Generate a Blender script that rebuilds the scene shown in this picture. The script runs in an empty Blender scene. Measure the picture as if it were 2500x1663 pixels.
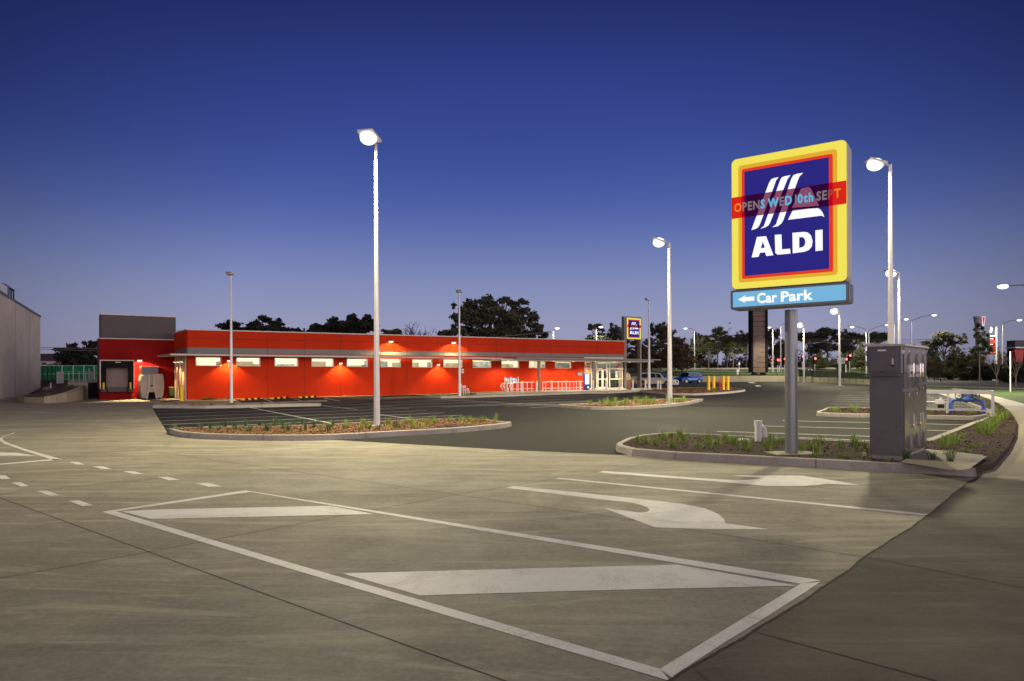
import bpy, math, random
from mathutils import Vector, Matrix
import numpy as np
rnd = random.Random(7)
S = bpy.context.scene
COL = S.collection
R = math.radians
# ------------------------------------------------------------------ camera, world, exposure
CAM_H, FPX, CX, CY, ROLL = 1.75, 1667.0, 1250.0, 908.0, R(0.2)
cam_d = bpy.data.cameras.new("camera"); cam = bpy.data.objects.new("camera", cam_d); COL.objects.link(cam)
cam.location = (0, 0, CAM_H)
cam.rotation_mode = 'XYZ'
cam.matrix_world = Matrix.Translation((0, 0, CAM_H)) @ Matrix.Rotation(R(90), 4, 'X') @ Matrix.Rotation(-ROLL, 4, 'Z')
cam_d.sensor_width = 36; cam_d.lens = 36 * FPX / 2500.0
cam_d.shift_y = (CY - 831.5) / 2500.0
cam_d.clip_start = 0.1; cam_d.clip_end = 3000
S.camera = cam

def lin(c):
    return tuple(((x / 255.0) / 12.92 if x <= 10 else ((x / 255.0 + 0.055) / 1.055) ** 2.4) for x in c)

SKY_STRENGTH = 1.0
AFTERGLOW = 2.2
world = bpy.data.worlds.new("World"); S.world = world; world.use_nodes = True
wn = world.node_tree.nodes; wl = world.node_tree.links
bg = wn["Background"]; bg.inputs[1].default_value = SKY_STRENGTH
tc = wn.new("ShaderNodeTexCoord"); sep = wn.new("ShaderNodeSeparateXYZ")
wl.new(tc.outputs["Generated"], sep.inputs[0])
ramp = wn.new("ShaderNodeValToRGB"); ramp.color_ramp.interpolation = 'B_SPLINE'
els = ramp.color_ramp.elements
SKY = [(0.0, (150, 147, 172)), (0.04, (154, 154, 182)), (0.085, (146, 152, 186)), (0.15, (118, 132, 182)), (0.22, (80, 100, 168)),
       (0.30, (58, 76, 150)), (0.40, (46, 62, 134)), (0.48, (37, 50, 110)), (0.7, (30, 40, 90))]
while len(els) < len(SKY): els.new(0.5)
for e, (p, c) in zip(els, SKY):
    e.position = p; e.color = (*lin(c), 1)
wl.new(sep.outputs[2], ramp.inputs[0])
# slightly darker away from the afterglow in front of the camera
azr = wn.new("ShaderNodeMapRange"); azr.inputs[1].default_value = 0.70; azr.inputs[2].default_value = 0.92
azr.inputs[3].default_value = 0.36; azr.inputs[4].default_value = 1.0
wl.new(sep.outputs[1], azr.inputs[0])
mul = wn.new("ShaderNodeMix"); mul.data_type = 'RGBA'; mul.blend_type = 'MULTIPLY'; mul.inputs[0].default_value = 1
wl.new(ramp.outputs[0], mul.inputs[6]); wl.new(azr.outputs[0], mul.inputs[7])
# afterglow of the set sun, low behind the camera, widened rightwards as added fill
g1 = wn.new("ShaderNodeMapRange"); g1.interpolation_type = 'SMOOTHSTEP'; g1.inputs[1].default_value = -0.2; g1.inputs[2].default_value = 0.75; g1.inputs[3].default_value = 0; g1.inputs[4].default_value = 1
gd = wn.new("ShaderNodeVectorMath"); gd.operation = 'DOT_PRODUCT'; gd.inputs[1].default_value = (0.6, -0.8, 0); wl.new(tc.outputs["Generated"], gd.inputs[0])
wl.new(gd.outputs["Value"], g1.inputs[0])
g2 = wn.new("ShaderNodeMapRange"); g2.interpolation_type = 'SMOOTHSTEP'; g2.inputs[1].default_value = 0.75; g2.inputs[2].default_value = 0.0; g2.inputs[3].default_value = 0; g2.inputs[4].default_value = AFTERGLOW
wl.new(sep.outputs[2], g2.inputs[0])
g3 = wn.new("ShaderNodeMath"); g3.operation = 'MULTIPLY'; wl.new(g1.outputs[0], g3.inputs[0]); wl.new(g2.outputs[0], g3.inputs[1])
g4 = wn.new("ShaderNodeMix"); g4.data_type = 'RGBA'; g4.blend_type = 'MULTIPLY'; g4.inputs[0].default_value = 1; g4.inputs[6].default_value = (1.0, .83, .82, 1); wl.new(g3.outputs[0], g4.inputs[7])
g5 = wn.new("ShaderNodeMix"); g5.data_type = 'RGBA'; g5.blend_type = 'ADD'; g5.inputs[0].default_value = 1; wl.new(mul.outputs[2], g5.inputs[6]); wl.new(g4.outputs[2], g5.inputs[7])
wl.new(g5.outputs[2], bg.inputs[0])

S.view_settings.view_transform = 'Standard'; S.view_settings.look = 'None'
S.view_settings.exposure = 0.0; S.view_settings.gamma = 1.0; S.view_settings.use_curve_mapping = False
S.render.engine = 'CYCLES'
cy = S.cycles
cy.use_denoising = True
try:
    cy.denoiser = 'OPENIMAGEDENOISE'; cy.denoising_input_passes = 'RGB_ALBEDO_NORMAL'
except Exception: pass
cy.max_bounces = 6; cy.diffuse_bounces = 3; cy.glossy_bounces = 3; cy.transmission_bounces = 4; cy.transparent_max_bounces = 8
cy.sample_clamp_indirect = 4.0; cy.sample_clamp_direct = 30.0
cy.caustics_reflective = False; cy.caustics_refractive = False
cy.use_light_tree = True

# ------------------------------------------------------------------ pixel -> place
def ray(px, py):
    u = (px - CX) / FPX; v = -(py - CY) / FPX
    c, s = math.cos(ROLL), math.sin(ROLL)
    return (u * c + v * s, 1.0, -u * s + v * c)

def T(x, y):                       # lie of the land: flat site, rising to the highway verge
    t = min(1.0, max(0.0, (y - 116) / 40.0))
    return 2.35 * t * t * (3 - 2 * t)

def G(px, py, z=0.0):              # point of the level z (or of the terrain) seen at that pixel
    d = ray(px, py)
    if d[2] < -1e-6:
        t = (z - CAM_H) / d[2]
        if t < 116: return Vector((d[0] * t, t, z))
    t = 116.0
    while t < 158:
        if CAM_H + d[2] * t <= T(0, t) + z: break
        t += 0.5
    return Vector((d[0] * t, t, T(0, t) + z))

def at(px, py, dist):              # point at depth dist seen at that pixel
    d = ray(px, py)
    return Vector((d[0] * dist, dist, CAM_H + d[2] * dist))

# ------------------------------------------------------------------ mesh helpers
class MB:
    def __init__(s): s.v = []; s.f = []; s.m = []; s.smooth = []
    def add(s, vs, fs, m=0, smooth=False):
        n = len(s.v); s.v += [tuple(v) for v in vs]
        for f in fs:
            s.f.append(tuple(i + n for i in f)); s.m.append(m); s.smooth.append(smooth)
        return s
    def hexa(s, p, m=0):           # 8 points: bottom ring then top ring, counter-clockwise seen from above
        return s.add(p, [(3, 2, 1, 0), (4, 5, 6, 7), (0, 1, 5, 4), (1, 2, 6, 5), (2, 3, 7, 6), (3, 0, 4, 7)], m)
    def box(s, c, d, rz=0.0, m=0):
        ca, sa = math.cos(rz), math.sin(rz); p = []
        for z in (-1, 1):
            for x, y in ((-1, -1), (1, -1), (1, 1), (-1, 1)):
                X, Y = x * d[0] / 2, y * d[1] / 2
                p.append((c[0] + X * ca - Y * sa, c[1] + X * sa + Y * ca, c[2] + z * d[2] / 2))
        return s.hexa(p, m)
    def tube(s, a, b, r0, r1=None, n=10, m=0, caps=True, smooth=True):
        a, b = Vector(a), Vector(b); r1 = r0 if r1 is None else r1
        w = (b - a).normalized(); t = Vector((0, 0, 1)) if abs(w.z) < 0.9 else Vector((1, 0, 0))
        u = w.cross(t).normalized(); v = w.cross(u)
        vs = []
        for c, r in ((a, r0), (b, r1)):
            for i in range(n):
                q = 2 * math.pi * i / n
                vs.append(c + u * (r * math.cos(q)) + v * (r * math.sin(q)))
        s.add(vs, [(i, (i + 1) % n, n + (i + 1) % n, n + i) for i in range(n)], m, smooth)
        if caps:
            s.add(vs[:n], [tuple(range(n))[::-1]], m); s.add(vs[n:], [tuple(range(n))], m)
        return s
    def path(s, pts, r, n=8, m=0):
        for a, b in zip(pts[:-1], pts[1:]): s.tube(a, b, r, r, n, m)
        for p in pts[1:-1]: s.ball(p, r, 6, 4, m)
        return s
    def ball(s, c, r, n=12, k=8, m=0, sc=(1, 1, 1)):
        vs = []; fs = []
        for j in range(k + 1):
            th = math.pi * j / k
            for i in range(n):
                ph = 2 * math.pi * i / n
                vs.append((c[0] + r * sc[0] * math.sin(th) * math.cos(ph), c[1] + r * sc[1] * math.sin(th) * math.sin(ph), c[2] + r * sc[2] * math.cos(th)))
        for j in range(k):
            for i in range(n):
                fs.append((j * n + i, (j + 1) * n + i, (j + 1) * n + (i + 1) % n, j * n + (i + 1) % n))
        return s.add(vs, fs, m, True)
    def poly(s, pts, m=0):
        return s.add(pts, [tuple(range(len(pts)))], m)
    def prism(s, pts, z0, z1, m=0):    # pts: xy list counter-clockwise
        n = len(pts)
        vs = [(p[0], p[1], z0) for p in pts] + [(p[0], p[1], z1) for p in pts]
        fs = [tuple(range(n))[::-1], tuple(range(n, 2 * n))] + [(i, (i + 1) % n, n + (i + 1) % n, n + i) for i in range(n)]
        return s.add(vs, fs, m)
    def build(s, name, mats, parent=None, origin=None, bevel=0, label=None, cat=None, group=None, kind=None):
        if not isinstance(mats, (list, tuple)): mats = [mats]
        if origin is None:
            if parent is not None: origin = parent.get("_o", None); origin = Vector(origin) if origin is not None else Vector((0, 0, 0))
            elif cat or kind:
                xs = [v[0] for v in s.v]; ys = [v[1] for v in s.v]; zs = [v[2] for v in s.v]
                origin = Vector(((min(xs) + max(xs)) / 2, (min(ys) + max(ys)) / 2, min(zs)))
            else: origin = Vector((0, 0, 0))
        origin = Vector(origin)
        me = bpy.data.meshes.new(name)
        me.from_pydata([(v[0] - origin.x, v[1] - origin.y, v[2] - origin.z) for v in s.v], [], s.f)
        for m in mats: me.materials.append(m)
        me.polygons.foreach_set("material_index", s.m); me.polygons.foreach_set("use_smooth", s.smooth)
        me.update()
        o = bpy.data.objects.new(name, me); COL.objects.link(o)
        if bevel:
            b = o.modifiers.new("bevel", 'BEVEL'); b.width = bevel; b.segments = 2; b.limit_method = 'ANGLE'; b.angle_limit = R(40)
        if parent is not None: o.parent = parent; o["_o"] = tuple(origin)
        else: o.location = origin; o["_o"] = tuple(origin)
        tag(o, label, cat, group, kind)
        return o

def tag(o, label=None, cat=None, group=None, kind=None):
    if label: o["label"] = label
    if cat: o["category"] = cat
    if group: o["group"] = group
    if kind: o["kind"] = kind
    return o

def thing(name, loc, label, cat, group=None, kind=None):
    o = bpy.data.objects.new(name, None); COL.objects.link(o); o.location = loc
    o.empty_display_size = 0.3
    o["_o"] = tuple(loc)
    return tag(o, label, cat, group, kind)

def structure(mb, name, m, label=None, **k):
    return mb.build(name, m, kind="structure", label=label, **k)

def dup(root, loc=None, rz=None, sc=None, label=None, group=None):
    r = root.copy(); COL.objects.link(r)
    if loc is not None: r.location = loc
    if rz is not None: r.rotation_euler = (0, 0, rz)
    if sc is not None: r.scale = sc if isinstance(sc, (tuple, list)) else (sc, sc, sc)
    if label: r["label"] = label
    if group: r["group"] = group
    for ch in root.children:
        c = ch.copy(); COL.objects.link(c); c.parent = r
        for g in ch.children:
            d = g.copy(); COL.objects.link(d); d.parent = c
    return r

class Frame:                       # local frame along a wall: s along, o outwards, z up
    def __init__(s, origin, u):
        s.p = Vector((origin[0], origin[1])); s.u = Vector((u[0], u[1])).normalized(); s.n = Vector((s.u.y, -s.u.x))
    def P(s, a, o, z):
        q = s.p + s.u * a + s.n * o; return Vector((q.x, q.y, z))
    def s_of(s, px, o=0.0, py=900):
        d = ray(px, py); k = d[0]; q = s.p + s.n * o
        return (k * q.y - q.x) / (s.u.x - k * s.u.y)
    def z_of(s, px, py, o=0.0):
        a = s.s_of(px, o, py); q = s.P(a, o, 0); return CAM_H + ray(px, py)[2] * q.y
    def box(s, mb, s0, s1, o0, o1, z0, z1, m=0):
        f = lambda z, a: z(a) if callable(z) else z
        p = [s.P(s0, o1, f(z0, s0)), s.P(s1, o1, f(z0, s1)), s.P(s1, o0, f(z0, s1)), s.P(s0, o0, f(z0, s0)),
             s.P(s0, o1, f(z1, s0)), s.P(s1, o1, f(z1, s1)), s.P(s1, o0, f(z1, s1)), s.P(s0, o0, f(z1, s0))]
        return mb.hexa(p, m)
    @property
    def rz(s): return math.atan2(s.u.y, s.u.x)

# ------------------------------------------------------------------ materials
def nodes(name):
    m = bpy.data.materials.new(name); m.use_nodes = True
    return m, m.node_tree.nodes, m.node_tree.links, m.node_tree.nodes["Principled BSDF"]

def mat(name, col, rough=0.6, metal=0.0, var=0.12, scale=3.0, bump=0.0, bscale=40.0, emit=None, estr=0.0, spec=None, coat=0.0, rvar=0.0):
    m, n, l, b = nodes(name)
    b.inputs["Roughness"].default_value = rough; b.inputs["Metallic"].default_value = metal
    if spec is not None: b.inputs["Specular IOR Level"].default_value = spec
    if coat: b.inputs["Coat Weight"].default_value = coat; b.inputs["Coat Roughness"].default_value = 0.05
    tcn = n.new("ShaderNodeTexCoord")
    if var:
        no = n.new("ShaderNodeTexNoise"); no.inputs["Scale"].default_value = scale; no.inputs["Detail"].default_value = 5
        no.inputs["Roughness"].default_value = 0.65
        l.new(tcn.outputs["Object"], no.inputs["Vector"])
        mx = n.new("ShaderNodeMix"); mx.data_type = 'RGBA'
        mx.inputs[6].default_value = (*[c * (1 - var) for c in col], 1); mx.inputs[7].default_value = (*[min(1, c * (1 + var)) for c in col], 1)
        mr = n.new("ShaderNodeMapRange"); mr.inputs[1].default_value = 0.35; mr.inputs[2].default_value = 0.65
        l.new(no.outputs["Fac"], mr.inputs[0]); l.new(mr.outputs[0], mx.inputs[0])
        l.new(mx.outputs[2], b.inputs["Base Color"])
        if rvar:
            m2 = n.new("ShaderNodeMapRange"); m2.inputs[1].default_value = 0.3; m2.inputs[2].default_value = 0.7
            m2.inputs[3].default_value = max(0.03, rough - rvar); m2.inputs[4].default_value = min(1, rough + rvar)
            l.new(no.outputs["Fac"], m2.inputs[0]); l.new(m2.outputs[0], b.inputs["Roughness"])
    else: b.inputs["Base Color"].default_value = (*col, 1)
    if bump:
        nb = n.new("ShaderNodeTexNoise"); nb.inputs["Scale"].default_value = bscale; nb.inputs["Detail"].default_value = 4
        l.new(tcn.outputs["Object"], nb.inputs["Vector"])
        bp = n.new("ShaderNodeBump"); bp.inputs["Strength"].default_value = bump; bp.inputs["Distance"].default_value = 0.02
        l.new(nb.outputs["Fac"], bp.inputs["Height"]); l.new(bp.outputs[0], b.inputs["Normal"])
    if emit:
        b.inputs["Emission Color"].default_value = (*emit, 1); b.inputs["Emission Strength"].default_value = estr
    return m

def glow(name, rgb, strength=1.0):     # things that give off light
    m = bpy.data.materials.new(name); m.use_nodes = True; n = m.node_tree.nodes; l = m.node_tree.links
    n.remove(n["Principled BSDF"]); e = n.new("ShaderNodeEmission")
    e.inputs[0].default_value = (*lin(rgb), 1); e.inputs[1].default_value = strength
    l.new(e.outputs[0], n["Material Output"].inputs[0]); return m

def concrete(name, c1, c2, c3, streak=0.0, rot=0.0, rough=0.75, sweep=False, big=0.12):
    """floated concrete: broad patches, long trowel streaks, tyre sweeps, fine grain"""
    m, n, l, b = nodes(name); tcn = n.new("ShaderNodeTexCoord")
    def noise(scale, det, vec, r=0.6, dist=0.0):
        q = n.new("ShaderNodeTexNoise"); q.inputs["Scale"].default_value = scale; q.inputs["Detail"].default_value = det
        q.inputs["Roughness"].default_value = r; q.inputs["Distortion"].default_value = dist; l.new(vec, q.inputs["Vector"]); return q.outputs["Fac"]
    def rng(x, a, b2, c=0.0, d=1.0):
        q = n.new("ShaderNodeMapRange"); q.inputs[1].default_value = a; q.inputs[2].default_value = b2; q.inputs[3].default_value = c; q.inputs[4].default_value = d
        l.new(x, q.inputs[0]); return q.outputs[0]
    def mixc(f, a, b2, mode='MIX'):
        q = n.new("ShaderNodeMix"); q.data_type = 'RGBA'; q.blend_type = mode
        for s_, v in ((0, f), (6, a), (7, b2)):
            if isinstance(v, (int, float)): q.inputs[s_].default_value = v
            elif isinstance(v, tuple): q.inputs[s_].default_value = (*v, 1)
            else: l.new(v, q.inputs[s_])
        return q.outputs[2]
    pos = tcn.outputs["Object"]
    mp = n.new("ShaderNodeMapping"); mp.inputs["Rotation"].default_value = (0, 0, rot); mp.inputs["Scale"].default_value = (0.30, 1.7, 1)
    l.new(pos, mp.inputs[0])
    mp2 = n.new("ShaderNodeMapping"); mp2.inputs["Rotation"].default_value = (0, 0, rot + 0.5); mp2.inputs["Scale"].default_value = (0.45, 2.6, 1)
    l.new(pos, mp2.inputs[0])
    col = mixc(rng(noise(big, 6, pos, 0.6, 0.6), 0.36, 0.64), c1, c2)
    col = mixc(rng(noise(0.55, 8, pos, 0.72, 1.6), 0.46, 0.66, 0, 0.85), col, c3)
    col = mixc(rng(noise(3.2, 8, pos, 0.75, 0.8), 0.40, 0.70, 0, 0.35), col, tuple(c * 0.72 for c in c3))
    col = mixc(rng(noise(1.7, 8, pos, 0.75, 2.5), 0.55, 0.72, 0, 0.4), col, tuple(min(1, c * 1.25) for c in c2))
    if streak:
        col = mixc(rng(noise(0.7, 9, mp.outputs[0], 0.72, 1.8), 0.47, 0.64, 0, streak), col, tuple(c * .85 for c in c3))
        col = mixc(rng(noise(2.2, 8, mp.outputs[0], 0.8, 2.6), 0.54, 0.70, 0, streak * .4), col, tuple(c * .7 for c in c3))
        col = mixc(rng(noise(0.6, 9, mp2.outputs[0], 0.72, 2.0), 0.50, 0.66, 0, streak * 0.95), col, tuple(min(1, c * 1.4) for c in c2))
    if sweep:
        for (cx, cy_, r0, w, f, a0) in ((5.5, 9.5, 5.2, 0.05, 0.35, 0), (7.6, 7.4, 2.3, 0.05, 0.4, 0), (6.2, 6.6, 1.6, 0.04, 0.4, 0), (-14, 33, 9, 0.12, 0.5, 0),
                                    (-17, 30, 5.5, 0.12, 0.5, 0), (-19, 34, 4, 0.15, 0.45, 0), (-10, 20, 16, 0.10, 0.4, 0), (3.5, 22, 13, 0.06, 0.4, 0), (-6, 30, 21, 0.1, 0.4, 0),
                                    (9.5, 3.0, 6.2, 0.05, 0.4, 0), (-20, 26, 6.5, 0.16, 0.45, 0)):
            vm = n.new("ShaderNodeVectorMath"); vm.operation = 'DISTANCE'
            wob = n.new("ShaderNodeVectorMath"); wob.operation = 'ADD'
            nz = n.new("ShaderNodeTexNoise"); nz.inputs["Scale"].default_value = 0.25; l.new(pos, nz.inputs["Vector"])
            l.new(pos, wob.inputs[0]); l.new(nz.outputs["Color"], wob.inputs[1])
            l.new(wob.outputs[0], vm.inputs[0]); vm.inputs[1].default_value = (cx + 0.5, cy_ + 0.5, 0.5)
            sb = n.new("ShaderNodeMath"); sb.operation = 'SUBTRACT'; l.new(vm.outputs["Value"], sb.inputs[0]); sb.inputs[1].default_value = r0
            ab = n.new("ShaderNodeMath"); ab.operation = 'ABSOLUTE'; l.new(sb.outputs[0], ab.inputs[0])
            line = rng(ab.outputs[0], w * 0.4, w * 2.2, f, 0.0)
            brk = rng(noise(0.5, 3, pos), 0.42, 0.6)
            mm = n.new("ShaderNodeMath"); mm.operation = 'MULTIPLY'; l.new(line, mm.inputs[0]); l.new(brk, mm.inputs[1])
            col = mixc(mm.outputs[0], col, tuple(min(1, c * 1.5) for c in c2) if r0 < 7 else c3)
    col = mixc(rng(noise(60, 4, pos, 0.85), 0.35, 0.65, 0, 0.4), col, tuple(c * 0.6 for c in c1))
    col = mixc(rng(noise(17, 6, pos, 0.85), 0.45, 0.7, 0, 0.3), col, tuple(min(1, c * 1.5) for c in c2))
    vo = n.new("ShaderNodeTexVoronoi"); vo.inputs["Scale"].default_value = 0.9; l.new(pos, vo.inputs["Vector"])   # odd dark spots of gum
    col = mixc(rng(vo.outputs["Distance"], 0.012, 0.022, 0.8, 0.0), col, tuple(c * 0.25 for c in c1))
    l.new(col, b.inputs["Base Color"])
    l.new(rng(noise(0.4, 5, pos), 0.3, 0.7, rough - 0.12, rough + 0.12), b.inputs["Roughness"])
    b.inputs["Specular IOR Level"].default_value = 0.35
    bp = n.new("ShaderNodeBump"); bp.inputs["Strength"].default_value = 0.25; bp.inputs["Distance"].default_value = 0.01
    l.new(noise(90, 4, pos, 0.7), bp.inputs["Height"]); l.new(bp.outputs[0], b.inputs["Normal"])
    return m

def paint_mat(name, col, under, wear=0.45):
    m, n, l, b = nodes(name); tcn = n.new("ShaderNodeTexCoord")
    a = n.new("ShaderNodeTexNoise"); a.inputs["Scale"].default_value = 45; a.inputs["Detail"].default_value = 5; a.inputs["Roughness"].default_value = 0.85
    c = n.new("ShaderNodeTexNoise"); c.inputs["Scale"].default_value = 1.6; c.inputs["Detail"].default_value = 8; c.inputs["Roughness"].default_value = 0.75; c.inputs["Distortion"].default_value = 1.5
    l.new(tcn.outputs["Object"], a.inputs["Vector"]); l.new(tcn.outputs["Object"], c.inputs["Vector"])
    ad = n.new("ShaderNodeMath"); ad.operation = 'ADD'; l.new(a.outputs["Fac"], ad.inputs[0]); l.new(c.outputs["Fac"], ad.inputs[1])
    mr = n.new("ShaderNodeMapRange"); mr.inputs[1].default_value = 0.98; mr.inputs[2].default_value = 1.22; mr.inputs[3].default_value = 0.0; mr.inputs[4].default_value = wear
    l.new(ad.outputs[0], mr.inputs[0])
    mx = n.new("ShaderNodeMix"); mx.data_type = 'RGBA'; mx.inputs[6].default_value = (*col, 1); mx.inputs[7].default_value = (*under, 1)
    l.new(mr.outputs[0], mx.inputs[0]); l.new(mx.outputs[2], b.inputs["Base Color"]); b.inputs["Roughness"].default_value = 0.6
    return m

def mulch_mat(name, c1, c2, c3, scale=28):
    m, n, l, b = nodes(name); tcn = n.new("ShaderNodeTexCoord")
    mp = n.new("ShaderNodeMapping"); mp.inputs["Scale"].default_value = (1, 1.8, 1); l.new(tcn.outputs["Object"], mp.inputs[0])
    v = n.new("ShaderNodeTexVoronoi"); v.inputs["Scale"].default_value = scale; l.new(mp.outputs[0], v.inputs["Vector"])
    sp = n.new("ShaderNodeSeparateColor"); l.new(v.outputs["Color"], sp.inputs[0])
    r_ = n.new("ShaderNodeValToRGB"); e = r_.color_ramp.elements; e.new(0.5)
    for q, p, c in zip(e, (0.0, 0.5, 1.0), (c1, c2, c3)): q.position = p; q.color = (*c, 1)
    l.new(sp.outputs[0], r_.inputs[0]); l.new(r_.outputs[0], b.inputs["Base Color"]); b.inputs["Roughness"].default_value = 0.95
    bp = n.new("ShaderNodeBump"); bp.inputs["Strength"].default_value = 1.0; bp.inputs["Distance"].default_value = 0.04
    l.new(v.outputs["Distance"], bp.inputs["Height"]); l.new(bp.outputs[0], b.inputs["Normal"]); return m

def leaf_mat(name, c1, c2):
    m, n, l, b = nodes(name)
    oi = n.new("ShaderNodeObjectInfo"); g = n.new("ShaderNodeNewGeometry"); tcn = n.new("ShaderNodeTexCoord")
    no = n.new("ShaderNodeTexNoise"); no.inputs["Scale"].default_value = 0.6; no.inputs["Detail"].default_value = 3; l.new(tcn.outputs["Object"], no.inputs["Vector"])
    ad = n.new("ShaderNodeMath"); ad.operation = 'MULTIPLY_ADD'; l.new(g.outputs["Random Per Island"], ad.inputs[0]); ad.inputs[1].default_value = 0.5; l.new(no.outputs["Fac"], ad.inputs[2])
    mr = n.new("ShaderNodeMapRange"); mr.inputs[1].default_value = 0.4; mr.inputs[2].default_value = 1.1; l.new(ad.outputs[0], mr.inputs[0])
    mx = n.new("ShaderNodeMix"); mx.data_type = 'RGBA'; mx.inputs[6].default_value = (*c1, 1); mx.inputs[7].default_value = (*c2, 1)
    l.new(mr.outputs[0], mx.inputs[0]); l.new(mx.outputs[2], b.inputs["Base Color"]); b.inputs["Roughness"].default_value = 0.7
    b.inputs["Specular IOR Level"].default_value = 0.2
    return m

M = {}
M['drive'] = concrete("driveway_concrete", (.265, .245, .195), (.40, .365, .28), (.20, .175, .14), streak=0.75, rot=R(-12), sweep=True)
M['brown'] = concrete("crossover_concrete", (.085, .070, .056), (.122, .101, .080), (.060, .049, .040), streak=0.8, rot=R(-35), rough=0.8)
M['path'] = concrete("footpath_concrete", (.36, .32, .25), (.41, .37, .29), (.30, .26, .20), streak=0.3)
M['kerb'] = concrete("kerb_concrete", (.36, .325, .30), (.44, .41, .37), (.29, .255, .235), streak=0.25, big=0.5)
M['asphalt'] = mat("asphalt", (.022, .021, .019), 0.8, var=0.35, scale=0.35, bump=0.5, bscale=220, rvar=0.08, spec=.25)
M['road'] = mat("road_asphalt", (.075, .068, .058), 0.8, var=0.2, scale=0.2)
M['paint'] = paint_mat("line_paint", (.74, .72, .72), (.34, .30, .25), 0.7)
M['bayline'] = paint_mat("bay_line_paint", (.62, .61, .58), (.3, .29, .26), 0.3)
M['joint'] = mat("joint", (.045, .038, .03), 0.9, var=0.3, scale=8)
M['mulch_red'] = mulch_mat("pine_mulch", (.07, .028, .013), (.17, .075, .034), (.30, .16, .08), 40)
M['mulch_dark'] = mulch_mat("dark_mulch", (.022, .011, .007), (.055, .028, .017), (.12, .07, .045), 40)
M['soil'] = mat("soil", (.08, .055, .035), 0.95, var=0.4, scale=4, bump=0.8, bscale=25)
M['grass_ground'] = mat("verge_grass", (.05, .085, .015), 0.95, var=0.45, scale=1.2, bump=1, bscale=30)
M['land'] = mat("far_land", (.05, .055, .03), 0.95, var=0.4, scale=0.08)
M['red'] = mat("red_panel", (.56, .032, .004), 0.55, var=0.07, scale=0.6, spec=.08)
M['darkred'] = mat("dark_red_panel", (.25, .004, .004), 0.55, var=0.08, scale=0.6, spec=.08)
M['band'] = mat("grey_band", (.17, .165, .15), 0.45, var=0.05)
M['groove'] = mat("panel_groove", (.09, .006, .006), 0.8, var=0)
M['trim'] = mat("pale_trim", (.62, .58, .52), 0.4, var=0.05)
M['louvre'] = mat("grey_louvre", (.10, .082, .085), 0.6, var=0.08, scale=1)
M['galv'] = mat("galvanised_steel", (.66, .65, .67), 0.4, metal=0.15, var=0.08, scale=1.5)
M['whitepole'] = mat("pale_pole", (.55, .55, .58), 0.35, metal=0.1, var=0.04)
M['column'] = mat("grey_column", (.19, .175, .15), 0.4, metal=0.2, var=0.08)
M['black'] = mat("black_rubber", (.010, .010, .012), 0.8, var=0.2, scale=6, spec=.12)
M['darkmetal'] = mat("dark_metal", (.03, .03, .035), 0.4, metal=0.3, var=0.1)
M['white'] = mat("white_paint", (.78, .78, .78), 0.4, var=0.04)
M['offwhite'] = mat("offwhite", (.55, .5, .42), 0.5, var=0.1)
M['yellow'] = mat("safety_yellow", (.85, .52, .01), 0.4, var=0.05)
M['yellowcap'] = mat("yellow_cap", (.8, .75, .05), 0.45, var=0.05)
M['redpaint'] = mat("red_paint", (.6, .02, .02), 0.4, var=0.1)
M['cabinet'] = mat("cabinet_grey", (.135, .128, .140), 0.32, metal=0.15, var=0.07, scale=2.5, rvar=0.08)
M['cabdoor'] = mat("cabinet_door_grey", (.15, .145, .125), 0.2, metal=0.45, var=0.08, scale=2.5, rvar=0.08)
M['chrome'] = mat("chrome", (.8, .78, .75), 0.15, metal=1, var=0)
M['signpole'] = mat("sign_pole_grey", (.26, .275, .30), 0.3, metal=0.35, var=0.05, scale=3)
M['signbox'] = mat("sign_case_metal", (.60, .56, .48), 0.35, metal=0.2, var=0.06)
M['signbox_dark'] = mat("sign_case_dark", (.16, .18, .20), 0.3, metal=0.5, var=0.05)
M['grass'] = leaf_mat("grass_blades", (.12, .20, .03), (.34, .44, .09))
M['grass_dark'] = leaf_mat("dark_grass_blades", (.04, .09, .03), (.12, .20, .07))
M['grass_dry'] = leaf_mat("dry_grass_blades", (.16, .10, .02), (.30, .24, .05))
M['leaf'] = leaf_mat("eucalypt_leaves", (.035, .038, .024), (.09, .09, .055))
M['leaf_dark'] = leaf_mat("conifer_leaves", (.012, .015, .010), (.03, .034, .022))
M['leaf_olive'] = leaf_mat("olive_leaves", (.04, .05, .015), (.11, .12, .04))
M['leaf_brown'] = leaf_mat("brown_leaves", (.055, .034, .022), (.12, .07, .045))
M['bark'] = mat("bark", (.06, .045, .035), 0.9, var=0.3, scale=2)
M['palebark'] = mat("pale_bark", (.22, .17, .11), 0.9, var=0.3, scale=2)
M['pvc'] = mat("white_pvc", (.80, .78, .78), 0.35, var=0.03)
M['bluepipe'] = mat("blue_pipe", (.03, .10, .42), 0.35, var=0.15, scale=6)
M['lamp'] = glow("lamp_lens", (255, 250, 232), 2.2)
M['warmlamp'] = glow("warm_lamp_lens", (255, 236, 190), 5)
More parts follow.
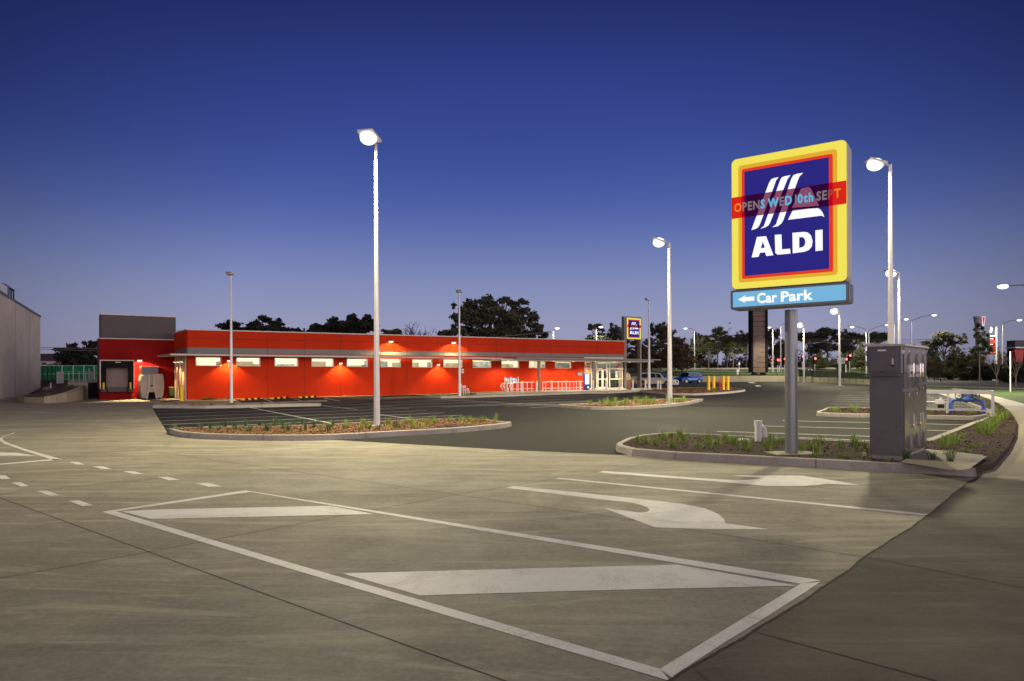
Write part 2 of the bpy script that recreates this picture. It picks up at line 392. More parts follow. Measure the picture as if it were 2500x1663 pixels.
# ================================================================== GROUND
def Gs(pts, z=0.0): return [G(x, y, z) for x, y in pts]
def ccw(pts):
    a = sum(p[0] * q[1] - q[0] * p[1] for p, q in zip(pts, pts[1:] + pts[:1]))
    return pts if a > 0 else pts[::-1]
def flat(name, pts, z, m, kind="structure", **k):
    pts = ccw([(p[0], p[1]) for p in pts])
    mb = MB(); mb.poly([(p[0], p[1], z) for p in pts]); return mb.build(name, m, kind=kind, origin=(0, 0, 0), **k)
def grid(name, xs, ys, zf, m, kind="structure", **k):
    mb = MB(); nx = len(xs)
    vs = [(x, y, zf(x, y)) for y in ys for x in xs]
    fs = [(j * nx + i, j * nx + i + 1, (j + 1) * nx + i + 1, (j + 1) * nx + i) for j in range(len(ys) - 1) for i in range(nx - 1)]
    mb.add(vs, fs, 0, True); return mb.build(name, m, kind=kind, origin=(0, 0, 0), **k)

grid("ground", [-1500, -300, -80, 0, 80, 300, 1500], [-60, 60] + [110 + 4 * i for i in range(14)] + [200, 400, 2200], lambda x, y: T(x, y) - 0.04, M['land'])
flat("driveway", [(-62, -30), (45, -30), (45, 64), (-62, 64)], 0.0, M['drive'])
flat("car_park", Gs([(371, 994.6), (412, 1062), (440, 1066), (700, 1070), (827, 1075), (1250, 1099), (1510, 1111), (1650, 1105), (2126, 1080), (2259, 1074), (2412, 1015), (2420, 1004),
     (2340, 977), (2262, 952), (2190, 941)]) + [Vector((70, 111, 0)), Vector((-8, 111, 0)), Vector((-20, 60, 0)), Vector((-22, 42.5, 0)), Vector((-20.4, 40.5, 0))], 0.004, M['asphalt'])
EDGE = [(1560, 1720), (1636, 1663), (1670, 1641), (1771.5, 1581), (1873, 1522), (1971, 1460), (2060, 1401), (2111, 1361), (2162, 1327), (2221, 1291), (2268, 1257), (2319, 1214), (2365.5, 1176), (2387, 1165)]
edge_w = []
ew = Gs(EDGE)
for a, b in zip(ew[:-1], ew[1:]):
    for k in range(14):
        p = a.lerp(b, k / 14); w = 0.003 * math.sin(p.x * 5.1 + p.y * 3) + 0.002 * math.sin(p.x * 17 + 1) + rnd.uniform(-.0015, .0015)
        edge_w.append(Vector((p.x + w, p.y - w, 0)))
edge_w.append(ew[-1])
flat("crossover_pavement", edge_w + Gs([(2500, 1174), (2900, 1182)]) + [Vector((14, -6, 0)), Vector((0, -6, 0))], 0.002, M['brown'])
mb = MB()
for a, b in zip(edge_w[:-1], edge_w[1:]):
    w = 0.006 + 0.004 * rnd.random(); n_ = Vector((-(b - a).y, (b - a).x, 0)).normalized() * w
    mb.poly([(*(a - n_).xy, .0045), (*(b - n_).xy, .0045), (*(b + n_ * 1.1).xy, .0045), (*(a + n_ * 1.1).xy, .0045)])
structure(mb, "pavement_crack", M['joint'], origin=(0, 0, 0))
PL = [(2387, 1163), (2390, 1160), (2424, 1132), (2462, 1091), (2479, 1060), (2484, 1030), (2470, 1008), (2440, 985), (2410, 972), (2383, 962), (2320, 950)]
PR = [(2330, 947), (2400, 958), (2424, 966), (2459, 975), (2500, 986), (2560, 1003), (2700, 1050), (2900, 1100), (2900, 1180), (2500, 1172.5)]
flat("footpath", Gs(PL + PR), 0.0045, M['path'])
mb = MB()
def gline(mb, a, b, w, z, m=0):
    a = Vector((a[0], a[1], 0)); b = Vector((b[0], b[1], 0)); n_ = Vector((-(b - a).y, (b - a).x, 0)).normalized() * (w / 2)
    mb.poly([(*(a - n_).xy, z), (*(b - n_).xy, z), (*(b + n_).xy, z), (*(a + n_).xy, z)], m)
for y0, x0, x1 in ((1160, 2392, 2560), (1128, 2430, 2600), (1085, 2468, 2640), (1048, 2484, 2640), (1018, 2476, 2600), (992, 2450, 2520)):
    gline(mb, G(x0, y0), G(x1, y0 + 3), 0.015, 0.0065)
structure(mb, "footpath_joint", M['joint'], origin=(0, 0, 0))
# joints of the driveway slabs
def joints(name, lists, w, z):
    mb = MB()
    for pl in lists:
        P = Gs(pl)
        for a, b in zip(P[:-1], P[1:]): gline(mb, a, b, w, z)
    return structure(mb, name, M['joint'], origin=(0, 0, 0))
joints("driveway_joint", [[(-200, 1150), (0, 1215.6), (800, 1506), (1228, 1661), (1400, 1725)], [(-300, 1470), (0, 1412), (368, 1346.7), (800, 1266), (1114, 1208), (1469, 1151), (1700, 1113)],
        [(330, 1096), (800, 1163), (1114, 1208), (1566, 1272.6), (1661, 1290), (2111, 1360.6)], [(-100, 1219), (0, 1207), (372, 1169), (900, 1100)]], 0.013, 0.0012)
joints("crossover_joint", [[(1848, 1545), (2285, 1663), (2500, 1720)], [(2115, 1360.6), (2500, 1437)], [(1700, 1640), (1780, 1700)]], 0.011, 0.0042)

# painted arrows, lines and islands on the driveway
def marks(name, polys, z=0.0025, m='paint'):
    mb = MB()
    for p in polys:
        mb.poly([(q[0], q[1], z) for q in ccw([(v[0], v[1]) for v in Gs(p)])])
    return structure(mb, name, M[m], origin=(0, 0, 0))
marks("painted_island_outline", [
    [(248.6, 1250), (600.4, 1197.5), (612, 1201.5), (283, 1249)],
    [(600.4, 1198), (2003, 1417.5), (1955, 1426), (612, 1201.5)],
    [(248.6, 1250), (700, 1386.8), (1130, 1515), (1636, 1663.5), (1611, 1634), (1150, 1501), (700, 1372), (283, 1249)],
    [(2003, 1421), (1971, 1443), (1873, 1506), (1771, 1568), (1670, 1634), (1640, 1655), (1611, 1634), (1700, 1580), (1800, 1519), (1955, 1426)]])
marks("painted_island_bar", [[(298, 1249), (393, 1244), (806, 1235.5), (913.5, 1255.7), (700, 1260.5), (368, 1267.6)],
    [(835, 1400.7), (1600, 1380.5), (1652.7, 1379), (1945.5, 1430.6), (1500, 1441), (1025.5, 1454.4)]])
marks("painted_chevron", [[(34, 1056), (2, 1067.6), (-2, 1075), (8.5, 1083), (63.4, 1102), (130, 1123.6), (154, 1122.6), (63.4, 1097), (14, 1079), (6, 1073), (10, 1066), (38, 1057)],
    [(0, 1135), (0, 1132.5), (130, 1121), (154, 1122.6)], [(-60, 1106), (0, 1105), (40, 1105.7), (89, 1113), (0, 1113), (-60, 1113.5)]])
marks("dashed_line", [[(169, 1128), (190, 1128), (207, 1134.5), (186, 1134.5)],
    [(226, 1139), (251.5, 1138.6), (273, 1145.5), (249.5, 1145.5)], [(300, 1150.5), (328, 1151), (351, 1157.7), (325.6, 1158)],
    [(382.7, 1164.5), (410, 1164.5), (440, 1172), (412, 1173)], [(478, 1180.5), (509.5, 1180), (542.5, 1187.7), (509.5, 1189)],
    [(-14, 1161), (12.7, 1160.7), (26.2, 1170), (4, 1170)], [(27.5, 1179), (50.7, 1177.6), (71, 1187.3), (52.9, 1188.6)],
    [(89.6, 1198.7), (113.3, 1197.9), (145.9, 1209.3), (122.6, 1211.4)], [(167, 1222.8), (192.4, 1222), (229.2, 1234), (200.8, 1236.8)]])
marks("turn_arrow", [[(1234.7, 1191.5), (1253.8, 1187), (1500, 1212), (1560, 1218), (1627, 1226), (1665, 1230.5), (1691, 1235.5), (1720, 1241.5), (1737.6, 1248), (1753, 1255), (1763, 1263), (1769, 1270), (1770, 1278), (1877.6, 1292.7),
    (1737.6, 1292.5), (1599.7, 1288.5), (1473.6, 1241), (1530, 1247.5), (1556, 1251.5), (1571, 1251.5), (1582, 1249.5), (1585.6, 1245), (1579, 1239), (1565, 1233.5), (1545, 1228.5), (1510, 1224.5), (1461, 1219)],
    [(1461, 1153), (1473.5, 1150), (1500, 1152), (1703.6, 1167.5), (1788.5, 1172.5), (1825, 1172), (1850, 1170), (1859, 1168), (1850, 1166.5), (1815, 1163.5), (1784, 1161), (1958, 1161.6), (2051.5, 1176), (2100, 1185),
     (2017.6, 1181.6), (1995, 1184.5), (1966.7, 1186.7), (1920, 1187.5), (1873, 1186.7), (1820, 1182.5), (1754.6, 1176), (1500, 1157.3)]])
marks("lane_line", [[(1356.5, 1168.8), (1366, 1166.8), (2272, 1256), (2255, 1258.8)]])

# ================================================================== building frame
A0 = G(458, 977); B0 = G(1524, 951)
F = Frame(A0, (B0 - A0).xy); L = (B0 - A0).length
def band(pyl, pyr, o=0.0, xl=458, xr=1524):
    sl, sr = F.s_of(xl, o, pyl), F.s_of(xr, o, pyr); zl, zr = F.z_of(xl, pyl, o), F.z_of(xr, pyr, o)
    return lambda s: zl + (zr - zl) * (s - sl) / (sr - sl)
u_, n_ = Vector((F.u.x, F.u.y, 0)), Vector((F.n.x, F.n.y, 0))

# bay lines of the left car park, parallel to the store front
d0 = G(598, 993); e0 = G(371, 994.6); e1 = G(412, 1062)
mb = MB()
# divider between the two rows
dv = -n_
p_div = G(700, 1013)
def divpt(t): return p_div + n_ * t
gline(mb, G(598, 993), G(836, 1039.5), 0.10, 0.009)
gline(mb, G(786, 991), G(872, 1000.3), 0.10, 0.009); gline(mb, G(928, 1012.7), G(1060, 1031), 0.10, 0.009)
for y in (1003.5, 1011.5, 1019.8, 1028.5, 1037.5, 1047.5, 996.5):
    p = G(400, y)
    xl = 371 + (y - 994.6) / 67.4 * 41 + 3
    a = G(xl, y + (xl - 400) * (-(y - 911) / 3231.0))
    k = p - a; c = a + u_ * (10.8)
    gline(mb, a, c, 0.10, 0.0095)
for x, y, ln in ((905, 998.5, 14), (900, 991.5, 17), (880, 986.5, 19), (930, 982, 19), (1000, 978, 18), (1292, 995.8, 5.0), (1235, 992.5, 8.5), (1080, 994.5, 10)):
    a = G(x, y); gline(mb, a, a + u_ * ln, 0.10, 0.0095)
gline(mb, G(1040, 974.5), G(1420, 994), 0.10, 0.009)
for a, b in (((570, 976), (588, 984)), ((646, 975), (667, 982)), ((712.7, 973), (740.7, 980)), ((790, 972), (830, 980))):
    gline(mb, G(*a), G(*b), 0.10, 0.009)
structure(mb, "bay_line", M['bayline'], origin=(0, 0, 0))
mb = MB()
for a, b in (((1911.4, 1027.6), (2390, 1038.6)), ((1838, 1039.9), (2340, 1053)), ((1750, 1053.7), (2285, 1071.5)), ((1950, 1069.5), (2140, 1077.2)),
             ((2020, 993.5), (2390, 999.5)), ((2027, 986.5), (2360, 990.5)), ((2033, 980.3), (2335, 983)), ((2038, 975), (2312, 977)), ((2042, 970), (2290, 971.5)), ((2046, 966), (2275, 967)), ((2049, 962.2), (2262, 963)), ((2052, 959), (2250, 959.6)), ((2055, 956), (2240, 956.5))):
    gline(mb, G(*a), G(*b), 0.10, 0.009)
structure(mb, "bay_line", M['bayline'], origin=(0, 0, 0))
marks("lane_arrow", z=.008, polys=[[(1824, 934.5), (1836, 933.6), (1848, 935), (1836, 936)], [(1842, 941.5), (1852, 941), (1860, 943), (1850, 944.5)], [(2296, 943.5), (2330, 941.3), (2322, 943)], [(2380, 933.5), (2408, 933), (2396, 934.6)]])

# ================================================================== KERBED GARDEN BEDS
def inset(P, d):
    n = len(P); out = []
    for i in range(n):
        a, b, c = P[i - 1], P[i], P[(i + 1) % n]
        e1 = (b - a); e2 = (c - b)
        e1 = e1.normalized() if e1.length > 1e-6 else Vector((1, 0)); e2 = e2.normalized() if e2.length > 1e-6 else e1
        nn = Vector((-e1.y - e2.y, e1.x + e2.x)); nn = nn.normalized() if nn.length > 1e-6 else Vector((-e1.y, e1.x))
        k = max(0.35, nn.dot(Vector((-e1.y, e1.x))))
        out.append(b + nn * (d / k))
    return out
def smooth_loop(P, n=5, sharp=()):
    out = []; N = len(P)
    for i in range(N):
        p0, p1, p2, p3 = P[i - 1], P[i], P[(i + 1) % N], P[(i + 2) % N]
        if i in sharp or (i + 1) % N in sharp: 
            out.append(p1); continue
        for k in range(n):
            t = k / n
            out.append(0.5 * ((2 * p1) + (p2 - p0) * t + (2 * p0 - 5 * p1 + 4 * p2 - p3) * t * t + (3 * p1 - p0 - 3 * p2 + p3) * t ** 3))
    return out
def kerb_ring(mb, P, h=0.15, w=0.15, skip=None):
    n = len(P); r = [(P, -0.02), (inset(P, 0.025), h - 0.015), (inset(P, 0.045), h), (inset(P, w), h), (inset(P, w), h - 0.09)]
    for (A, za), (B, zb_) in zip(r[:-1], r[1:]):
        vs = [(p.x, p.y, za) for p in A] + [(p.x, p.y, zb_) for p in B]
        mb.add(vs, [(i, (i + 1) % n, n + (i + 1) % n, n + i) for i in range(n) if not (skip and skip(i))])
def kerb_joints(mb, P, h=0.15, w=0.15, step=2.4):
    acc = 0; Q = inset(P, w)
    for i in range(len(P)):
        a, b = P[i], P[(i + 1) % len(P)]; acc += (b - a).length
        if acc > step:
            acc = 0; t = (b - a).normalized() * 0.006; o = (P[i] - Q[i]).normalized() * 0.003
            q = [a - t + o, a + t + o]; r_ = [Q[i] + t, Q[i] - t]
            mb.add([(q[0].x, q[0].y, 0.0), (q[1].x, q[1].y, 0), (q[1].x, q[1].y, h - .01), (q[0].x, q[0].y, h - .01)], [(0, 1, 2, 3)])
            mb.add([(q[0].x, q[0].y, h + .003), (q[1].x, q[1].y, h + .003), (r_[0].x, r_[0].y, h + .003), (r_[1].x, r_[1].y, h + .003)], [(0, 1, 2, 3)])
def inside(p, P):
    c = False; n = len(P)
    for i in range(n):
        a, b = P[i], P[i - 1]
        if (a.y > p.y) != (b.y > p.y) and p.x < (b.x - a.x) * (p.y - a.y) / (b.y - a.y) + a.x: c = not c
    return c
def bed(front, back, mulch='mulch_red', h=0.15, fill_h=0.12, sharp=(), n=4, kerb='kerb', w=0.15):
    pts = [G(x, y, 0).xy for x, y in front] + [G(x, y, h).xy for x, y in back]
    P = ccw([tuple(p) for p in pts]); P = [Vector(p) for p in P]
    if n > 1: P = smooth_loop(P, n, sharp)
    mb = MB(); kerb_ring(mb, P, h, w); structure(mb, "kerb", M[kerb], origin=(0, 0, 0))
    mb = MB(); kerb_joints(mb, P, h, w); 
    if mb.v: structure(mb, "kerb_joint", M['joint'], origin=(0, 0, 0))
    Q = inset(P, w - 0.01)
    flat("garden_bed", Q, fill_h, M[mulch])
    return Q
def chips(Q, n, z, m, size=0.045, name="bark_chips", label="loose bark chips"):
    xs = [p.x for p in Q]; ys = [p.y for p in Q]; mb = MB(); k = 0
    while k < n:
        p = Vector((rnd.uniform(min(xs), max(xs)), rnd.uniform(min(ys), max(ys))))
        if not inside(p, Q): k += 0.2; continue
        k += 1; a = rnd.uniform(0, 6.28); t = rnd.uniform(-.7, .7); l_ = size * rnd.uniform(.5, 1.4); w_ = l_ * rnd.uniform(.3, .6)
        ux = Vector((math.cos(a) * math.cos(t), math.sin(a) * math.cos(t), math.sin(t))) * l_; uy = Vector((-math.sin(a), math.cos(a), rnd.uniform(-.5, .5))) * w_
        c = Vector((p.x, p.y, z + rnd.uniform(0, .035)))
        mb.add([c - ux - uy, c + ux - uy, c + ux + uy, c - ux + uy], [(0, 1, 2, 3)])
    mb.build(name, m, origin=(0, 0, 0), kind="stuff", cat="mulch", label=label)

def chip_mat(name, a, b2):
    m, n, l, b = nodes(name); g = n.new("ShaderNodeNewGeometry"); mx = n.new("ShaderNodeMix"); mx.data_type = 'RGBA'
    mx.inputs[6].default_value = (*a, 1); mx.inputs[7].default_value = (*b2, 1); l.new(g.outputs["Random Per Island"], mx.inputs[0])
    l.new(mx.outputs[2], b.inputs["Base Color"]); b.inputs["Roughness"].default_value = 0.9; return m
M['chip_red'] = chip_mat("red_chips", (.07, .026, .012), (.40, .22, .11)); M['chip_dark'] = chip_mat("dark_chips", (.02, .010, .007), (.17, .09, .055))

# 1: long island with the tall lit pole
Q1 = bed([(414, 1057), (419, 1062.5), (450, 1068.5), (526, 1073.5), (682.5, 1076.5), (825, 1074), (961.6, 1066), (1106, 1057.6), (1215, 1047.5), (1250, 1041)],
         [(1225, 1028), (1180, 1022.5), (1090, 1021.5), (1004.5, 1023), (809, 1034), (692, 1038), (466, 1043)])
chips(Q1, 16000, .12, M['chip_red'], 0.022, label="loose orange bark chips on the long island around the tall lit pole")
# 2: the sign bed, joined to the bed along the footpath
front2 = [(1502, 1098), (1506, 1104), (1542, 1113.5), (1648.5, 1123), (1820, 1132), (1992, 1142), (2329.5, 1161), (2386, 1164.5)]
P2 = [G(x, y).xy for x, y in front2] + [G(x, y, .12).xy for x, y in ((2424, 1131), (2462, 1090), (2478, 1060), (2482, 1030), (2470, 1009), (2440, 986), (2414, 975), (2380, 964), (2345, 956))] + \
     [G(x, y, .15).xy for x, y in ((2345, 977), (2412, 1001), (2424, 1012), (2415, 1015), (2259, 1074), (2200, 1079), (2126, 1079), (1797, 1063), (1627, 1055.5), (1563.6, 1061), (1526, 1070), (1512, 1077))]
P2 = ccw([tuple(p) for p in P2]); P2 = [Vector(p) for p in P2]
pathside = [G(x, y, .12).xy for x, y in ((2424, 1131), (2462, 1090), (2478, 1060), (2482, 1030), (2470, 1009), (2440, 986), (2414, 975), (2380, 964), (2345, 956))]
def onpath(i):
    f = lambda q: any((q - v).length < .02 for v in pathside)
    return f(P2[i]) or f(P2[(i + 1) % len(P2)])
mb = MB(); kerb_ring(mb, P2, .15, .15, onpath); structure(mb, "kerb", M['kerb'], origin=(0, 0, 0))
mb = MB(); kerb_joints(mb, [v for v in P2 if not any((v - q).length < .02 for q in pathside)], .15, .15, 2.6); structure(mb, "kerb_joint", M['joint'], origin=(0, 0, 0))
I2 = inset(P2, .14); Q2 = [P2[i] if any((P2[i] - v).length < .02 for v in pathside) else I2[i] for i in range(len(P2))]
mb = MB(); mb.prism([tuple(v) for v in Q2], 0.0, .12); mb.build("garden_bed", M['mulch_dark'], kind="structure", origin=(0, 0, 0))
chips(Q2, 26000, .12, M['chip_dark'], 0.022, label="loose dark bark chips around the big sign and beside the footpath")
# 3: cage island
Q3 = bed([(1993, 1013.5), (1999, 1016.5), (2060, 1019), (2125.6, 1020.5), (2259, 1024), (2378, 1026.5)], [(2414, 1012), (2406, 1001), (2260, 998.5), (2125.6, 995), (2040, 994.5), (2016, 995.5), (2008, 999), (1996, 1003)], 'mulch_dark', n=3, sharp=(5, 6))
chips(Q3, 3000, .12, M['chip_dark'], 0.03, label="bark chips around the blue pipes inside the white cage")
# 4: island with the second lit pole
Q4 = bed([(1362, 994.5), (1380, 996.3), (1443.6, 1001), (1518, 1000.5), (1592, 997.2), (1666, 990.5), (1704, 983), (1716, 979.5)], [(1705, 973.4), (1656, 972), (1600, 974), (1528.5, 977), (1504, 980), (1401, 986), (1385, 986.5)], n=3)
chips(Q4, 3500, .12, M['chip_red'], 0.035, label="bark chips on the island around the second lit pole")
# 5: island with the yellow bollards
Q5 = bed([(1562, 957.5), (1600, 961), (1641, 965), (1719, 965), (1783, 960.6), (1820, 955.5)], [(1806, 948), (1783, 946), (1677, 946), (1613, 948), (1578, 951.5)], n=3)
chips(Q5, 1500, .12, M['chip_red'], 0.045, label="bark chips on the island below the yellow posts")
# 6: strip along the first bays, 7: strip with the third pole
Q6 = bed([(371, 994.5), (372, 997), (500, 998), (640, 995), (780, 992)], [(785, 983.5), (700, 984), (560, 986), (380, 988)], n=1)
flat("store_apron", Gs([(371, 992), (560, 988), (799, 981.5), (799, 977), (700, 981), (590, 984.5), (566, 976.5), (458, 978), (440, 979), (380, 985)]), 0.02, M['path'])
Q7 = bed([(1034, 970.8), (1044, 972), (1075.6, 973), (1150, 971.7), (1268.6, 967.5)], [(1262, 960.5), (1160, 963), (1100, 964.5), (1062, 965)], n=1)
# footpath in front of the store
sp = [F.P(F.s_of(x, 0), 0.1, 0) for x in (1125, 1524)]
flat("store_footpath", [sp[0], sp[1]] + Gs([(1560, 949.5), (1600, 949), (1612, 952), (1560, 957), (1479.5, 960.5), (1421.6, 961), (1290, 966), (1180, 968.5), (1165, 966), (1135, 960)]), .10, M['path'])
mb = MB(); q = Gs([(1600, 953), (1560, 957.3), (1479.5, 961), (1421.6, 961.4), (1290, 966.4), (1180, 969)])
for a, b in zip(q[:-1], q[1:]):
    nn = Vector(((b - a).y, -(b - a).x, 0)).normalized() * .15
    mb.hexa([(*(b - nn * -.0).xy, 0), (*(a).xy, 0), (*(a + nn * -1).xy, 0), (*(b + nn * -1).xy, 0), (*b.xy, .13), (*a.xy, .13), (*(a - nn).xy, .13), (*(b - nn).xy, .13)])
structure(mb, "kerb", M['kerb'], origin=(0, 0, 0))
# pale strip at the foot of the red wall
flat("store_footpath", [F.P(-0.5, 1.1, 0), F.P(F.s_of(1200), 1.1, 0), F.P(F.s_of(1200), 0, 0), F.P(-0.5, 0, 0)], 0.016, M['path'])
flat("garden_bed", [F.P(0.3, .2, 0), F.P(F.s_of(563), .2, 0), F.P(F.s_of(563), 1.3, 0), F.P(.6, 1.5, 0)], 0.06, M['mulch_red'])

# ---- grass tufts
def tuft(name, nb, h, spread, m, w=0.012, lean=0.5):
    mb = MB()
    for i in range(nb):
        a = rnd.uniform(0, 6.28); r0 = rnd.uniform(0, spread * .25); le = rnd.uniform(.05, lean); hh = h * rnd.uniform(.55, 1.05)
        b = Vector((math.cos(a) * r0, math.sin(a) * r0, 0)); dr = Vector((math.cos(a), math.sin(a), 0)); sd = Vector((-dr.y, dr.x, 0)) * w * rnd.uniform(.6, 1.2)
        p1 = b + dr * (le * hh * .35) + Vector((0, 0, hh * .6)); p2 = b + dr * (le * hh) + Vector((0, 0, hh * (1 - le * .35)))
        mb.add([b - sd, b + sd, p1 + sd * .8, p1 - sd * .8, p2], [(0, 1, 2, 3), (3, 2, 4)])
    me = bpy.data.meshes.new(name); me.from_pydata([tuple(v) for v in mb.v], [], mb.f); me.materials.append(m); return me
TUFT = {k: [tuft("tuft_" + k + "_mesh", nb, h, s_, M[mm], w_, le) for _ in range(4)] for k, nb, h, s_, mm, w_, le in
        (("dark", 30, .30, .3, 'grass_dark', .007, 1.0), ("green", 34, .30, .35, 'grass', .006, 1.15), ("low", 30, .18, .4, 'grass', .009, 1.3), ("dry", 26, .18, .5, 'grass_dry', .010, 1.3))}
TL = {}
def plant(kind, p, z, sc, label, group, nm="grass_tuft"):
    o = bpy.data.objects.new(nm, rnd.choice(TUFT[kind])); COL.objects.link(o)
    o.location = (p[0], p[1], z); o.rotation_euler = (0, 0, rnd.uniform(0, 6.28)); s_ = sc * rnd.uniform(.8, 1.2); o.scale = (s_, s_, s_ * rnd.uniform(.8, 1.2))
    tag(o, label, "grass tuft", group)
def plants(pix, kind, z, sc, label, group):
    for x, y in pix: plant(kind, G(x, y, z), z, sc, label, group)
iz = lambda x, y: (380 + x / 2.562, 960 + y / 2.562)
plants([iz(*p) for p in ((283, 222), (344, 232), (382, 215), (392, 238), (432, 218), (492, 232), (492, 212), (565, 215), (592, 240), (650, 208), (697, 243), (743, 212), (790, 205), (830, 238), (862, 205), (915, 192), (937, 232), (990, 216), (1018, 200), (1080, 240), (1110, 210), (1400, 230), (1500, 220), (800, 228))],
       'dark', .11, 1.0, "dark green grass tuft in the orange mulch left of the tall lit pole", "dark grass tufts on the long island")
plants([iz(*p) for p in ((1200, 215), (1190, 190), (1280, 235), (1300, 200), (1295, 188), (1330, 220), (1445, 200), (1600, 212), (1598, 185), (1590, 168), (1660, 215), (1745, 190), (1735, 170), (1700, 200), (1910, 180), (1925, 172), (1965, 180), (2125, 180), (2128, 160), (2055, 178), (1545, 200), (1835, 178), (2000, 186))],
       'green', .11, .9, "yellow green grass tuft in the orange mulch right of the tall lit pole", "pale grass tufts on the long island")
jz = lambda x, y: (1500 + x / 2.357, 1000 + y / 2.357)
plants([jz(*p) for p in ((140, 195), (180, 200), (240, 212), (280, 180), (290, 160), (330, 160), (370, 150), (380, 165), (410, 180), (430, 160), (340, 220), (395, 195), (490, 170), (540, 170), (480, 230), (540, 195), (550, 215), (600, 225), (590, 200), (640, 170), (690, 210), (700, 185), (760, 240), (762, 215), (650, 195), (880, 210), (880, 240), (920, 200), (950, 185), (970, 200), (900, 185), (735, 190))],
       'green', .11, .85, "bright green grass tuft in dark mulch left of the sign pole", "grass tufts in the sign bed left of the pole")
plants([jz(*p) for p in ((1080, 235), (1075, 245), (1155, 200), (1165, 215), (1165, 260), (1190, 190), (1375, 195), (1400, 205), (1130, 225), (1440, 225), (1300, 230))],
       'green', .11, .8, "green grass tuft in dark mulch between the sign pole and the grey cabinet", "grass tufts between the pole and the cabinet")
cz = lambda x, y: (2080 + x / 2.905, 640 + y / 2.905)
plants([cz(*p) for p in ((370, 1400), (395, 1405), (570, 1410), (700, 1425), (345, 1395))], 'dark', .14, .8, "small green grass tuft at the foot of the grey cabinet by the kerb", "grass tufts at the cabinet foot")
plants([cz(*p) for p in ((660, 1300), (690, 1285), (740, 1265), (770, 1250), (650, 1320), (880, 1200), (900, 1180), (930, 1165), (960, 1150), (990, 1180), (1000, 1200), (950, 1215), (1010, 1150), (1020, 1130), (1040, 1110), (1060, 1090), (1070, 1120), (1050, 1075), (1090, 1080), (1030, 1060), (980, 1130), (1100, 1105), (940, 1190), (970, 1230), (1020, 1170), (1045, 1140), (900, 1215), (1010, 1040), (720, 1290))],
       'green', .11, .95, "green grass tuft in the dark mulch bed beside the curved footpath", "grass tufts beside the footpath")
def scatter(Q, n, kind, z, sc, label, group):
    xs = [p.x for p in Q]; ys = [p.y for p in Q]; k = 0; q = 0
    while k < n and q < n * 60:
        q += 1; p = Vector((rnd.uniform(min(xs), max(xs)), rnd.uniform(min(ys), max(ys))))
        if inside(p, Q): k += 1; plant(kind, p, z, sc, label, group)
scatter(inset(Q4, .25), 24, 'green', .11, 1.35, "green grass tuft on the island around the second lit pole", "grass tufts on the second pole island")
scatter(inset(Q5, .3), 16, 'dry', .11, 1.6, "straw coloured grass tuft on the island with the yellow posts", "grass tufts on the yellow post island")
scatter(inset(Q3, .2), 12, 'green', .11, 1.0, "green grass tuft in the mulch of the white cage island", "grass tufts on the cage island")
scatter(inset(Q6, .12), 14, 'dry', .11, .9, "straw coloured grass tuft on the narrow strip behind the bays", "grass tufts on the narrow strip")
scatter(inset(Q7, .15), 10, 'low', .11, 1.2, "low green tuft on the kerbed strip below the third pole", "low tufts on the third pole strip")
scatter([F.P(.6, .3, 0).xy, F.P(F.s_of(560), .3, 0).xy, F.P(F.s_of(560), 1.2, 0).xy, F.P(.8, 1.3, 0).xy], 8, 'dry', .06, 1.1, "orange lit dry tuft at the foot of the red wall corner", "dry tufts at the red wall corner")

scatter(inset(Q1, .3), 15, 'dark', .11, .6, "small dark grass tuft among the orange mulch of the long island", "small tufts on the long island")
scatter(inset(Q1, .3), 12, 'low', .11, .7, "small low green tuft among the orange mulch of the long island", "small tufts on the long island")
scatter(inset(Q2, .3), 30, 'low', .11, .7, "small low green tuft in the dark mulch of the sign bed", "small tufts in the sign bed")
scatter(inset(Q2, .3), 20, 'green', .11, .6, "small bright grass tuft in the dark mulch of the sign bed", "small tufts in the sign bed")
# ---- far verge, highway and side street
grid("grass_verge", [-40, 0, 40, 80, 120, 200], [111.4] + [114 + 3 * i for i in range(12)], lambda x, y: T(x, y) + 0.0, M['grass_ground'])
grid("highway", [-300, 0, 300], [147.5, 150, 153, 156, 160, 163], lambda x, y: T(x, y) + 0.03, M['road'])
mb = MB(); mb.box((0, 147.2, 2.28), (600, .3, .35)); structure(mb, "kerb", M['kerb'], origin=(0, 0, 0))
def strip(name, top, bot, z, m, n=10):
    mb = MB(); a = [G(top[0][0] + (top[1][0] - top[0][0]) * i / n, top[0][1] + (top[1][1] - top[0][1]) * i / n) for i in range(n + 1)]
    b = [G(bot[0][0] + (bot[1][0] - bot[0][0]) * i / n, bot[0][1] + (bot[1][1] - bot[0][1]) * i / n) for i in range(n + 1)]
    K = 5
    for i in range(n):
        for k in range(K):
            q = [b[i].lerp(a[i], k / K), b[i + 1].lerp(a[i + 1], k / K), b[i + 1].lerp(a[i + 1], (k + 1) / K), b[i].lerp(a[i], (k + 1) / K)]
            mb.poly([(v.x, v.y, T(v.x, v.y) + z) for v in q])
    return structure(mb, name, m, origin=(0, 0, 0))
strip("side_street", ((2240, 921.5), (2700, 941)), ((2225, 942), (2700, 957)), .03, M['road'])
strip("kerb", ((2240, 919.8), (2700, 939)), ((2240, 922.3), (2700, 941.5)), .05, M['kerb'])
strip("kerb", ((2225, 941.3), (2700, 956)), ((2225, 942.6), (2700, 957.6)), .05, M['kerb'])
strip("grass_verge", ((2200, 942.4), (2700, 957.4)), ((2320, 956), (2700, 1040)), .003, M['grass_ground'])
strip("grass_verge", ((2100, 907.5), (2700, 918)), ((2215, 920), (2700, 939)), .02, M['grass_ground'])
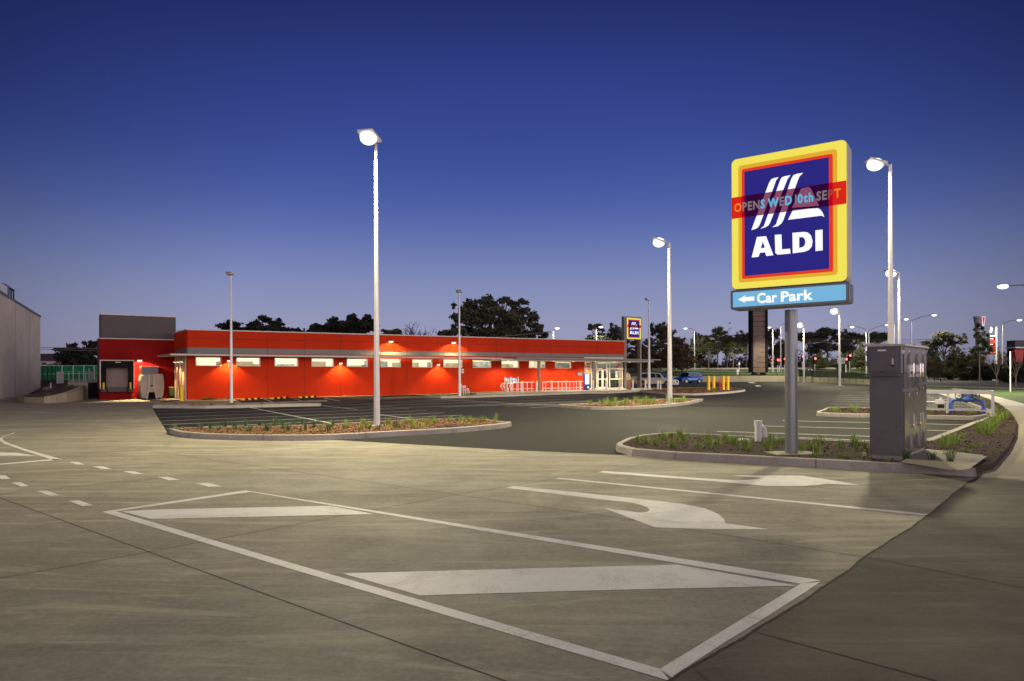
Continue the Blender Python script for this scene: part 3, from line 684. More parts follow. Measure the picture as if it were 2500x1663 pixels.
# ================================================================== SUPERMARKET
store = thing("supermarket", A0, "long low red supermarket with a grey band, high slot windows and a glazed entrance", "supermarket")
ztop = band(806, 834); zband1 = band(848, 865.6); zband0 = band(863, 873)
zwt = band(871, 881, xl=477, xr=1374); zwb = band(893.6, 899.5, xl=477, xr=1374)
WIN = [(477, 540), (576.2, 635.7), (670, 728), (760, 815), (846, 898), (928, 978.5), (1006, 1055.5), (1082, 1128.7), (1154, 1199), (1223.5, 1267), (1291, 1331), (1354.6, 1394)]
WS = [(F.s_of(a), F.s_of(b)) for a, b in WIN]
sE0, sE1 = F.s_of(1427), F.s_of(1522)                # glazed entrance
TH = .22
mb = MB()
F.box(mb, 0, sE0, -TH, 0, 0, zwb)
F.box(mb, 0, sE0, -TH, 0, zwt, zband0)
edges = [0] + [x for w in WS for x in w] + [sE0]
for a, b in zip(edges[0::2], edges[1::2]): F.box(mb, a, b, -TH, 0, zwb, zwt)
mb.build("wall", M['red'], store)
mb = MB(); F.box(mb, 0, L, -TH, .06, zband1, ztop); F.box(mb, -.06, .16, -4.65, -TH, zband1, ztop); mb.build("parapet", M['red'], store)
mb = MB(); F.box(mb, 0, L, -TH, .03, zband0, zband1); F.box(mb, -.03, .16, -4.65, -TH, zband0, zband1); mb.build("grey_band", M['band'], store)
mb = MB(); F.box(mb, -.10, L + .04, -.3, .10, lambda s: ztop(s), lambda s: ztop(s) + .07); F.box(mb, -.10, .2, -4.65, -.3, lambda s: ztop(s), lambda s: ztop(s) + .07); mb.build("capping", M['trim'], store)
# grooves between the panels
mb = MB()
for x in (558.7, 653, 744, 830.6, 913, 992.8, 1069, 1143, 1212, 1278, 1343, 1405): 
    s = F.s_of(x); F.box(mb, s - .012, s + .012, .0, .004, 0, zwb if any(a < s < b for a, b in WS) else zband0)
for x in (558.7, 653, 744, 830.6, 913, 992.8, 1069, 1143, 1212, 1278, 1343, 1456):
    s = F.s_of(x); F.box(mb, s - .012, s + .012, .06, .064, zband1, ztop); F.box(mb, s - .012, s + .012, .03, .034, zband0, zband1)
zg = lambda s: zband1(s) + (ztop(s) - zband1(s)) * .52
F.box(mb, 0, L, .06, .0645, zg, lambda s: zg(s) + .022)
for x in (1252, 1240): pass
mb.build("panel_joints", M['groove'], store)
# side wall, back and roof shell
W_ = 20.0
mb = MB(); F.box(mb, 0, .22, -4.65, -TH, 0, zband0(0)); mb.build("side_wall", M['red'], store)
mb = MB(); F.box(mb, 0, L, -W_, -W_ + .2, 0, 3.4); F.box(mb, L - .2, L, -W_, -TH, 0, lambda s: ztop(s)); F.box(mb, 0, .2, -W_, -4.65, 0, 3.6); mb.build("back_wall", M['red'], store)
mb = MB(); F.box(mb, .22, L - .2, -W_, -TH, 3.42, 3.55); mb.build("roof", M['louvre'], store)
# windows
M['winframe'] = mat("cream_window_frame", (.72, .62, .48), 0.5, var=0.03)
mg = bpy.data.materials.new("clear_glass"); mg.use_nodes = True; gn = mg.node_tree.nodes; gl = mg.node_tree.links; gn.remove(gn["Principled BSDF"])
tr = gn.new("ShaderNodeBsdfTransparent"); tr.inputs[0].default_value = (.9, .93, .9, 1); gs = gn.new("ShaderNodeBsdfGlossy"); gs.inputs["Roughness"].default_value = .03
fr_ = gn.new("ShaderNodeFresnel"); fr_.inputs[0].default_value = 1.45; mxs = gn.new("ShaderNodeMixShader")
gl.new(fr_.outputs[0], mxs.inputs[0]); gl.new(tr.outputs[0], mxs.inputs[1]); gl.new(gs.outputs[0], mxs.inputs[2]); gl.new(mxs.outputs[0], gn["Material Output"].inputs[0])
M['glass'] = mg
for a, b in WS:
    mb = MB(); t = .05
    F.box(mb, a, b, -.16, .03, lambda s: zwb(s), lambda s: zwb(s) + t); F.box(mb, a, b, -.16, .03, lambda s: zwt(s) - t, lambda s: zwt(s) - .001)
    F.box(mb, a, a + t, -.16, .028, lambda s: zwb(s) + t, lambda s: zwt(s) - t); F.box(mb, b - t, b, -.16, .028, lambda s: zwb(s) + t, lambda s: zwt(s) - t)
    w = mb.build("window", M['winframe'], store)
    mb = MB(); mb.poly([F.P(a + t, -.08, zwb(a) + t), F.P(b - t, -.08, zwb(b) + t), F.P(b - t, -.08, zwt(b) - t), F.P(a + t, -.08, zwt(a) - t)])
    mb.build("pane", M['glass'], w)
# interior seen through the windows
M['inwall'] = mat("interior_wall", (.72, .62, .42), .8, var=.1, scale=.4); M['inceil'] = mat("interior_ceiling", (.85, .85, .85), .8, var=0)
M['shelf'] = mat("shop_shelf", (.30, .23, .11), .7, var=.4, scale=1.2); M['shelfgreen'] = mat("shelf_goods", (.22, .24, .2), .7, var=.6, scale=2.5)
M['troffer'] = glow("ceiling_light", (255, 255, 250), 10.0)
mb = MB(); F.box(mb, .25, L - .25, -13, -12.9, 0.05, 3.3); F.box(mb, L - .3, L - .24, -12.9, -TH, 0.05, 3.3); mb.build("interior_wall", M['inwall'], store)
mb = MB(); F.box(mb, .25, L - .25, -W_ + .25, -TH - .02, 3.32, 3.38); mb.build("interior_ceiling", M['inceil'], store)
mb = MB(); F.box(mb, .25, L - .25, -W_ + .25, -TH - .02, .02, .06); mb.build("interior_floor", M['offwhite'], store)
mb = MB()
for i in range(9):
    o = -1.4 - 1.35 * i
    F.box(mb, .8, L - 1, o - .16, o, 3.20, 3.25)
mb.build("ceiling_lights", M['troffer'], store)
mb = MB(); mb2 = MB(); s = .8; k = 0
while s < sE0 - 4:
    w = rnd.uniform(1.2, 3.2); o = rnd.choice((-4, -6, -8, -9.5)); h = rnd.uniform(2.35, 2.75)
    F.box(mb if k % 3 else mb2, s, s + w, o - .5, o, .05, h); s += w + rnd.uniform(.2, 1.4); k += 1
    if k % 2: F.box(mb2, s, s + .5, -3.2, -2.9, .05, rnd.uniform(2.3, 2.6))
mb.build("shelf", M['shelf'], store); mb2.build("shelf", M['shelfgreen'], store)

# sunshade ledge running round the corner
M['fascia'] = mat("pale_fascia", (.55, .52, .45), .4, var=.04)
zl1 = band(863.5, 874, 1.1, 436, 1250); zl0 = lambda s: zl1(s) - .11
mb = MB(); s1_ = F.s_of(1247, 1.1); F.box(mb, -1.15, s1_, .07, 1.1, zl0, zl1); F.box(mb, -1.15, -.06, -4.6, .07, lambda s: zl0(0), lambda s: zl1(0)); mb.build("sunshade", M['fascia'], store)
# recessed side: ribs and small lamps on the short side wall
mb = MB()
for i in range(5): F.box(mb, -.10, 0, -4.3 + i * .95, -4.16 + i * .95, 0, zl0(0) - .02)
mb.build("rib", M['winframe'], store)

# wall lights
def wall_light(fr, s, o, z, w=.28, label="", group="warm lamps on the red walls", power=60, angle=118, col=(1, .78, .34), parent_kind=True):
    p = fr.P(s, o, z); t = thing("wall_light", p, label, "wall light", group)
    mb = MB(); q = [fr.P(s - w / 2, o, z - .02), fr.P(s + w / 2, o, z - .02), fr.P(s + w / 2, o + .2, z + .05), fr.P(s - w / 2, o + .2, z + .05)]
    mb.add([fr.P(s - w / 2, o + .003, z - .06), fr.P(s + w / 2, o + .003, z - .06), fr.P(s + w / 2, o + .22, z + .0), fr.P(s - w / 2, o + .22, z + .0),
            fr.P(s - w / 2, o + .003, z + .08), fr.P(s + w / 2, o + .003, z + .08), fr.P(s + w / 2, o + .2, z + .05), fr.P(s - w / 2, o + .2, z + .05)],
           [(3, 2, 1, 0)[::-1], (4, 5, 6, 7), (0, 1, 5, 4), (1, 2, 6, 5), (2, 3, 7, 6), (3, 0, 4, 7)])
    mb.build("housing", M['trim'], t)
    mb = MB(); mb.poly([fr.P(s - w * .42, o + .02, z - .062), fr.P(s + w * .42, o + .02, z - .062), fr.P(s + w * .42, o + .21, z - .012), fr.P(s - w * .42, o + .21, z - .012)]); mb.build("lens", M['warmlamp'], t)
    l = bpy.data.lights.new("wall_lamp", 'SPOT'); l.energy = power * 5.5; l.color = col; l.spot_size = R(angle); l.spot_blend = .35; l.shadow_soft_size = .05
    lo = bpy.data.objects.new("lamp", l); COL.objects.link(lo); lo.parent = t
    pos = fr.P(s, o + .20, z - .05) - p; lo.location = pos
    d = (Vector((0, 0, -1)) - Vector((fr.n.x, fr.n.y, 0)) * .14).normalized(); lo.rotation_euler = d.to_track_quat('-Z', 'Y').to_euler()
    return t
for px, py, lb in ((953, 834, "warm lamp on the parapet just right of the tall lit pole"), (1106, 836.5, "warm lamp on the parapet beside the third pole")):
    wall_light(F, F.s_of(px, .06, py), .065, F.z_of(px, py, .06), .35, lb, power=170, angle=150)
for px, py, lb in ((557.5, 881, "warm lamp low on the red wall behind the first slim pole"), (830.6, 887, "warm lamp low on the red wall left of the tall pole"), (1069, 890.5, "warm lamp low on the red wall between two slot windows")):
    wall_light(F, F.s_of(px, 0, py), .004, F.z_of(px, py, 0), .22, lb, power=85, angle=125)
FS = Frame(F.P(0, 0, 0), (-F.n.x, -F.n.y))   # short side wall, running back
FS.n = -Vector((F.u.x, F.u.y))
for i, sfrac in enumerate((.9, 2.1, 3.4)):
    wall_light(FS, sfrac, .10, zl0(0) - .35 , .2, ("front", "middle", "rear")[i] + " one of the three small lamps on the ribbed side wall", group="lamps on the ribbed side wall", power=42, angle=70)

# ---------------- entrance glazing
g_ = MB(); zd = band(882, 882, xl=1427, xr=1522)
zt = lambda s: F.z_of(1475, 881, 0); ztr1 = F.z_of(1475, 898.5); ztr0 = F.z_of(1475, 902)
ent = MB(); ft = .07
zT = F.z_of(1475, 881.5)
sx = lambda px: F.s_of(px)
F.box(ent, sE0, sE1, -.1, .02, zT - .06, zband0); F.box(ent, sE0, sE1, -.08, .0, .1, .2)
for px in (1427.5, 1432, 1444, 1451, 1457, 1482, 1488.5, 1519): s = sx(px); F.box(ent, s - ft / 2, s + ft / 2, -.1, .022, .2, zT - .06)
F.box(ent, sE0, sE1, -.09, .03, ztr0, ztr1)
ent_o = ent.build("entrance_frame", M['winframe'], store)
mb = MB(); F.box(mb, sx(1456), sx(1466.5), .03, .075, .12, ztr0 - .01); d = MB()
def door(px0, px1, o):
    a, b = sx(px0), sx(px1); mb = MB(); t = .11
    F.box(mb, a, a + t, o, o + .05, .12, ztr0 - .02); F.box(mb, b - t, b, o, o + .05, .12, ztr0 - .02); F.box(mb, a + t, b - t, o, o + .05, .12, .3)
    F.box(mb, a + t, b - t, o, o + .05, ztr0 - .1, ztr0 - .02); F.box(mb, a + t, b - t, o, o + .05, .98, 1.08)
    D = mb.build("sliding_door", M['winframe'], store)
    mb = MB(); mb.poly([F.P(a + t, o + .02, .3), F.P(b - t, o + .02, .3), F.P(b - t, o + .02, ztr0 - .1), F.P(a + t, o + .02, ztr0 - .1)]); mb.build("pane", M['glass'], D)
door(1457.5, 1469.5, .03); door(1470, 1482, .03)
mb = MB()
for a, b in ((1427.5, 1432), (1432, 1444), (1444, 1451), (1451, 1457), (1457, 1482), (1482, 1488.5), (1488.5, 1519)):
    mb.poly([F.P(sx(a) + .03, -.04, ztr1), F.P(sx(b) - .03, -.04, ztr1), F.P(sx(b) - .03, -.04, zT - .06), F.P(sx(a) + .03, -.04, zT - .06)])
    if a != 1457: mb.poly([F.P(sx(a) + .03, -.04, .2), F.P(sx(b) - .03, -.04, .2), F.P(sx(b) - .03, -.04, ztr0), F.P(sx(a) + .03, -.04, ztr0)])
mb.build("entrance_glass", M['glass'], store)
mb = MB(); F.box(mb, sx(1488.5), sx(1519), -.05, .025, .98, 1.07); F.box(mb, sx(1474) - .22, sx(1474) + .18, .031, .06, ztr0 + .05, ztr0 + .12, 1); mb.build("rail", [M['winframe'], M['black']], store)
# lobby interior
M['poster_orange'] = mat("orange_poster", (.8, .32, .12), .5, var=.25, scale=4); M['poster_red'] = mat("red_poster", (.55, .05, .05), .5, var=.1)
M['goods'] = mat("shop_goods", (.07, .085, .06), .7, var=.8, scale=5)
mb = MB()
for i in range(6):
    s = sE0 + .3 + i * .95; F.box(mb, s, s + .62, -3.2 - (i % 3) * 1.1, -2.7 - (i % 3) * 1.1, .06, 1.2 + (i * 37 % 5) * .22)
F.box(mb, sE0 + .2, sE1 - .2, -4.6, -4.4, .06, 2.6)
F.box(mb, L - .42, L - .31, -12.5, -.5, .06, 2.55)
mb.build("lobby_shelf", M['goods'], store)
mb = MB(); F.box(mb, sx(1433.5), sx(1443), -.035, -.03, ztr1 + .25, zT - .15); F.box(mb, sx(1433.5), sx(1443), -.035, -.03, 1.55, 2.2); mb.build("window_poster", M['poster_orange'], store)
mb = MB(); F.box(mb, sx(1503), sx(1509), -.035, -.03, 1.95, 2.3); F.box(mb, sx(1511), sx(1518), -.25, -.2, ztr1 + .1, zT - .2); mb.build("window_poster", M['poster_red'], store)
mb = MB()
for i in range(7): F.box(mb, sx(1502.5), sx(1509), -.034, -.03, .95 + i * .13, .95 + i * .13 + .07)
mb.build("notice", M['white'], store)
mb = MB()
for px in (1461, 1466, 1476, 1480): 
    for z in (1.35, 1.5, 1.62): F.box(mb, sx(px) - .09, sx(px) + .09, -.3, -.2, z, z + .09)
mb.build("door_sticker", M['black'], store)

# ---------------- entrance canopy: slab on slim columns, downlights
oC = 3.1
zc1 = band(872.5, 877.5, oC, 1260, 1610); zc0 = lambda s: zc1(s) - .10
can = thing("entrance_canopy", F.P(F.s_of(1316, 2.2), 2.2, .1), "flat grey canopy on slim columns in front of the store entrance", "canopy")
sc0, sc1 = F.s_of(1262, oC), F.s_of(1614, oC)
mb = MB(); F.box(mb, sc0, sc1, .12, oC, zc0, zc1); mb.build("roof_slab", M['column'], can)
mb = MB(); F.box(mb, sc0 - 1.2, sc1 - .45, .12, oC - .5, lambda s: zc0(s) - .16, lambda s: zc0(s) - .002); mb.build("soffit", M['fascia'], can)
for px, w in ((1316, .18), (1449, .2)):
    s = F.s_of(px, 2.3); mb = MB(); F.box(mb, s - w / 2, s + w / 2, 2.2, 2.2 + w, .1, lambda q: zc0(q) - .162); mb.build("column", M['column'], can)
for px in (1241, 1352, 1452, 1537, 1400, 1500):
    s = F.s_of(px, 1.5); zz = zc0(s) - .172; mb = MB(); mb.tube(F.P(s, 1.5, zz), F.P(s, 1.5, zz + .01), .09, .09, 12); mb.build("downlight", M['warmlamp'], can)
    l = bpy.data.lights.new("down_lamp", 'SPOT'); l.energy = 300; l.color = (1, .88, .66); l.spot_size = R(150); l.spot_blend = .5; l.shadow_soft_size = .08
    lo = bpy.data.objects.new("lamp", l); COL.objects.link(lo); lo.parent = can; lo.location = F.P(s, 1.5, zz - .06) - Vector(can["_o"])

# ---------------- text and logo helpers
def text_mesh(txt, height, offset=0.0, spacing=1.0):
    c = bpy.data.curves.new("t", 'FONT'); c.body = txt; c.size = height * 1.37; c.offset = offset * height; c.space_character = spacing; c.resolution_u = 3
    c.offset = offset; o = bpy.data.objects.new("t", c); COL.objects.link(o); me = bpy.data.meshes.new_from_object(o)
    vs = [tuple(v.co) for v in me.vertices]; fs = [tuple(p.vertices) for p in me.polygons]
    bpy.data.objects.remove(o); bpy.data.curves.remove(c); bpy.data.meshes.remove(me)
    x0 = min(v[0] for v in vs); x1 = max(v[0] for v in vs)
    return [(v[0] - x0, v[1]) for v in vs], fs, x1 - x0
class Panel:                      # flat sign face: (a, b) in 0..1 across and up -> world, with offset towards the viewer
    def __init__(s, tl, tr, br, bl): s.tl, s.tr, s.br, s.bl = map(Vector, (tl, tr, br, bl)); s.n = (s.tr - s.tl).cross(s.tl - s.bl).normalized(); s.w = (s.tr - s.tl).length; s.h = (s.tl - s.bl).length
    def P(s, a, b, o=0.0): return s.bl.lerp(s.br, a).lerp(s.tl.lerp(s.tr, a), b) + s.n * o
def homog(src):                   # image quad -> unit square map (y up)
    dst = [(0, 1), (1, 1), (1, 0), (0, 0)]; A = []; bb = []
    for (x, y), (u, v) in zip(src, dst):
        A.append([x, y, 1, 0, 0, 0, -u * x, -u * y]); bb.append(u); A.append([0, 0, 0, x, y, 1, -v * x, -v * y]); bb.append(v)
    h = np.linalg.solve(np.array(A, float), np.array(bb, float))
    def f(x, y):
        w = h[6] * x + h[7] * y + 1; return ((h[0] * x + h[1] * y + h[2]) / w, (h[3] * x + h[4] * y + h[5]) / w)
    return f
def rrect(x0, y0, x1, y1, r, asp, n=5):
    pts = []
    for cx_, cy_, a0 in ((x1 - r, y1 - r * asp, 0), (x0 + r, y1 - r * asp, 90), (x0 + r, y0 + r * asp, 180), (x1 - r, y0 + r * asp, 270)):
        for i in range(n + 1):
            a = R(a0 + 90 * i / n); pts.append((cx_ + r * math.cos(a), cy_ + r * asp * math.sin(a)))
    return pts
def spoly(mb, pn, pts, o, m=0): mb.poly([pn.P(a, b, o) for a, b in pts], m)
ZS = homog([(158, 243), (1113, 68), (1122, 1245), (165, 1318)])
LOGO = {}
LOGO['stripes'] = [
    [(325, 825), (470, 435), (490, 402), (515, 392), (550, 385), (528, 415), (520, 440), (395, 780), (380, 803), (362, 815)],
    [(400, 815), (430, 790), (560, 420), (575, 388), (600, 378), (650, 368), (625, 400), (480, 765), (468, 785), (445, 800)],
    [(498, 802), (530, 778), (655, 402), (672, 370), (700, 358), (755, 349), (725, 378), (715, 400), (590, 745), (575, 770), (545, 793)],
    [(630, 740), (672, 655), (880, 643), (900, 655), (918, 680), (932, 716), (908, 705)],
    [(662, 640), (738, 480), (800, 466), (818, 478), (888, 622)]]
LOGO['A'] = [[(328, 1053), (372, 882), (448, 876), (510, 1034), (450, 1041), (440, 1010), (398, 1014), (385, 1047)]]
LOGO['L'] = [[(520, 865), (576, 861), (580, 985), (648, 980), (652, 1020), (545, 1030), (525, 1015)]]
LOGO['D'] = [[(667, 848), (760, 840), (795, 845), (822, 870), (835, 915), (830, 960), (805, 990), (770, 1005), (670, 1018)]]
LOGO['I'] = [[(857, 828), (918, 820), (920, 993), (860, 1000)]]
HOLES = [[(405, 976), (421, 920), (438, 972)], [(724, 885), (750, 882), (768, 895), (777, 925), (768, 955), (750, 968), (724, 972)]]
E = {k: glow("sign_" + k, c, s_) for k, c, s_ in (("yellow", (238, 222, 88), 1.05), ("amber", (226, 172, 52), 1), ("red", (226, 58, 38), 1), ("blue", (44, 40, 128), 1), ("white", (240, 242, 240), 1.15),
     ("lightblue", (118, 180, 220), 1.0), ("banner_red", (215, 38, 28), 1), ("banner_crimson", (196, 0, 32), 1), ("banner_amber", (236, 130, 40), 1), ("banner_cyan", (90, 185, 225), 1), ("banner_grey", (128, 112, 122), 1), ("wine", (150, 70, 66), 1))}
mw = bpy.data.materials.new("banner_see_through"); mw.use_nodes = True; gn = mw.node_tree.nodes; gl = mw.node_tree.links; gn.remove(gn["Principled BSDF"])
tr = gn.new("ShaderNodeBsdfTransparent"); tr.inputs[0].default_value = (.22, .07, .14, 1); em = gn.new("ShaderNodeEmission"); em.inputs[0].default_value = (*lin((44, 2, 16)), 1)
ads = gn.new("ShaderNodeAddShader"); gl.new(tr.outputs[0], ads.inputs[0]); gl.new(em.outputs[0], ads.inputs[1]); gl.new(ads.outputs[0], gn["Material Output"].inputs[0])

def store_sign(pn, parent, k=1.0, small=False):
    """yellow, amber, red and blue bordered face with the letters and the stripe emblem"""
    asp = pn.w / pn.h
    lay = [(rrect(0, 0, 1, 1, .045, asp), "yellow", "border", 0.0), (rrect(.062, .047, .925, .945, .03, asp), "amber", "border", .004 * k), (rrect(.095, .073, .89, .915, .02, asp), "red", "border", .008 * k),
           (rrect(.12, .095, .858, .893, .008, asp), "blue", "panel", .012 * k)]
    for pts, c, nm, o in lay:
        mb = MB(); spoly(mb, pn, pts, o); mb.build(nm, E[c], parent)
    for nm, key in (("emblem", 'stripes'), ("letter", 'A'), ("letter", 'L'), ("letter", 'D'), ("letter", 'I')):
        mb = MB()
        for p in LOGO[key]:
            q = [ZS(*v) for v in p]; a = sum(u[0] * v[1] - v[0] * u[1] for u, v in zip(q, q[1:] + q[:1]))
            spoly(mb, pn, q if a > 0 else q[::-1], .017 * k)
        if key in 'AD':
            h = HOLES[0 if key == 'A' else 1]; q = [ZS(*v) for v in h]; a = sum(u[0] * v[1] - v[0] * u[1] for u, v in zip(q, q[1:] + q[:1]))
            spoly(mb, pn, q if a > 0 else q[::-1], .021 * k, 1)
        mb.build(nm, [E['white'], E['blue']], parent)

# ---------------- sign tower at the entrance
P1, P2_ = G(1529, 950.5), G(1564, 949.5)
FT = Frame(P1.xy, (P2_ - P1).xy)
sT0 = FT.s_of(1524.5); sT1 = FT.s_of(1566.5); zTt = FT.z_of(1526, 772.5); zTt2 = FT.z_of(1566, 774)
tower = thing("sign_tower", P1, "tall grey twin post frame holding the small lit store sign above the entrance", "sign tower")
zpt = lambda s: zTt + (zTt2 - zTt) * (s - sT0) / (sT1 - sT0)
pw = .42
for a, b in ((sT0, sT0 + pw * .8), (sT1 - pw * .62, sT1)):
    mb = MB(); FT.box(mb, a, b, -.35, 0, .05, zpt); mb.build("post", M['column'], tower)
zb0 = FT.z_of(1545, 829)
mb = MB(); FT.box(mb, sT0 + pw * .8, sT1 - pw * .62, -.33, -.02, zb0, zpt); mb.build("backing", M['column'], tower)
a, b = FT.s_of(1530.8, .1), FT.s_of(1565, .1)
zs1, zs0 = FT.z_of(1548, 777, .1), FT.z_of(1548, 828, .1)
mb = MB(); FT.box(mb, a, b, .0, .1, zs0, zs1); mb.build("sign_case", M['signbox'], tower)
pn = Panel(FT.P(a, .104, zs1), FT.P(b, .104, zs1), FT.P(b, .104, zs0), FT.P(a, .104, zs0)); store_sign(pn, tower, 1.5)
def ban(pn, parent, v0, v1, k):
    for a, b, m in ((0, .095, E['banner_red']), (.095, .12, E['banner_crimson']), (.12, .858, mw), (.858, .89, E['banner_crimson']), (.89, 1, E['banner_red'])):
        mb = MB(); spoly(mb, pn, [(a, v0), (b, v0), (b, v1), (a, v1)], .03 * k); mb.build("banner", m, parent)
ban(pn, tower, .545, .68, 1.5)

# ---------------- THE BIG SIGN
sg = thing("car_park_sign", G(1935, 1108, .12), "big lit yellow and blue store sign on a grey post above a car park panel", "store sign")
dl, dr = 13.68, 12.51
PN = Panel(at(1786.4, 391.3, dl), at(2066.6, 340.0, dr), at(2066.6 + 2.6, 685.4, dr), at(1786.4 + 2, 706.8, dl))
PN.br.x, PN.br.y = PN.tr.x, PN.tr.y; PN.bl.x, PN.bl.y = PN.tl.x, PN.tl.y
store_sign(PN, sg)
back = Vector((-PN.n.x, -PN.n.y, 0)).normalized()
def case(pn, depth, m, name, grow=0.0, r=.05, inner=.03):
    asp = pn.w / pn.h; mb = MB(); out = rrect(-grow, -grow * asp, 1 + grow, 1 + grow * asp, r, asp, 4); rings = []
    for o, g in ((-.003, 0), (.0, .006), (-.05, .012), (-depth + .05, .012), (-depth, .0)):
        c = [(.5 + (p[0] - .5) * (1 + g * 1.2), .5 + (p[1] - .5) * (1 + g)) for p in out]; rings.append([pn.P(a, b, o) for a, b in c])
    n = len(out)
    for A, B in zip(rings[:-1], rings[1:]): mb.add(A + B, [(i, (i + 1) % n, n + (i + 1) % n, n + i)[::-1] for i in range(n)], 0, True)
    mb.add(rings[-1], [tuple(range(n))[::-1]]); mb.add(rings[0], [tuple(range(n))])
    return mb.build(name, m, sg)
case(PN, .55, M['signbox'], "sign_case")
# red opening-day banner
lo, hi = ZS(165, 735), ZS(163, 557)
v0, v1 = .542, .706
ban(PN, sg, v0, v1, 1.0)
hh = .066
adv = []; x = 0
chars = [("O", 'banner_amber'), ("P", 'banner_grey'), ("E", 'banner_grey'), ("N", 'banner_grey'), ("S", 'banner_cyan'), (" ", ''), ("W", 'banner_cyan'), ("E", 'banner_grey'), ("D", 'banner_cyan'), (" ", ''),
         ("1", 'banner_grey'), ("0", 'banner_cyan'), ("t", 'banner_cyan'), ("h", 'banner_cyan'), (" ", ''), ("S", 'banner_grey'), ("E", 'banner_grey'), ("P", 'wine'), ("T", 'banner_amber')]
tot = 0; items = []
for c, m in chars:
    if c == " ": tot += .30; continue
    v, f, w = text_mesh(c, 1.0, .045); items.append((v, f, w, m, tot)); tot += w + .14
sx_ = (.965 - .028) / tot
for v, f, w, m, x0 in items:
    mb = MB(); mb.add([PN.P(.028 + (x0 + p[0]) * sx_, .593 + p[1] * hh, .036) for p in v], f); mb.build("banner_letter", E[m], sg)
# blue car park panel
PB = Panel(at(1788.5, 712.7, dl), at(2069.5, 692.0, dr), at(2070, 734.5, dr), at(1789, 752.9, dl))
PB.tl.xy = PN.tl.xy; PB.bl.xy = PN.tl.xy; PB.tr.xy = PN.tr.xy; PB.br.xy = PN.tr.xy
case(PB, .55, M['signbox_dark'], "car_park_case", .012, .02)
mb = MB(); spoly(mb, PB, rrect(.008, .05, .992, .95, .01, PB.w / PB.h), .012); mb.build("car_park_panel", E['lightblue'], sg)
ZB = homog([(165, 1338), (1122, 1268), (1122, 1413), (168, 1475)])
mb = MB(); q = [ZB(*p) for p in ((218, 1404), (282, 1366), (276, 1383), (357, 1376), (358, 1411), (276, 1417), (282, 1430))]; spoly(mb, PB, q[::-1], .018); mb.build("arrow", E['white'], sg)
for wd, a0, a1 in (("Car", .234, .415), ("Park", .448, .726)):
    v, f, w = text_mesh(wd, 1.0, .045, 1.04); mb = MB(); mb.add([PB.P(a0 + p[0] * ((a1 - a0) / w), .215 + p[1] * .60, .018) for p in v], f); mb.build("lettering", E['white'], sg)
pp = G(1935, 1108, .12); pc = Vector((pp.x + .02, pp.y + .1, 0))
mb = MB(); mb.tube((pc.x, pc.y, .08), (pc.x, pc.y, PB.bl.z - .05), .118, .118, 28); mb.build("post", M['signpole'], sg)
mb = MB(); mb.box((pc.x, pc.y, .10), (.9, .6, .06), R(8)); mb.build("footing", M['path'], sg)
# ================================================================== DOCK WING AND NEIGHBOUR
D0 = F.P(0, -4.65, 0)
FD = Frame((D0 - u_ * 0).xy, F.u)
sL = FD.s_of(243.5, 0, 950); zDr = lambda s: FD.z_of(340, 829); zR = FD.z_of(340, 829)
dock = thing("loading_dock", FD.P(sL, 0, 0), "dark red dock wing with a black dock shelter and grey louvred screen on its roof", "loading dock")
sD1 = .3
dw0, dw1 = FD.s_of(257, 0), FD.s_of(316, 0)
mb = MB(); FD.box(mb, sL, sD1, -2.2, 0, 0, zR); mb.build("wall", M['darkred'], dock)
mb = MB()
for px in (280, 300, 326, 367, 400): 
    s = FD.s_of(px); FD.box(mb, s - .01, s + .01, 0, .004, FD.z_of(340, 880) if px < 325 else 0, zR)
mb.build("panel_joints", M['groove'], dock)
zS = FD.z_of(340, 771)
mb = MB(); FD.box(mb, FD.s_of(247, -.3), FD.s_of(429.5, -.3), -2, -.3, zR + .06, zS); mb.build("roof_screen", M['louvre'], dock)
mb = MB(); z = zR + .12
while z < zS - .05: FD.box(mb, FD.s_of(247, -.3) + .02, FD.s_of(429.5, -.3) - .02, -.298, -.27, z, z + .035); z += .075
mb.build("louvres", M['louvre'], dock)
mb = MB(); FD.box(mb, FD.s_of(246.5, -.3), FD.s_of(430, -.3), -2.05, -.22, zS, zS + .07); FD.box(mb, sL - .02, sD1, -2.25, .05, zR, zR + .055); mb.build("capping", M['trim'], dock)
# dock shelter
sh0, sh1 = FD.s_of(243.5, .6), FD.s_of(328, .6); zh1 = FD.z_of(285, 880, .6); zh0 = FD.z_of(285, 949, .6); zhc = FD.z_of(285, 898, .6)
o1 = FD.s_of(259, .5); o2 = FD.s_of(314, .5)
mb = MB(); FD.box(mb, sh0 + .06, sh1 - .06, .01, .62, zhc, zh1 - .03); FD.box(mb, sh0 + .06, o1, .01, .6, zh0, zhc); FD.box(mb, o2, sh1 - .06, .01, .6, zh0, zhc); mb.build("dock_shelter", M['black'], dock)
mb = MB(); FD.box(mb, sh0, sh1, .02, .66, zh1 - .03, zh1 + .03); FD.box(mb, sh0, sh0 + .055, .02, .64, zh0, zh1 - .03); FD.box(mb, sh1 - .055, sh1, .02, .64, zh0, zh1 - .03); mb.build("shelter_trim", M['trim'], dock)
M['shutter'] = mat("grey_shutter", (.22, .17, .165), .55, var=.08)
zdo = FD.z_of(285, 946, .05); 
mb = MB(); n = 7
for i in range(n):
    a_, b_ = zdo + (zhc - zdo) * i / n, zdo + (zhc - zdo) * (i + 1) / n
    FD.box(mb, o1, o2, .02, .07, a_ + .012, b_ - .012)
FD.box(mb, o1, o2, .01, .055, zdo, zhc); mb.build("shutter", M['shutter'], dock)
zlv = FD.z_of(285, 957, .3)
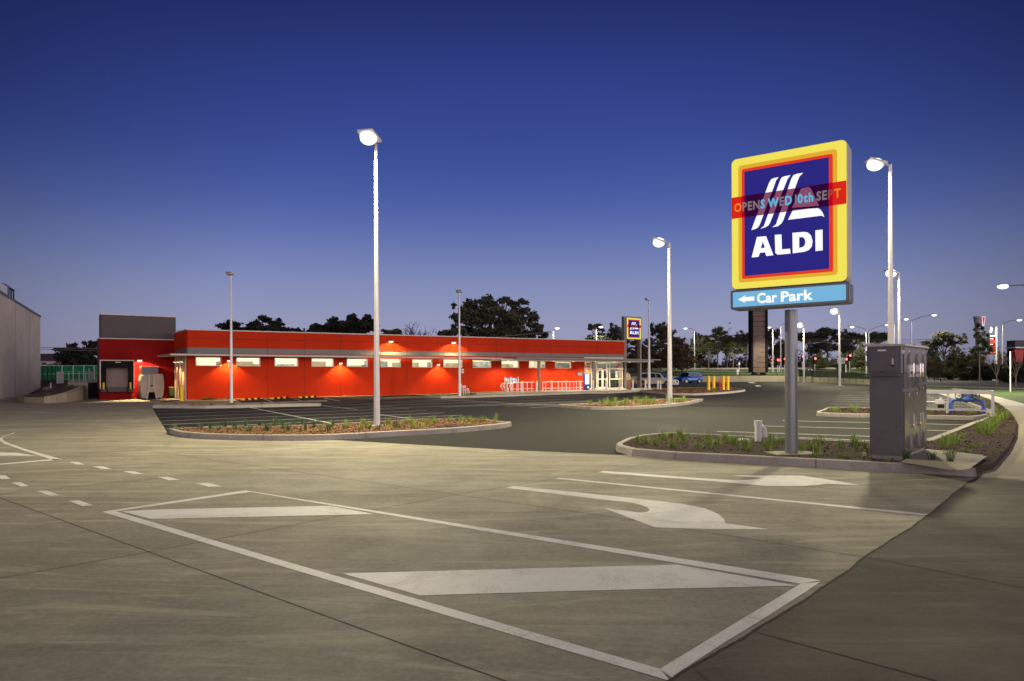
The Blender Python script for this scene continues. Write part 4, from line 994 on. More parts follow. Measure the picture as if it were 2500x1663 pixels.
mb = MB(); FD.box(mb, o1 + .1, o2 - .1, .0, .3, zlv, zdo - .02); FD.box(mb, o1 - .3, o1 + .02, .01, .42, zlv, zdo - .05); FD.box(mb, o2 - .02, o2 + .3, .01, .42, zlv, zdo - .05); mb.build("bumper", M['darkmetal'], dock)
for px in (253, 318.5):
    s = FD.s_of(px, .63); mb = MB(); FD.box(mb, s - .05, s + .05, .61, .66, zdo - .1, zdo + .33); mb.build("guide", M['yellow'], dock)
mb = MB(); v, f, w = text_mesh("DOCK", .1, .04)
zq = FD.z_of(285, 884.5, .63); s = FD.s_of(281, .63); FD.box(mb, s, s + .34, .621, .626, zq - .02, zq + .02); mb.build("nameplate", M['white'], dock)
wall_light(FD, FD.s_of(340.6), .004, FD.z_of(340.6, 880), .3, "warm lamp on the dark red dock wall beside the black shelter", power=420, angle=155)
# roof railing seen behind the parapet
mb = MB(); bq = F.P(.7, -5.2, 3.4)
for i in range(4):
    for z0_ in (4.55, 4.8): mb.tube((bq.x - .9 + i * .3, bq.y + .2 * i, 3.4), (bq.x - .9 + i * .3, bq.y + .2 * i, 4.8), .018, n=6)
for z_ in (4.5, 4.8): mb.tube((bq.x - .9, bq.y, z_), (bq.x, bq.y + .6, z_), .018, n=6)
mb.build("roof_railing", M['galv'], store)

# neighbour building on the left
NA, NB = G(-60, 989), G(99, 960)
FN = Frame(NA.xy, (NB - NA).xy); FN.n = Vector((FN.u.y, -FN.u.x))
LN = FN.s_of(99, 0, 960)
neigh = thing("warehouse", NB, "plain grey warehouse wall with a dark sloping roof edge at the left edge", "warehouse")
M['precast'] = mat("pale_precast", (.68, .60, .47), .7, var=.12, scale=.5, bump=.15, bscale=30)
z0n, z1n = FN.z_of(0, 716), FN.z_of(98, 775); sa = FN.s_of(0, 0, 716); sb = FN.s_of(98, 0, 775)
zn = lambda s: z0n + (z1n - z0n) * (s - sa) / (sb - sa)
mb = MB(); FN.box(mb, -14, LN, -12, 0, 0, zn); mb.build("wall", M['precast'], neigh)
mb = MB(); FN.box(mb, -14, LN + .05, -12, .06, zn, lambda s: zn(s) + .16); mb.build("roof_edge", M['darkmetal'], neigh)
mb = MB()
for s in (LN * .25, LN * .5, LN * .75): FN.box(mb, s - .012, s + .012, 0, .004, 0, lambda q: zn(q) - .02)
mb.build("panel_joints", M['joint'], neigh)
mb = MB(); FN.box(mb, -14, FN.s_of(40, .3, 980), .002, .5, 0, .1); mb.build("plinth", M['kerb'], neigh)
# rooftop plant
hv = thing("rooftop_unit", at(10, 705, 41), "white rooftop plant unit on the grey warehouse roof", "air conditioner")
sH0, sH1 = FN.s_of(-40, -.4, 700), FN.s_of(18, -.4, 700)
mb = MB(); FN.box(mb, sH0, sH1, -1.6, -.4, lambda s: zn(s) + .05, FN.z_of(10, 695, -.4)); mb.build("casing", M['white'], hv, bevel=.02)
sH2 = FN.s_of(23, -.6, 700); sH3 = FN.s_of(35, -.6, 700); zz = FN.z_of(30, 708, -.6)
mb = MB(); FN.box(mb, sH1 + .3, sH2 + .1, -1.2, -.6, lambda s: zn(s), zz + .15); mb.build("duct", M['darkmetal'], hv)
mb = MB()
for s in (sH2 + .12, (sH2 + sH3) / 2, sH3): FN.box(mb, s - .05, s + .05, -.7, -.6, lambda q: zn(q) - .1, zz)
FN.box(mb, sH2, sH3 + .05, -.72, -.58, zz, zz + .1); mb.build("louvre_frame", M['bark'], hv)

# planter bed with low concrete wall at the dock
pf = [G(x, y) for x, y in ((41, 981), (60, 984.5), (107, 985), (114, 984.8), (138, 983.5), (163, 981.8), (186, 979), (195, 977.5), (204, 976))]
zt_ = [.34, .34, .36, .40, .48, .60, .75, .85, .95]
mb = MB()
for i in range(len(pf) - 1):
    a, b = pf[i], pf[i + 1]; nn = Vector((-(b - a).y, (b - a).x, 0)).normalized() * .18; t = (b - a).normalized() * .012
    mb.hexa([a, b, b + nn, a + nn] if False else [(a + t), (b - t), (b - t + nn), (a + t + nn), (a + t) + Vector((0, 0, zt_[i])), (b - t) + Vector((0, 0, zt_[i + 1])), (b - t + nn) + Vector((0, 0, zt_[i + 1])), (a + t + nn) + Vector((0, 0, zt_[i]))])
mb.build("planter_wall", M['path'], origin=pf[4], cat="planter wall", label="low curved concrete planter wall between the warehouse and the loading dock")
bk = [G(99, 961), G(130, 957), G(165, 957), G(200, 962), G(206, 972)]
mb = MB(); top = [p + Vector((0, .15, z * .92)) for p, z in zip(pf, zt_)]; bk2 = [p + Vector((0, 0, z)) for p, z in zip(bk, (.5, .95, 1.0, .95, .9))]
cen = Vector((sum(p.x for p in top + bk2) / 14, sum(p.y for p in top + bk2) / 14, .8)); ringp = top + bk2[::-1] + [top[0] + Vector((0, .5, 0))]
mb.add(ringp + [cen], [(i, (i + 1) % len(ringp), len(ringp)) for i in range(len(ringp))], 0, True)
mb.build("garden_bed", M['soil'], kind="structure", origin=(0, 0, 0))
for i in range(10):
    k = rnd.random(); a = ringp[rnd.randrange(len(ringp))].lerp(cen, rnd.uniform(.1, .8)); plant(rnd.choice(('dry', 'low')), a, a.z - .02, 1.2, "small tuft on the brown mound behind the curved planter wall", "tufts on the dock mound")
# concrete end wall with steel railing, retaining wall beside the dock
W1, W2 = G(166, 975), G(215, 976.5)
FW = Frame((W1 + Vector((0, 1.6, 0))).xy, (W2 - W1).xy)
wa, wb = FW.s_of(165), FW.s_of(213.5); zw = FW.z_of(190, 934)
cw = thing("retaining_wall", FW.P(wa, 0, 0), "square grey concrete wall with a pale top rail left of the dock", "retaining wall")
mb = MB(); FW.box(mb, wa, wb, -.3, 0, 0, zw); mb.build("wall", M['precast'], cw)
mb = MB(); FW.box(mb, wa - .1, wb, -.12, -.04, zw + .12, zw + .17)
s = wa
while s < wb: FW.box(mb, s, s + .02, -.1, -.06, zw, zw + .12); s += .16
mb.build("railing", M['galv'], cw)
mb = MB(); FW.box(mb, wb, FW.s_of(242), -3.2, -3.0, 0, .62); FW.box(mb, wb + .02, wb + .2, -3, -.02, 0, zw); mb.build("side_wall", M['darkmetal'], cw)
gate = thing("steel_gate", FW.P(wb + .2, -2, .6), "galvanised bar gate between the concrete wall and the dock shelter", "gate")
ga, gb = FW.s_of(218, -2), FW.s_of(241, -2); z1_, z0_ = FW.z_of(230, 926, -2), FW.z_of(230, 945, -2)
mb = MB(); s = ga
while s < gb: FW.box(mb, s, s + .025, -2.02, -2, z0_, z1_); s += .09
FW.box(mb, ga, gb, -2.03, -1.99, z1_, z1_ + .05); FW.box(mb, ga, gb, -2.03, -1.99, z0_ - .05, z0_); FW.box(mb, ga - .05, ga, -2.04, -1.98, 0, z1_ + .8); mb.build("bars", M['galv'], gate)
mb = MB(); FW.box(mb, ga + .12, ga + .42, -2.05, -2.03, z1_ + .08, z1_ + .55); mb.build("notice", M['offwhite'], gate)
# green shade-cloth fence behind, house, grey sheet
M['greencloth'] = mat("green_shade_cloth", (.008, .26, .09), .8, var=.3, scale=.6)
gf = thing("shade_cloth_fence", at(170, 930, 70), "long green shade cloth fence on thin posts behind the dock", "fence")
a, b = at(60, 893, 70), at(262, 893, 70); z0_ = at(150, 928, 70).z
mb = MB(); mb.box(((a.x + b.x) / 2, 70, (a.z + z0_) / 2), (b.x - a.x, .03, a.z - z0_)); mb.build("cloth", M['greencloth'], gf)
for px in (106, 117, 127, 137, 153, 180, 206, 231):
    p = at(px, 893, 70); mb = MB(); mb.tube((p.x, 69.9, -.1), (p.x, 69.9, p.z + .02), .05, n=6); mb.build("post", M['darkmetal'] if px < 140 else M['galv'], gf)
mb = MB(); mb.box(((a.x + b.x) / 2, 69.93, a.z), (b.x - a.x, .05, .05)); mb.box(((a.x + b.x) / 2, 69.95, a.z - .85), (b.x - a.x, .03, .03)); mb.build("rail", M['galv'], gf)
mb = MB(); q = at(120, 930, 72); mb.box((q.x + 2, 72, .55), (14, .3, 1.1)); mb.build("low_brick_wall", M['bark'], cat="wall", label="dark brown low wall under the green fence")
mb = MB()
pq = [at(138 + i * 2.7, 908 , 58) for i in range(7)]
for i in range(6): mb.hexa([(pq[i].x, 58 + (i % 2) * .12, .6), (pq[i + 1].x, 58 + ((i + 1) % 2) * .12, .6), (pq[i + 1].x, 58.1 + ((i + 1) % 2) * .12, .6), (pq[i].x, 58.1 + (i % 2) * .12, .6),
                             (pq[i].x, 58 + (i % 2) * .12, pq[i].z), (pq[i + 1].x, 58 + ((i + 1) % 2) * .12, pq[i].z), (pq[i + 1].x, 58.1 + ((i + 1) % 2) * .12, pq[i].z), (pq[i].x, 58.1 + (i % 2) * .12, pq[i].z)])
mb.build("corrugated_sheet", M['galv'], cat="metal sheet", label="upright corrugated grey metal sheet in front of the green fence")
chf = thing("wire_fence", at(190, 930, 60), "thin grey post and wire fence behind the concrete wall", "fence")
for px in (168, 193, 209, 217):
    p = at(px, 908, 60); mb = MB(); mb.tube((p.x, 60, 0), (p.x, 60, p.z), .035, n=6); mb.build("post", M['galv'], chf)
mb = MB(); p = at(150, 912, 60); q = at(243, 912, 60)
for dz in (0, -.5, .15): mb.tube((p.x, 60, p.z + dz), (q.x, 60, q.z + dz), .012, n=4)
mb.build("wire", M['galv'], chf)
mb = MB(); p = at(116, 951, 50); mb.ball((p.x, p.y, p.z - .1), .38, 10, 7, sc=(1, .7, .75)); mb.build("boulder", M['path'], cat="boulder", label="pale boulder on the mound beside the warehouse corner")
mb = MB(); p = at(124, 936, 50); mb.tube((p.x, p.y, .5), (p.x, p.y, p.z), .06, n=8); mb.tube((p.x, p.y, p.z), (p.x, p.y, p.z + .04), .075, n=8); mb.build("marker_post", M['white'], cat="marker post", label="short white marker post on the mound beside the warehouse corner")
hs = thing("house", at(130, 890, 110), "small pink house with a dark tiled hip roof behind the green fence", "house")
M['pinkwall'] = mat("pink_render", (.42, .32, .38), .8, var=.08); M['tile'] = mat("dark_tiles", (.06, .045, .055), .7, var=.2, scale=2)
a, b = at(90, 880, 110), at(147, 880, 110); c = at(176, 885, 108)
mb = MB(); mb.box(((a.x + b.x) / 2 - 2, 113, a.z / 2), (b.x - a.x + 4, 6, a.z)); mb.build("wall", M['pinkwall'], hs)
r0, r1, rt = at(80, 880.5, 110), at(149, 880.5, 110), at(142, 863, 112)
mb = MB(); mb.add([(r0.x - 6, 109.6, r0.z), (r1.x + .3, 109.6, r0.z), (r1.x + .3, 116.4, r0.z), (r0.x - 6, 116.4, r0.z), (r0.x - 3, 113, rt.z), (rt.x, 113, rt.z)], [(0, 1, 5, 4), (1, 2, 5), (2, 3, 4, 5), (3, 0, 4), (3, 2, 1, 0)]); mb.build("roof", M['tile'], hs)
mb = MB(); mb.add([(b.x, 107, 0), (c.x, 107, 0), (c.x, 112, 0), (b.x, 112, 0), (b.x, 107, at(150, 889, 107).z), (c.x, 107, at(150, 889, 107).z), (c.x, 112, at(150, 889, 107).z), (b.x, 112, at(150, 889, 107).z)], [(0, 1, 5, 4), (1, 2, 6, 5), (3, 0, 4, 7), (4, 5, 6, 7)]); mb.build("garage_wall", M['darkmetal'], hs)
e0, e1, e2 = at(146, 889, 106.5), at(178, 889, 106.5), at(148, 868, 109)
mb = MB(); mb.add([(e0.x, 106.5, e0.z), (e1.x, 106.5, e0.z), (e1.x, 112, e0.z), (e0.x, 112, e0.z), (e0.x, 109.5, e2.z + .1), (e1.x - 2.5, 109.5, e2.z - .2)], [(0, 1, 5, 4), (1, 2, 5), (2, 3, 4, 5), (3, 0, 4), (3, 2, 1, 0)]); mb.build("roof", M['louvre'], hs)
for x0, x1 in ((101, 112.5), (130, 141)):
    p, q = at(x0, 885.5, 109.9), at(x1, 891, 109.9); mb = MB(); mb.box(((p.x + q.x) / 2, 109.95, (p.z + q.z) / 2), (q.x - p.x, .08, p.z - q.z)); mb.build("window", M['darkmetal'], hs)

# ================================================================== SMALL THINGS AT THE DOCK
# compactor
cp = G(359, 975)
comp = thing("waste_compactor", cp, "pale grey waste compactor with a barrel shaped tank and raised blue grey hopper", "waste compactor")
M['compgrey'] = mat("compactor_grey", (.42, .39, .34), .45, var=.15, scale=1); M['hopper'] = mat("hopper_grey", (.13, .13, .17), .35, metal=.3, var=.08)
FC = Frame(cp.xy, F.u); pz = lambda y: FC.z_of(359, y); ps = lambda x: FC.s_of(x)
def prof(mb, pts, o0, o1, m=0):
    n = len(pts); v = [FC.P(ps(x), o0, pz(y)) for x, y in pts] + [FC.P(ps(x), o1, pz(y)) for x, y in pts]
    mb.add(v, [tuple(range(n))[::-1], tuple(range(n, 2 * n))] + [(i, (i + 1) % n, n + (i + 1) % n, n + i) for i in range(n)], m)
czx = lambda x, y: (230 + x / 10.25, 860 + y / 10.25)
tank = [czx(*p) for p in ((1185, 590), (1230, 560), (1700, 545), (1725, 590), (1745, 740), (1745, 900), (1725, 1080), (1700, 1150), (1580, 1150), (1520, 1000), (1350, 1010), (1310, 1150), (1190, 1150), (1165, 1000), (1158, 850), (1165, 720))]
mb = MB(); prof(mb, tank[::-1], -2.0, .0); mb.build("tank", M['compgrey'], comp)
for pts in (((1345, 565), (1385, 560), (1390, 860), (1330, 1170), (1290, 1170), (1345, 860)), ((1460, 560), (1500, 558), (1510, 860), (1580, 1170), (1540, 1170), (1470, 860))):
    mb = MB(); prof(mb, [czx(*p) for p in pts][::-1], .0, .12); mb.build("rib", M['offwhite'], comp)
mb = MB(); prof(mb, [czx(*p) for p in ((1205, 370), (1625, 370), (1625, 560), (1215, 560))][::-1], -1.8, -.4); mb.build("hopper", M['hopper'], comp)
mb = MB(); prof(mb, [czx(*p) for p in ((1205, 355), (1630, 352), (1630, 372), (1205, 375))][::-1], -1.85, -.35); mb.build("hopper_lid", M['trim'], comp)
mb = MB(); prof(mb, [czx(*p) for p in ((1190, 1150), (1310, 1150), (1310, 1185), (1190, 1185))][::-1], -1.6, -.05); prof(mb, [czx(*p) for p in ((1340, 1090), (1540, 1090), (1560, 1185), (1340, 1185))][::-1], -1.6, -.1); prof(mb, [czx(*p) for p in ((1590, 1150), (1660, 1150), (1650, 1185), (1590, 1185))][::-1], -1.6, -.05); mb.build("skid", M['black'], comp)
mb = MB(); prof(mb, [czx(*p) for p in ((1400, 830), (1470, 825), (1470, 850), (1400, 865))][::-1], .0, .08); mb.build("latch", M['black'], comp)
# wheelie bin
bp_ = G(424, 972)
wb_ = thing("waste_bin", bp_, "green four wheeled waste bin with a pink lid at the side wall", "waste bin")
M['bingreen'] = mat("bin_green", (.09, .14, .03), .5, var=.08); M['binlid'] = mat("bin_lid_pink", (.75, .22, .16), .5, var=.06)
mb = MB(); h = .55; 
def tapbox(mb, c, w0, w1, d, z0, z1, rz):
    ca, sa = math.cos(rz), math.sin(rz); v = []
    for z, w in ((z0, w0), (z1, w1)):
        for x, y in ((-1, -1), (1, -1), (1, 1), (-1, 1)): X, Y = x * w / 2, y * d / 2 * w / w1; v.append((c[0] + X * ca - Y * sa, c[1] + X * sa + Y * ca, z))
    mb.hexa(v)
tapbox(mb, bp_, .56, .68, .7, .16, .72, F.rz); mb.build("body", M['bingreen'], wb_, bevel=.03)
mb = MB(); tapbox(mb, bp_, .74, .72, .76, .73, .79, F.rz); mb.build("lid", M['binlid'], wb_, bevel=.02)
for dx in (-.24, .24):
    q = bp_ + u_ * dx + n_ * .2; mb = MB(); mb.tube((q.x, q.y, 0.0), (q.x, q.y, .16), .035, n=8); mb.tube(q + n_ * -.02 + Vector((0, 0, .06)), q + n_ * .03 + Vector((0, 0, .06)), .06, n=10); mb.build("wheel", M['black'], wb_)
def bollard(p, h, r, label, group=None, m='yellow', cap=None, nm="bollard", n=16):
    t = thing(nm, p, label, "bollard", group); mb = MB(); mb.tube((p.x, p.y, p.z), (p.x, p.y, p.z + h), r, r, n); mb.tube((p.x, p.y, p.z + h), (p.x, p.y, p.z + h + r * .5), r, r * .45, n); mb.build("shaft", M[m], t)
    if cap: mb = MB(); mb.tube((p.x, p.y, p.z + h - .12), (p.x, p.y, p.z + h + .02), r * 1.12, r * 1.12, n); mb.tube((p.x, p.y, p.z + h + .02), (p.x, p.y, p.z + h + .05), r * 1.12, r * .5, n); mb.build("cap", M[cap], t)
    else: mb = MB(); mb.tube((p.x, p.y, p.z), (p.x, p.y, p.z + .015), r * 1.9, r * 1.9, n); mb.build("base_plate", M['galv'], t)
    return t
bollard(G(442.7, 980.5), .98, .115, "thick yellow bollard beside the green bin at the red wall corner")
# wheel stops
WSP = [((589, 977.7), (633, 975.2)), ((660, 975), (703, 972.3)), ((729, 972.3), (771, 970.3))]
for i, (a, b) in enumerate(WSP):
    A, B = G(*a), G(*b); t = thing("wheel_stop", (A + B) / 2, ("left", "middle", "right")[i] + " one of three yellow and black wheel stops against the red wall", "wheel stop", "wheel stops against the red wall")
    for kind, par in (("body", 0), ("stripe", 1)):
        mb = MB()
        for k in range(6):
            if k % 2 == par:
                p, q = A.lerp(B, k / 6), A.lerp(B, (k + 1) / 6); nn = Vector((-(q - p).y, (q - p).x, 0)).normalized() * .08
                mb.hexa([p - nn, q - nn, q + nn, p + nn, p - nn * .6 + Vector((0, 0, .11)), q - nn * .6 + Vector((0, 0, .11)), q + nn * .6 + Vector((0, 0, .11)), p + nn * .6 + Vector((0, 0, .11))])
        mb.build(kind, M['yellow' if par == 0 else 'black'], t)

# ================================================================== THINGS ALONG THE STORE FRONT
bz = .10
for i, (x, y0, y1) in enumerate(((1238, 932, 956), (1276, 932, 956.5), (1311, 932, 955.5), (1347, 931, 954.5), (1382, 930.5, 954), (1415.5, 930.5, 953.5), (1448, 930, 953), (1480, 929, 952.5), (1513, 929, 952), (1545, 928.5, 951.5), (1576, 928, 951))):
    p = G(x, y1 + 1.0, bz); nmz = ("leftmost of the grey yellow capped bollards, in front of the trolley hoops", "second yellow capped bollard, between trolley hoops and canopy column", "yellow capped bollard touching the left canopy column", "yellow capped bollard just right of the left canopy column",
        "yellow capped bollard halfway between canopy column and blue kiosk", "yellow capped bollard just left of the blue kiosk", "yellow capped bollard right beside the right canopy column", "yellow capped bollard in front of the sliding doors", "yellow capped bollard left of the sign tower post",
        "yellow capped bollard between the two sign tower posts", "yellow capped bollard in front of the white car tail")[i]
    bollard(p, .86, .075, nmz, "yellow capped bollards along the store front", 'galv', 'yellowcap', n=12)
for i, x in enumerate((1606, 1612.5)): bollard(G(x, 951.5, .1), .78, .07, ("left", "right")[i] + " one of the bollard pair in front of the white car doors", "bollard pair in front of the white car", 'galv', 'yellowcap', n=10)
bollard(G(1134.5, 958), 1.25, .11, "yellow bollard behind the third slim pole by the red wall")
# hoops rail
rail = thing("trolley_rail", G(1350, 953, .1), "white tubular trolley rail running along the red wall", "railing")
zr = lambda a: .95; o_ = 1.0
s0r, s1r = F.s_of(1252, o_), F.s_of(1427, o_)
mb = MB()
for (a, b) in ((1252, 1303), (1325, 1380), (1382, 1427)):
    sa_, sb_ = F.s_of(a, o_), F.s_of(b, o_); mb.tube(F.P(sa_, o_, .86), F.P(sb_, o_, .86), .03, n=6); mb.tube(F.P(sa_, o_, .30), F.P(sb_, o_, .30), .022, n=6)
mb.build("rail", M['white'], rail)
for a in (1252, 1262, 1272, 1287, 1298, 1325, 1332, 1345, 1363, 1372, 1391, 1400, 1407, 1418):
    mb = MB(); s = F.s_of(a, o_); mb.tube(F.P(s, o_, .1), F.P(s, o_, .86), .026, n=6); mb.build("upright", M['white'], rail)
for i, x in enumerate((1227, 1233, 1241, 1249)):
    t = thing("trolley_hoop", F.P(F.s_of(x, 1.2), 1.2, .1), ("far left", "second", "third", "rightmost")[i] + " curved pink white trolley hoop left of the long rail", "trolley hoop", "curved trolley hoops"); mb = MB()
    s = F.s_of(x, 1.2); pts = [F.P(s + .3, 1.2, .1), F.P(s, 1.2, .1), F.P(s - .02, 1.2, .38), F.P(s - .2, 1.2, .55), F.P(s - .05, 1.2, .78), F.P(s + .35, 1.2, .82)]; mb.path(pts[1:], .035, 6); mb.build("tube", M['white'], t)
# blue trolley signs
M['signblue'] = mat("sign_blue", (.04, .04, .22), .4, var=.04)
for i, (x0, x1) in enumerate(((1232.5, 1246), (1249.5, 1265))):
    o = .9; sa_, sb_ = F.s_of(x0, o), F.s_of(x1, o); z1_, z0_ = F.z_of(x0, 921.5, o), F.z_of(x0, 936.5, o)
    t = thing("trolley_sign", F.P((sa_ + sb_) / 2, o, .1), ("left", "right")[i] + " dark blue trolley bay sign on white posts at the red wall", "sign", "blue trolley bay signs")
    mb = MB(); F.box(mb, sa_ + .03, sb_ - .03, o - .02, o, z0_, z1_); mb.build("plate", M['signblue'], t)
    for s in (sa_, sb_): mb = MB(); mb.tube(F.P(s, o, .1), F.P(s, o, z1_ + .03), .025, n=6); mb.build("post", M['white'], t)
    mb = MB(); m_ = (sa_ + sb_) / 2; zc_ = (z0_ + z1_) / 2
    F.box(mb, m_ - .24, m_ - .02, o + .001, o + .006, zc_ + .02, zc_ + .18); F.box(mb, m_ - .22, m_ - .04, o + .001, o + .006, zc_ - .14, zc_ - .02); F.box(mb, m_ + .06, m_ + .16, o + .001, o + .006, zc_ - .14, zc_ + .1); F.box(mb, m_ + .08, m_ + .14, o + .001, o + .006, zc_ + .12, zc_ + .19)
    mb.build("symbol", M['white'], t)
# kiosk
ko = 1.9; s0_, s1_ = F.s_of(1427, ko), F.s_of(1439, ko); z1_, z0_ = F.z_of(1433, 912, ko), .1; zm = F.z_of(1433, 938.5, ko)
kio = thing("display_kiosk", F.P((s0_ + s1_) / 2, ko, .1), "dark blue kiosk with a glowing white screen beside the glazed entrance", "kiosk")
mb = MB(); F.box(mb, s0_, s1_, ko - .2, ko, z0_, z1_); mb.build("case", M['signblue'], kio)
mb = MB(); mb.poly([F.P(s0_ + .06, ko + .004, zm), F.P(s1_ - .02, ko + .004, zm), F.P(s1_ - .02, ko + .004, z1_ - .03), F.P(s0_ + .06, ko + .004, z1_ - .03)]); mb.build("screen", glow("kiosk_screen", (222, 238, 255), 1.4), kio)
mb = MB(); c = F.P(s0_ + (s1_ - s0_) * .72, ko + .004, F.z_of(1433, 945.5, ko)); mb.tube(c, c + n_ * .006, .11, n=14); mb.build("badge", glow("kiosk_badge", (215, 225, 255), 1.2), kio)
# opening hours board on wall
mb = MB(); F.box(mb, F.s_of(1408.5, .03), F.s_of(1423, .03), .01, .03, F.z_of(1415, 918), F.z_of(1415, 908.5)); hb = mb.build("wall_notice", M['darkmetal'], cat="notice board", label="dark notice board with pale lines on the red wall left of the entrance")
mb = MB(); o = .031
for i, (y0, y1) in enumerate(((910, 910.9), (912, 912.8), (914, 914.8), (916, 916.8))): F.box(mb, F.s_of(1410 , .03), F.s_of(1421.5, .03), o, o + .003, F.z_of(1415, y1), F.z_of(1415, y0))
mb.build("lines", M['offwhite'], hb, origin=hb["_o"])
# small white door sign by pole
mb = MB(); F.box(mb, F.s_of(1126.2), F.s_of(1131.8), .01, .03, F.z_of(1129, 911.3), F.z_of(1129, 900.5)); hb = mb.build("wall_sign", M['white'], cat="sign", label="small white sign on the red wall right of the third slim pole")
mb = MB(); F.box(mb, F.s_of(1128), F.s_of(1130), .031, .034, F.z_of(1129, 907.5), F.z_of(1129, 904)); mb.build("symbol", M['black'], hb, origin=hb["_o"])
# gas meters by pole 3
gm = thing("gas_meter", G(1133, 964), "grey metal gas meter cluster at the foot of the third slim pole", "gas meter")
c = G(1133, 964)
mb = MB()
for i, (x, h, r) in enumerate(((-.28, .75, .09), (-.06, .45, .05), (.1, .4, .06), (.28, .42, .07))):
    mb.tube((c.x + x, c.y, 0), (c.x + x, c.y, h), r, n=10); mb.ball((c.x + x, c.y, h), r * 1.3, 8, 6)
mb.build("vessel", M['galv'], gm)
mb = MB(); mb.path([(c.x - .3, c.y - .12, 0), (c.x - .3, c.y - .12, .35), (c.x + .4, c.y - .12, .35), (c.x + .4, c.y - .12, 0)], .03, 8); mb.box((c.x, c.y, .62), (.26, .2, .18)); mb.build("pipework", M['galv'], gm)
# hydrant bollards
HB = [(1747, .115), (1761.5, .115), (1783.5, .115), (1796, .115)]
for i, (x, r) in enumerate(((1730, .13), (1742.5, .13), (1766, .13), (1777, .13))):
    p = G(x, 951.5, .12); bollard(p, .12 * 0 + (CAM_H + ray(x, 918)[2] * p.y - .12 - .05), r, ("leftmost thick yellow post guarding the red hydrant", "second thick yellow post, left of the red hydrant", "thick yellow post just right of the red hydrant", "rightmost thick yellow post guarding the hydrant")[i], "yellow posts round the red hydrant")
p = G(1757, 950.5, .12); hy = thing("fire_hydrant", p, "red pillar hydrant with side outlets between four yellow posts", "hydrant")
zt2 = CAM_H + ray(1757, 930)[2] * p.y
mb = MB(); mb.tube((p.x, p.y, .12), (p.x, p.y, zt2 - .1), .085, .075, 14); mb.tube((p.x, p.y, .12), (p.x, p.y, .16), .13, n=14); mb.build("barrel", M['redpaint'], hy)
mb = MB(); mb.tube((p.x - .26, p.y, zt2 - .12), (p.x + .26, p.y, zt2 - .12), .07, n=12); mb.build("outlet", M['redpaint'], hy)
mb = MB(); mb.ball((p.x, p.y, zt2 - .06), .10, 12, 8); mb.build("cap", M['redpaint'], hy)
# ================================================================== LIGHT POLES
def light_pole(p, ztop, r0, r1, head_dir, label, lit=True, power=900, group="tall light poles of the car park", col=(1, .90, .56), arm=.35, hs=1.0, oct_=True, heads=1):
    t = thing("light_pole", p, label, "light pole", group); n = 8 if oct_ else 12
    mb = MB(); mb.tube((p.x, p.y, p.z - .02), (p.x, p.y, ztop), r0, r1, n, smooth=False); mb.build("pole", M['galv'] if r0 > .07 else M['whitepole'], t)
    mb = MB(); mb.box((p.x, p.y, p.z + .012), (r0 * 3.6, r0 * 3.6, .024)); mb.build("base_plate", M['galv'], t)
    d = Vector((head_dir[0], head_dir[1], 0)).normalized(); s = Vector((-d.y, d.x, 0))
    for h in range(heads):
        dd = d if h == 0 else -d
        c = Vector((p.x, p.y, ztop)) + dd * (arm + .12 * hs) + Vector((0, 0, .06))
        mb = MB(); mb.tube((p.x, p.y, ztop - .05), c - dd * .2 * hs, .035, .03, 8); mb.build("arm", M['galv'], t)
        L_, W__, H_ = .22 * hs, .24 * hs, .05 * hs; tilt = .45
        up = Vector((0, 0, 1)); ax = (dd + up * tilt).normalized(); nz = (up - dd * tilt).normalized()
        mb = MB(); q = [c - ax * L_ - s * W__, c + ax * L_ - s * W__ * .8, c + ax * L_ + s * W__ * .8, c - ax * L_ + s * W__]
        mb.hexa(q + [v + nz * H_ * (1.4 if k in (0, 3) else .7) for k, v in enumerate(q)]); mb.build("lamp_head", M['galv'], t)
        mb = MB(); mb.ball((c.x, c.y, c.z - .03 * hs), .19 * hs, 18, 12, sc=(1.05, 1.05, .85 if lit else .3)); mb.build("lens", M['lamp'] if lit else M['offwhite'], t)
        if lit:
            l = bpy.data.lights.new("pole_lamp", 'SPOT'); l.energy = power; l.color = col; l.spot_size = R(168); l.spot_blend = .35; l.shadow_soft_size = .3
            lo = bpy.data.objects.new("lamp", l); COL.objects.link(lo); lo.parent = t; lo.location = c + Vector((0, 0, -.24 * hs - .04)) + dd * .05 - p
    return t
def zat(px, py, d): return CAM_H + ray(px, py)[2] * d
PW = 6300
p = G(920, 1040, .12); light_pole(p, zat(917, 352, p.y), .098, .045, (-.25, -.95), "tallest lit pole, standing in the long orange mulch island", power=PW, hs=1.25)
p = G(1635.5, 984, .12); light_pole(p, zat(1632, 592, p.y), .135, .06, (-.9, .15), "lit pole on the kerbed island right of the sign tower", power=PW * 1.1, hs=1.5)
p = G(2176, 1022, .0); p = Vector((.555 * 24.2, 24.2, .12)); light_pole(p, zat(2170, 402, p.y), .12, .055, (-.95, .1), "tall lit pole rising behind the grey cabinet", power=PW * .85, hs=1.35)
p = Vector((ray(2196, 900)[0] * 47, 47, .1)); light_pole(p, zat(2195, 668, 47), .13, .06, (-.9, .0), "lit pole close right of the taller pole above the cabinet", power=PW, hs=1.7)
p = Vector((ray(2050, 938)[0] * 80, 80, 0)); light_pole(p, zat(2050, 760, 80), .15, .08, (-.9, .0), "lit pole in front of the green direction sign", power=PW, hs=2.2)
p = Vector((ray(1963, 925)[0] * 104, 104, 0)); light_pole(p, zat(1963, 794, 104), .16, .09, (-.9, .0), "lit pole just right of the big sign post", power=PW, hs=2.4)
p = Vector((ray(1782, 925)[0] * 100, 100, 0))
p = G(565, 988, .1); light_pole(p, zat(565, 672, p.y), .085, .045, (-.2, -1), "slim unlit pole in front of the red wall corner", lit=False, group="slim unlit poles", arm=.02, hs=.8)
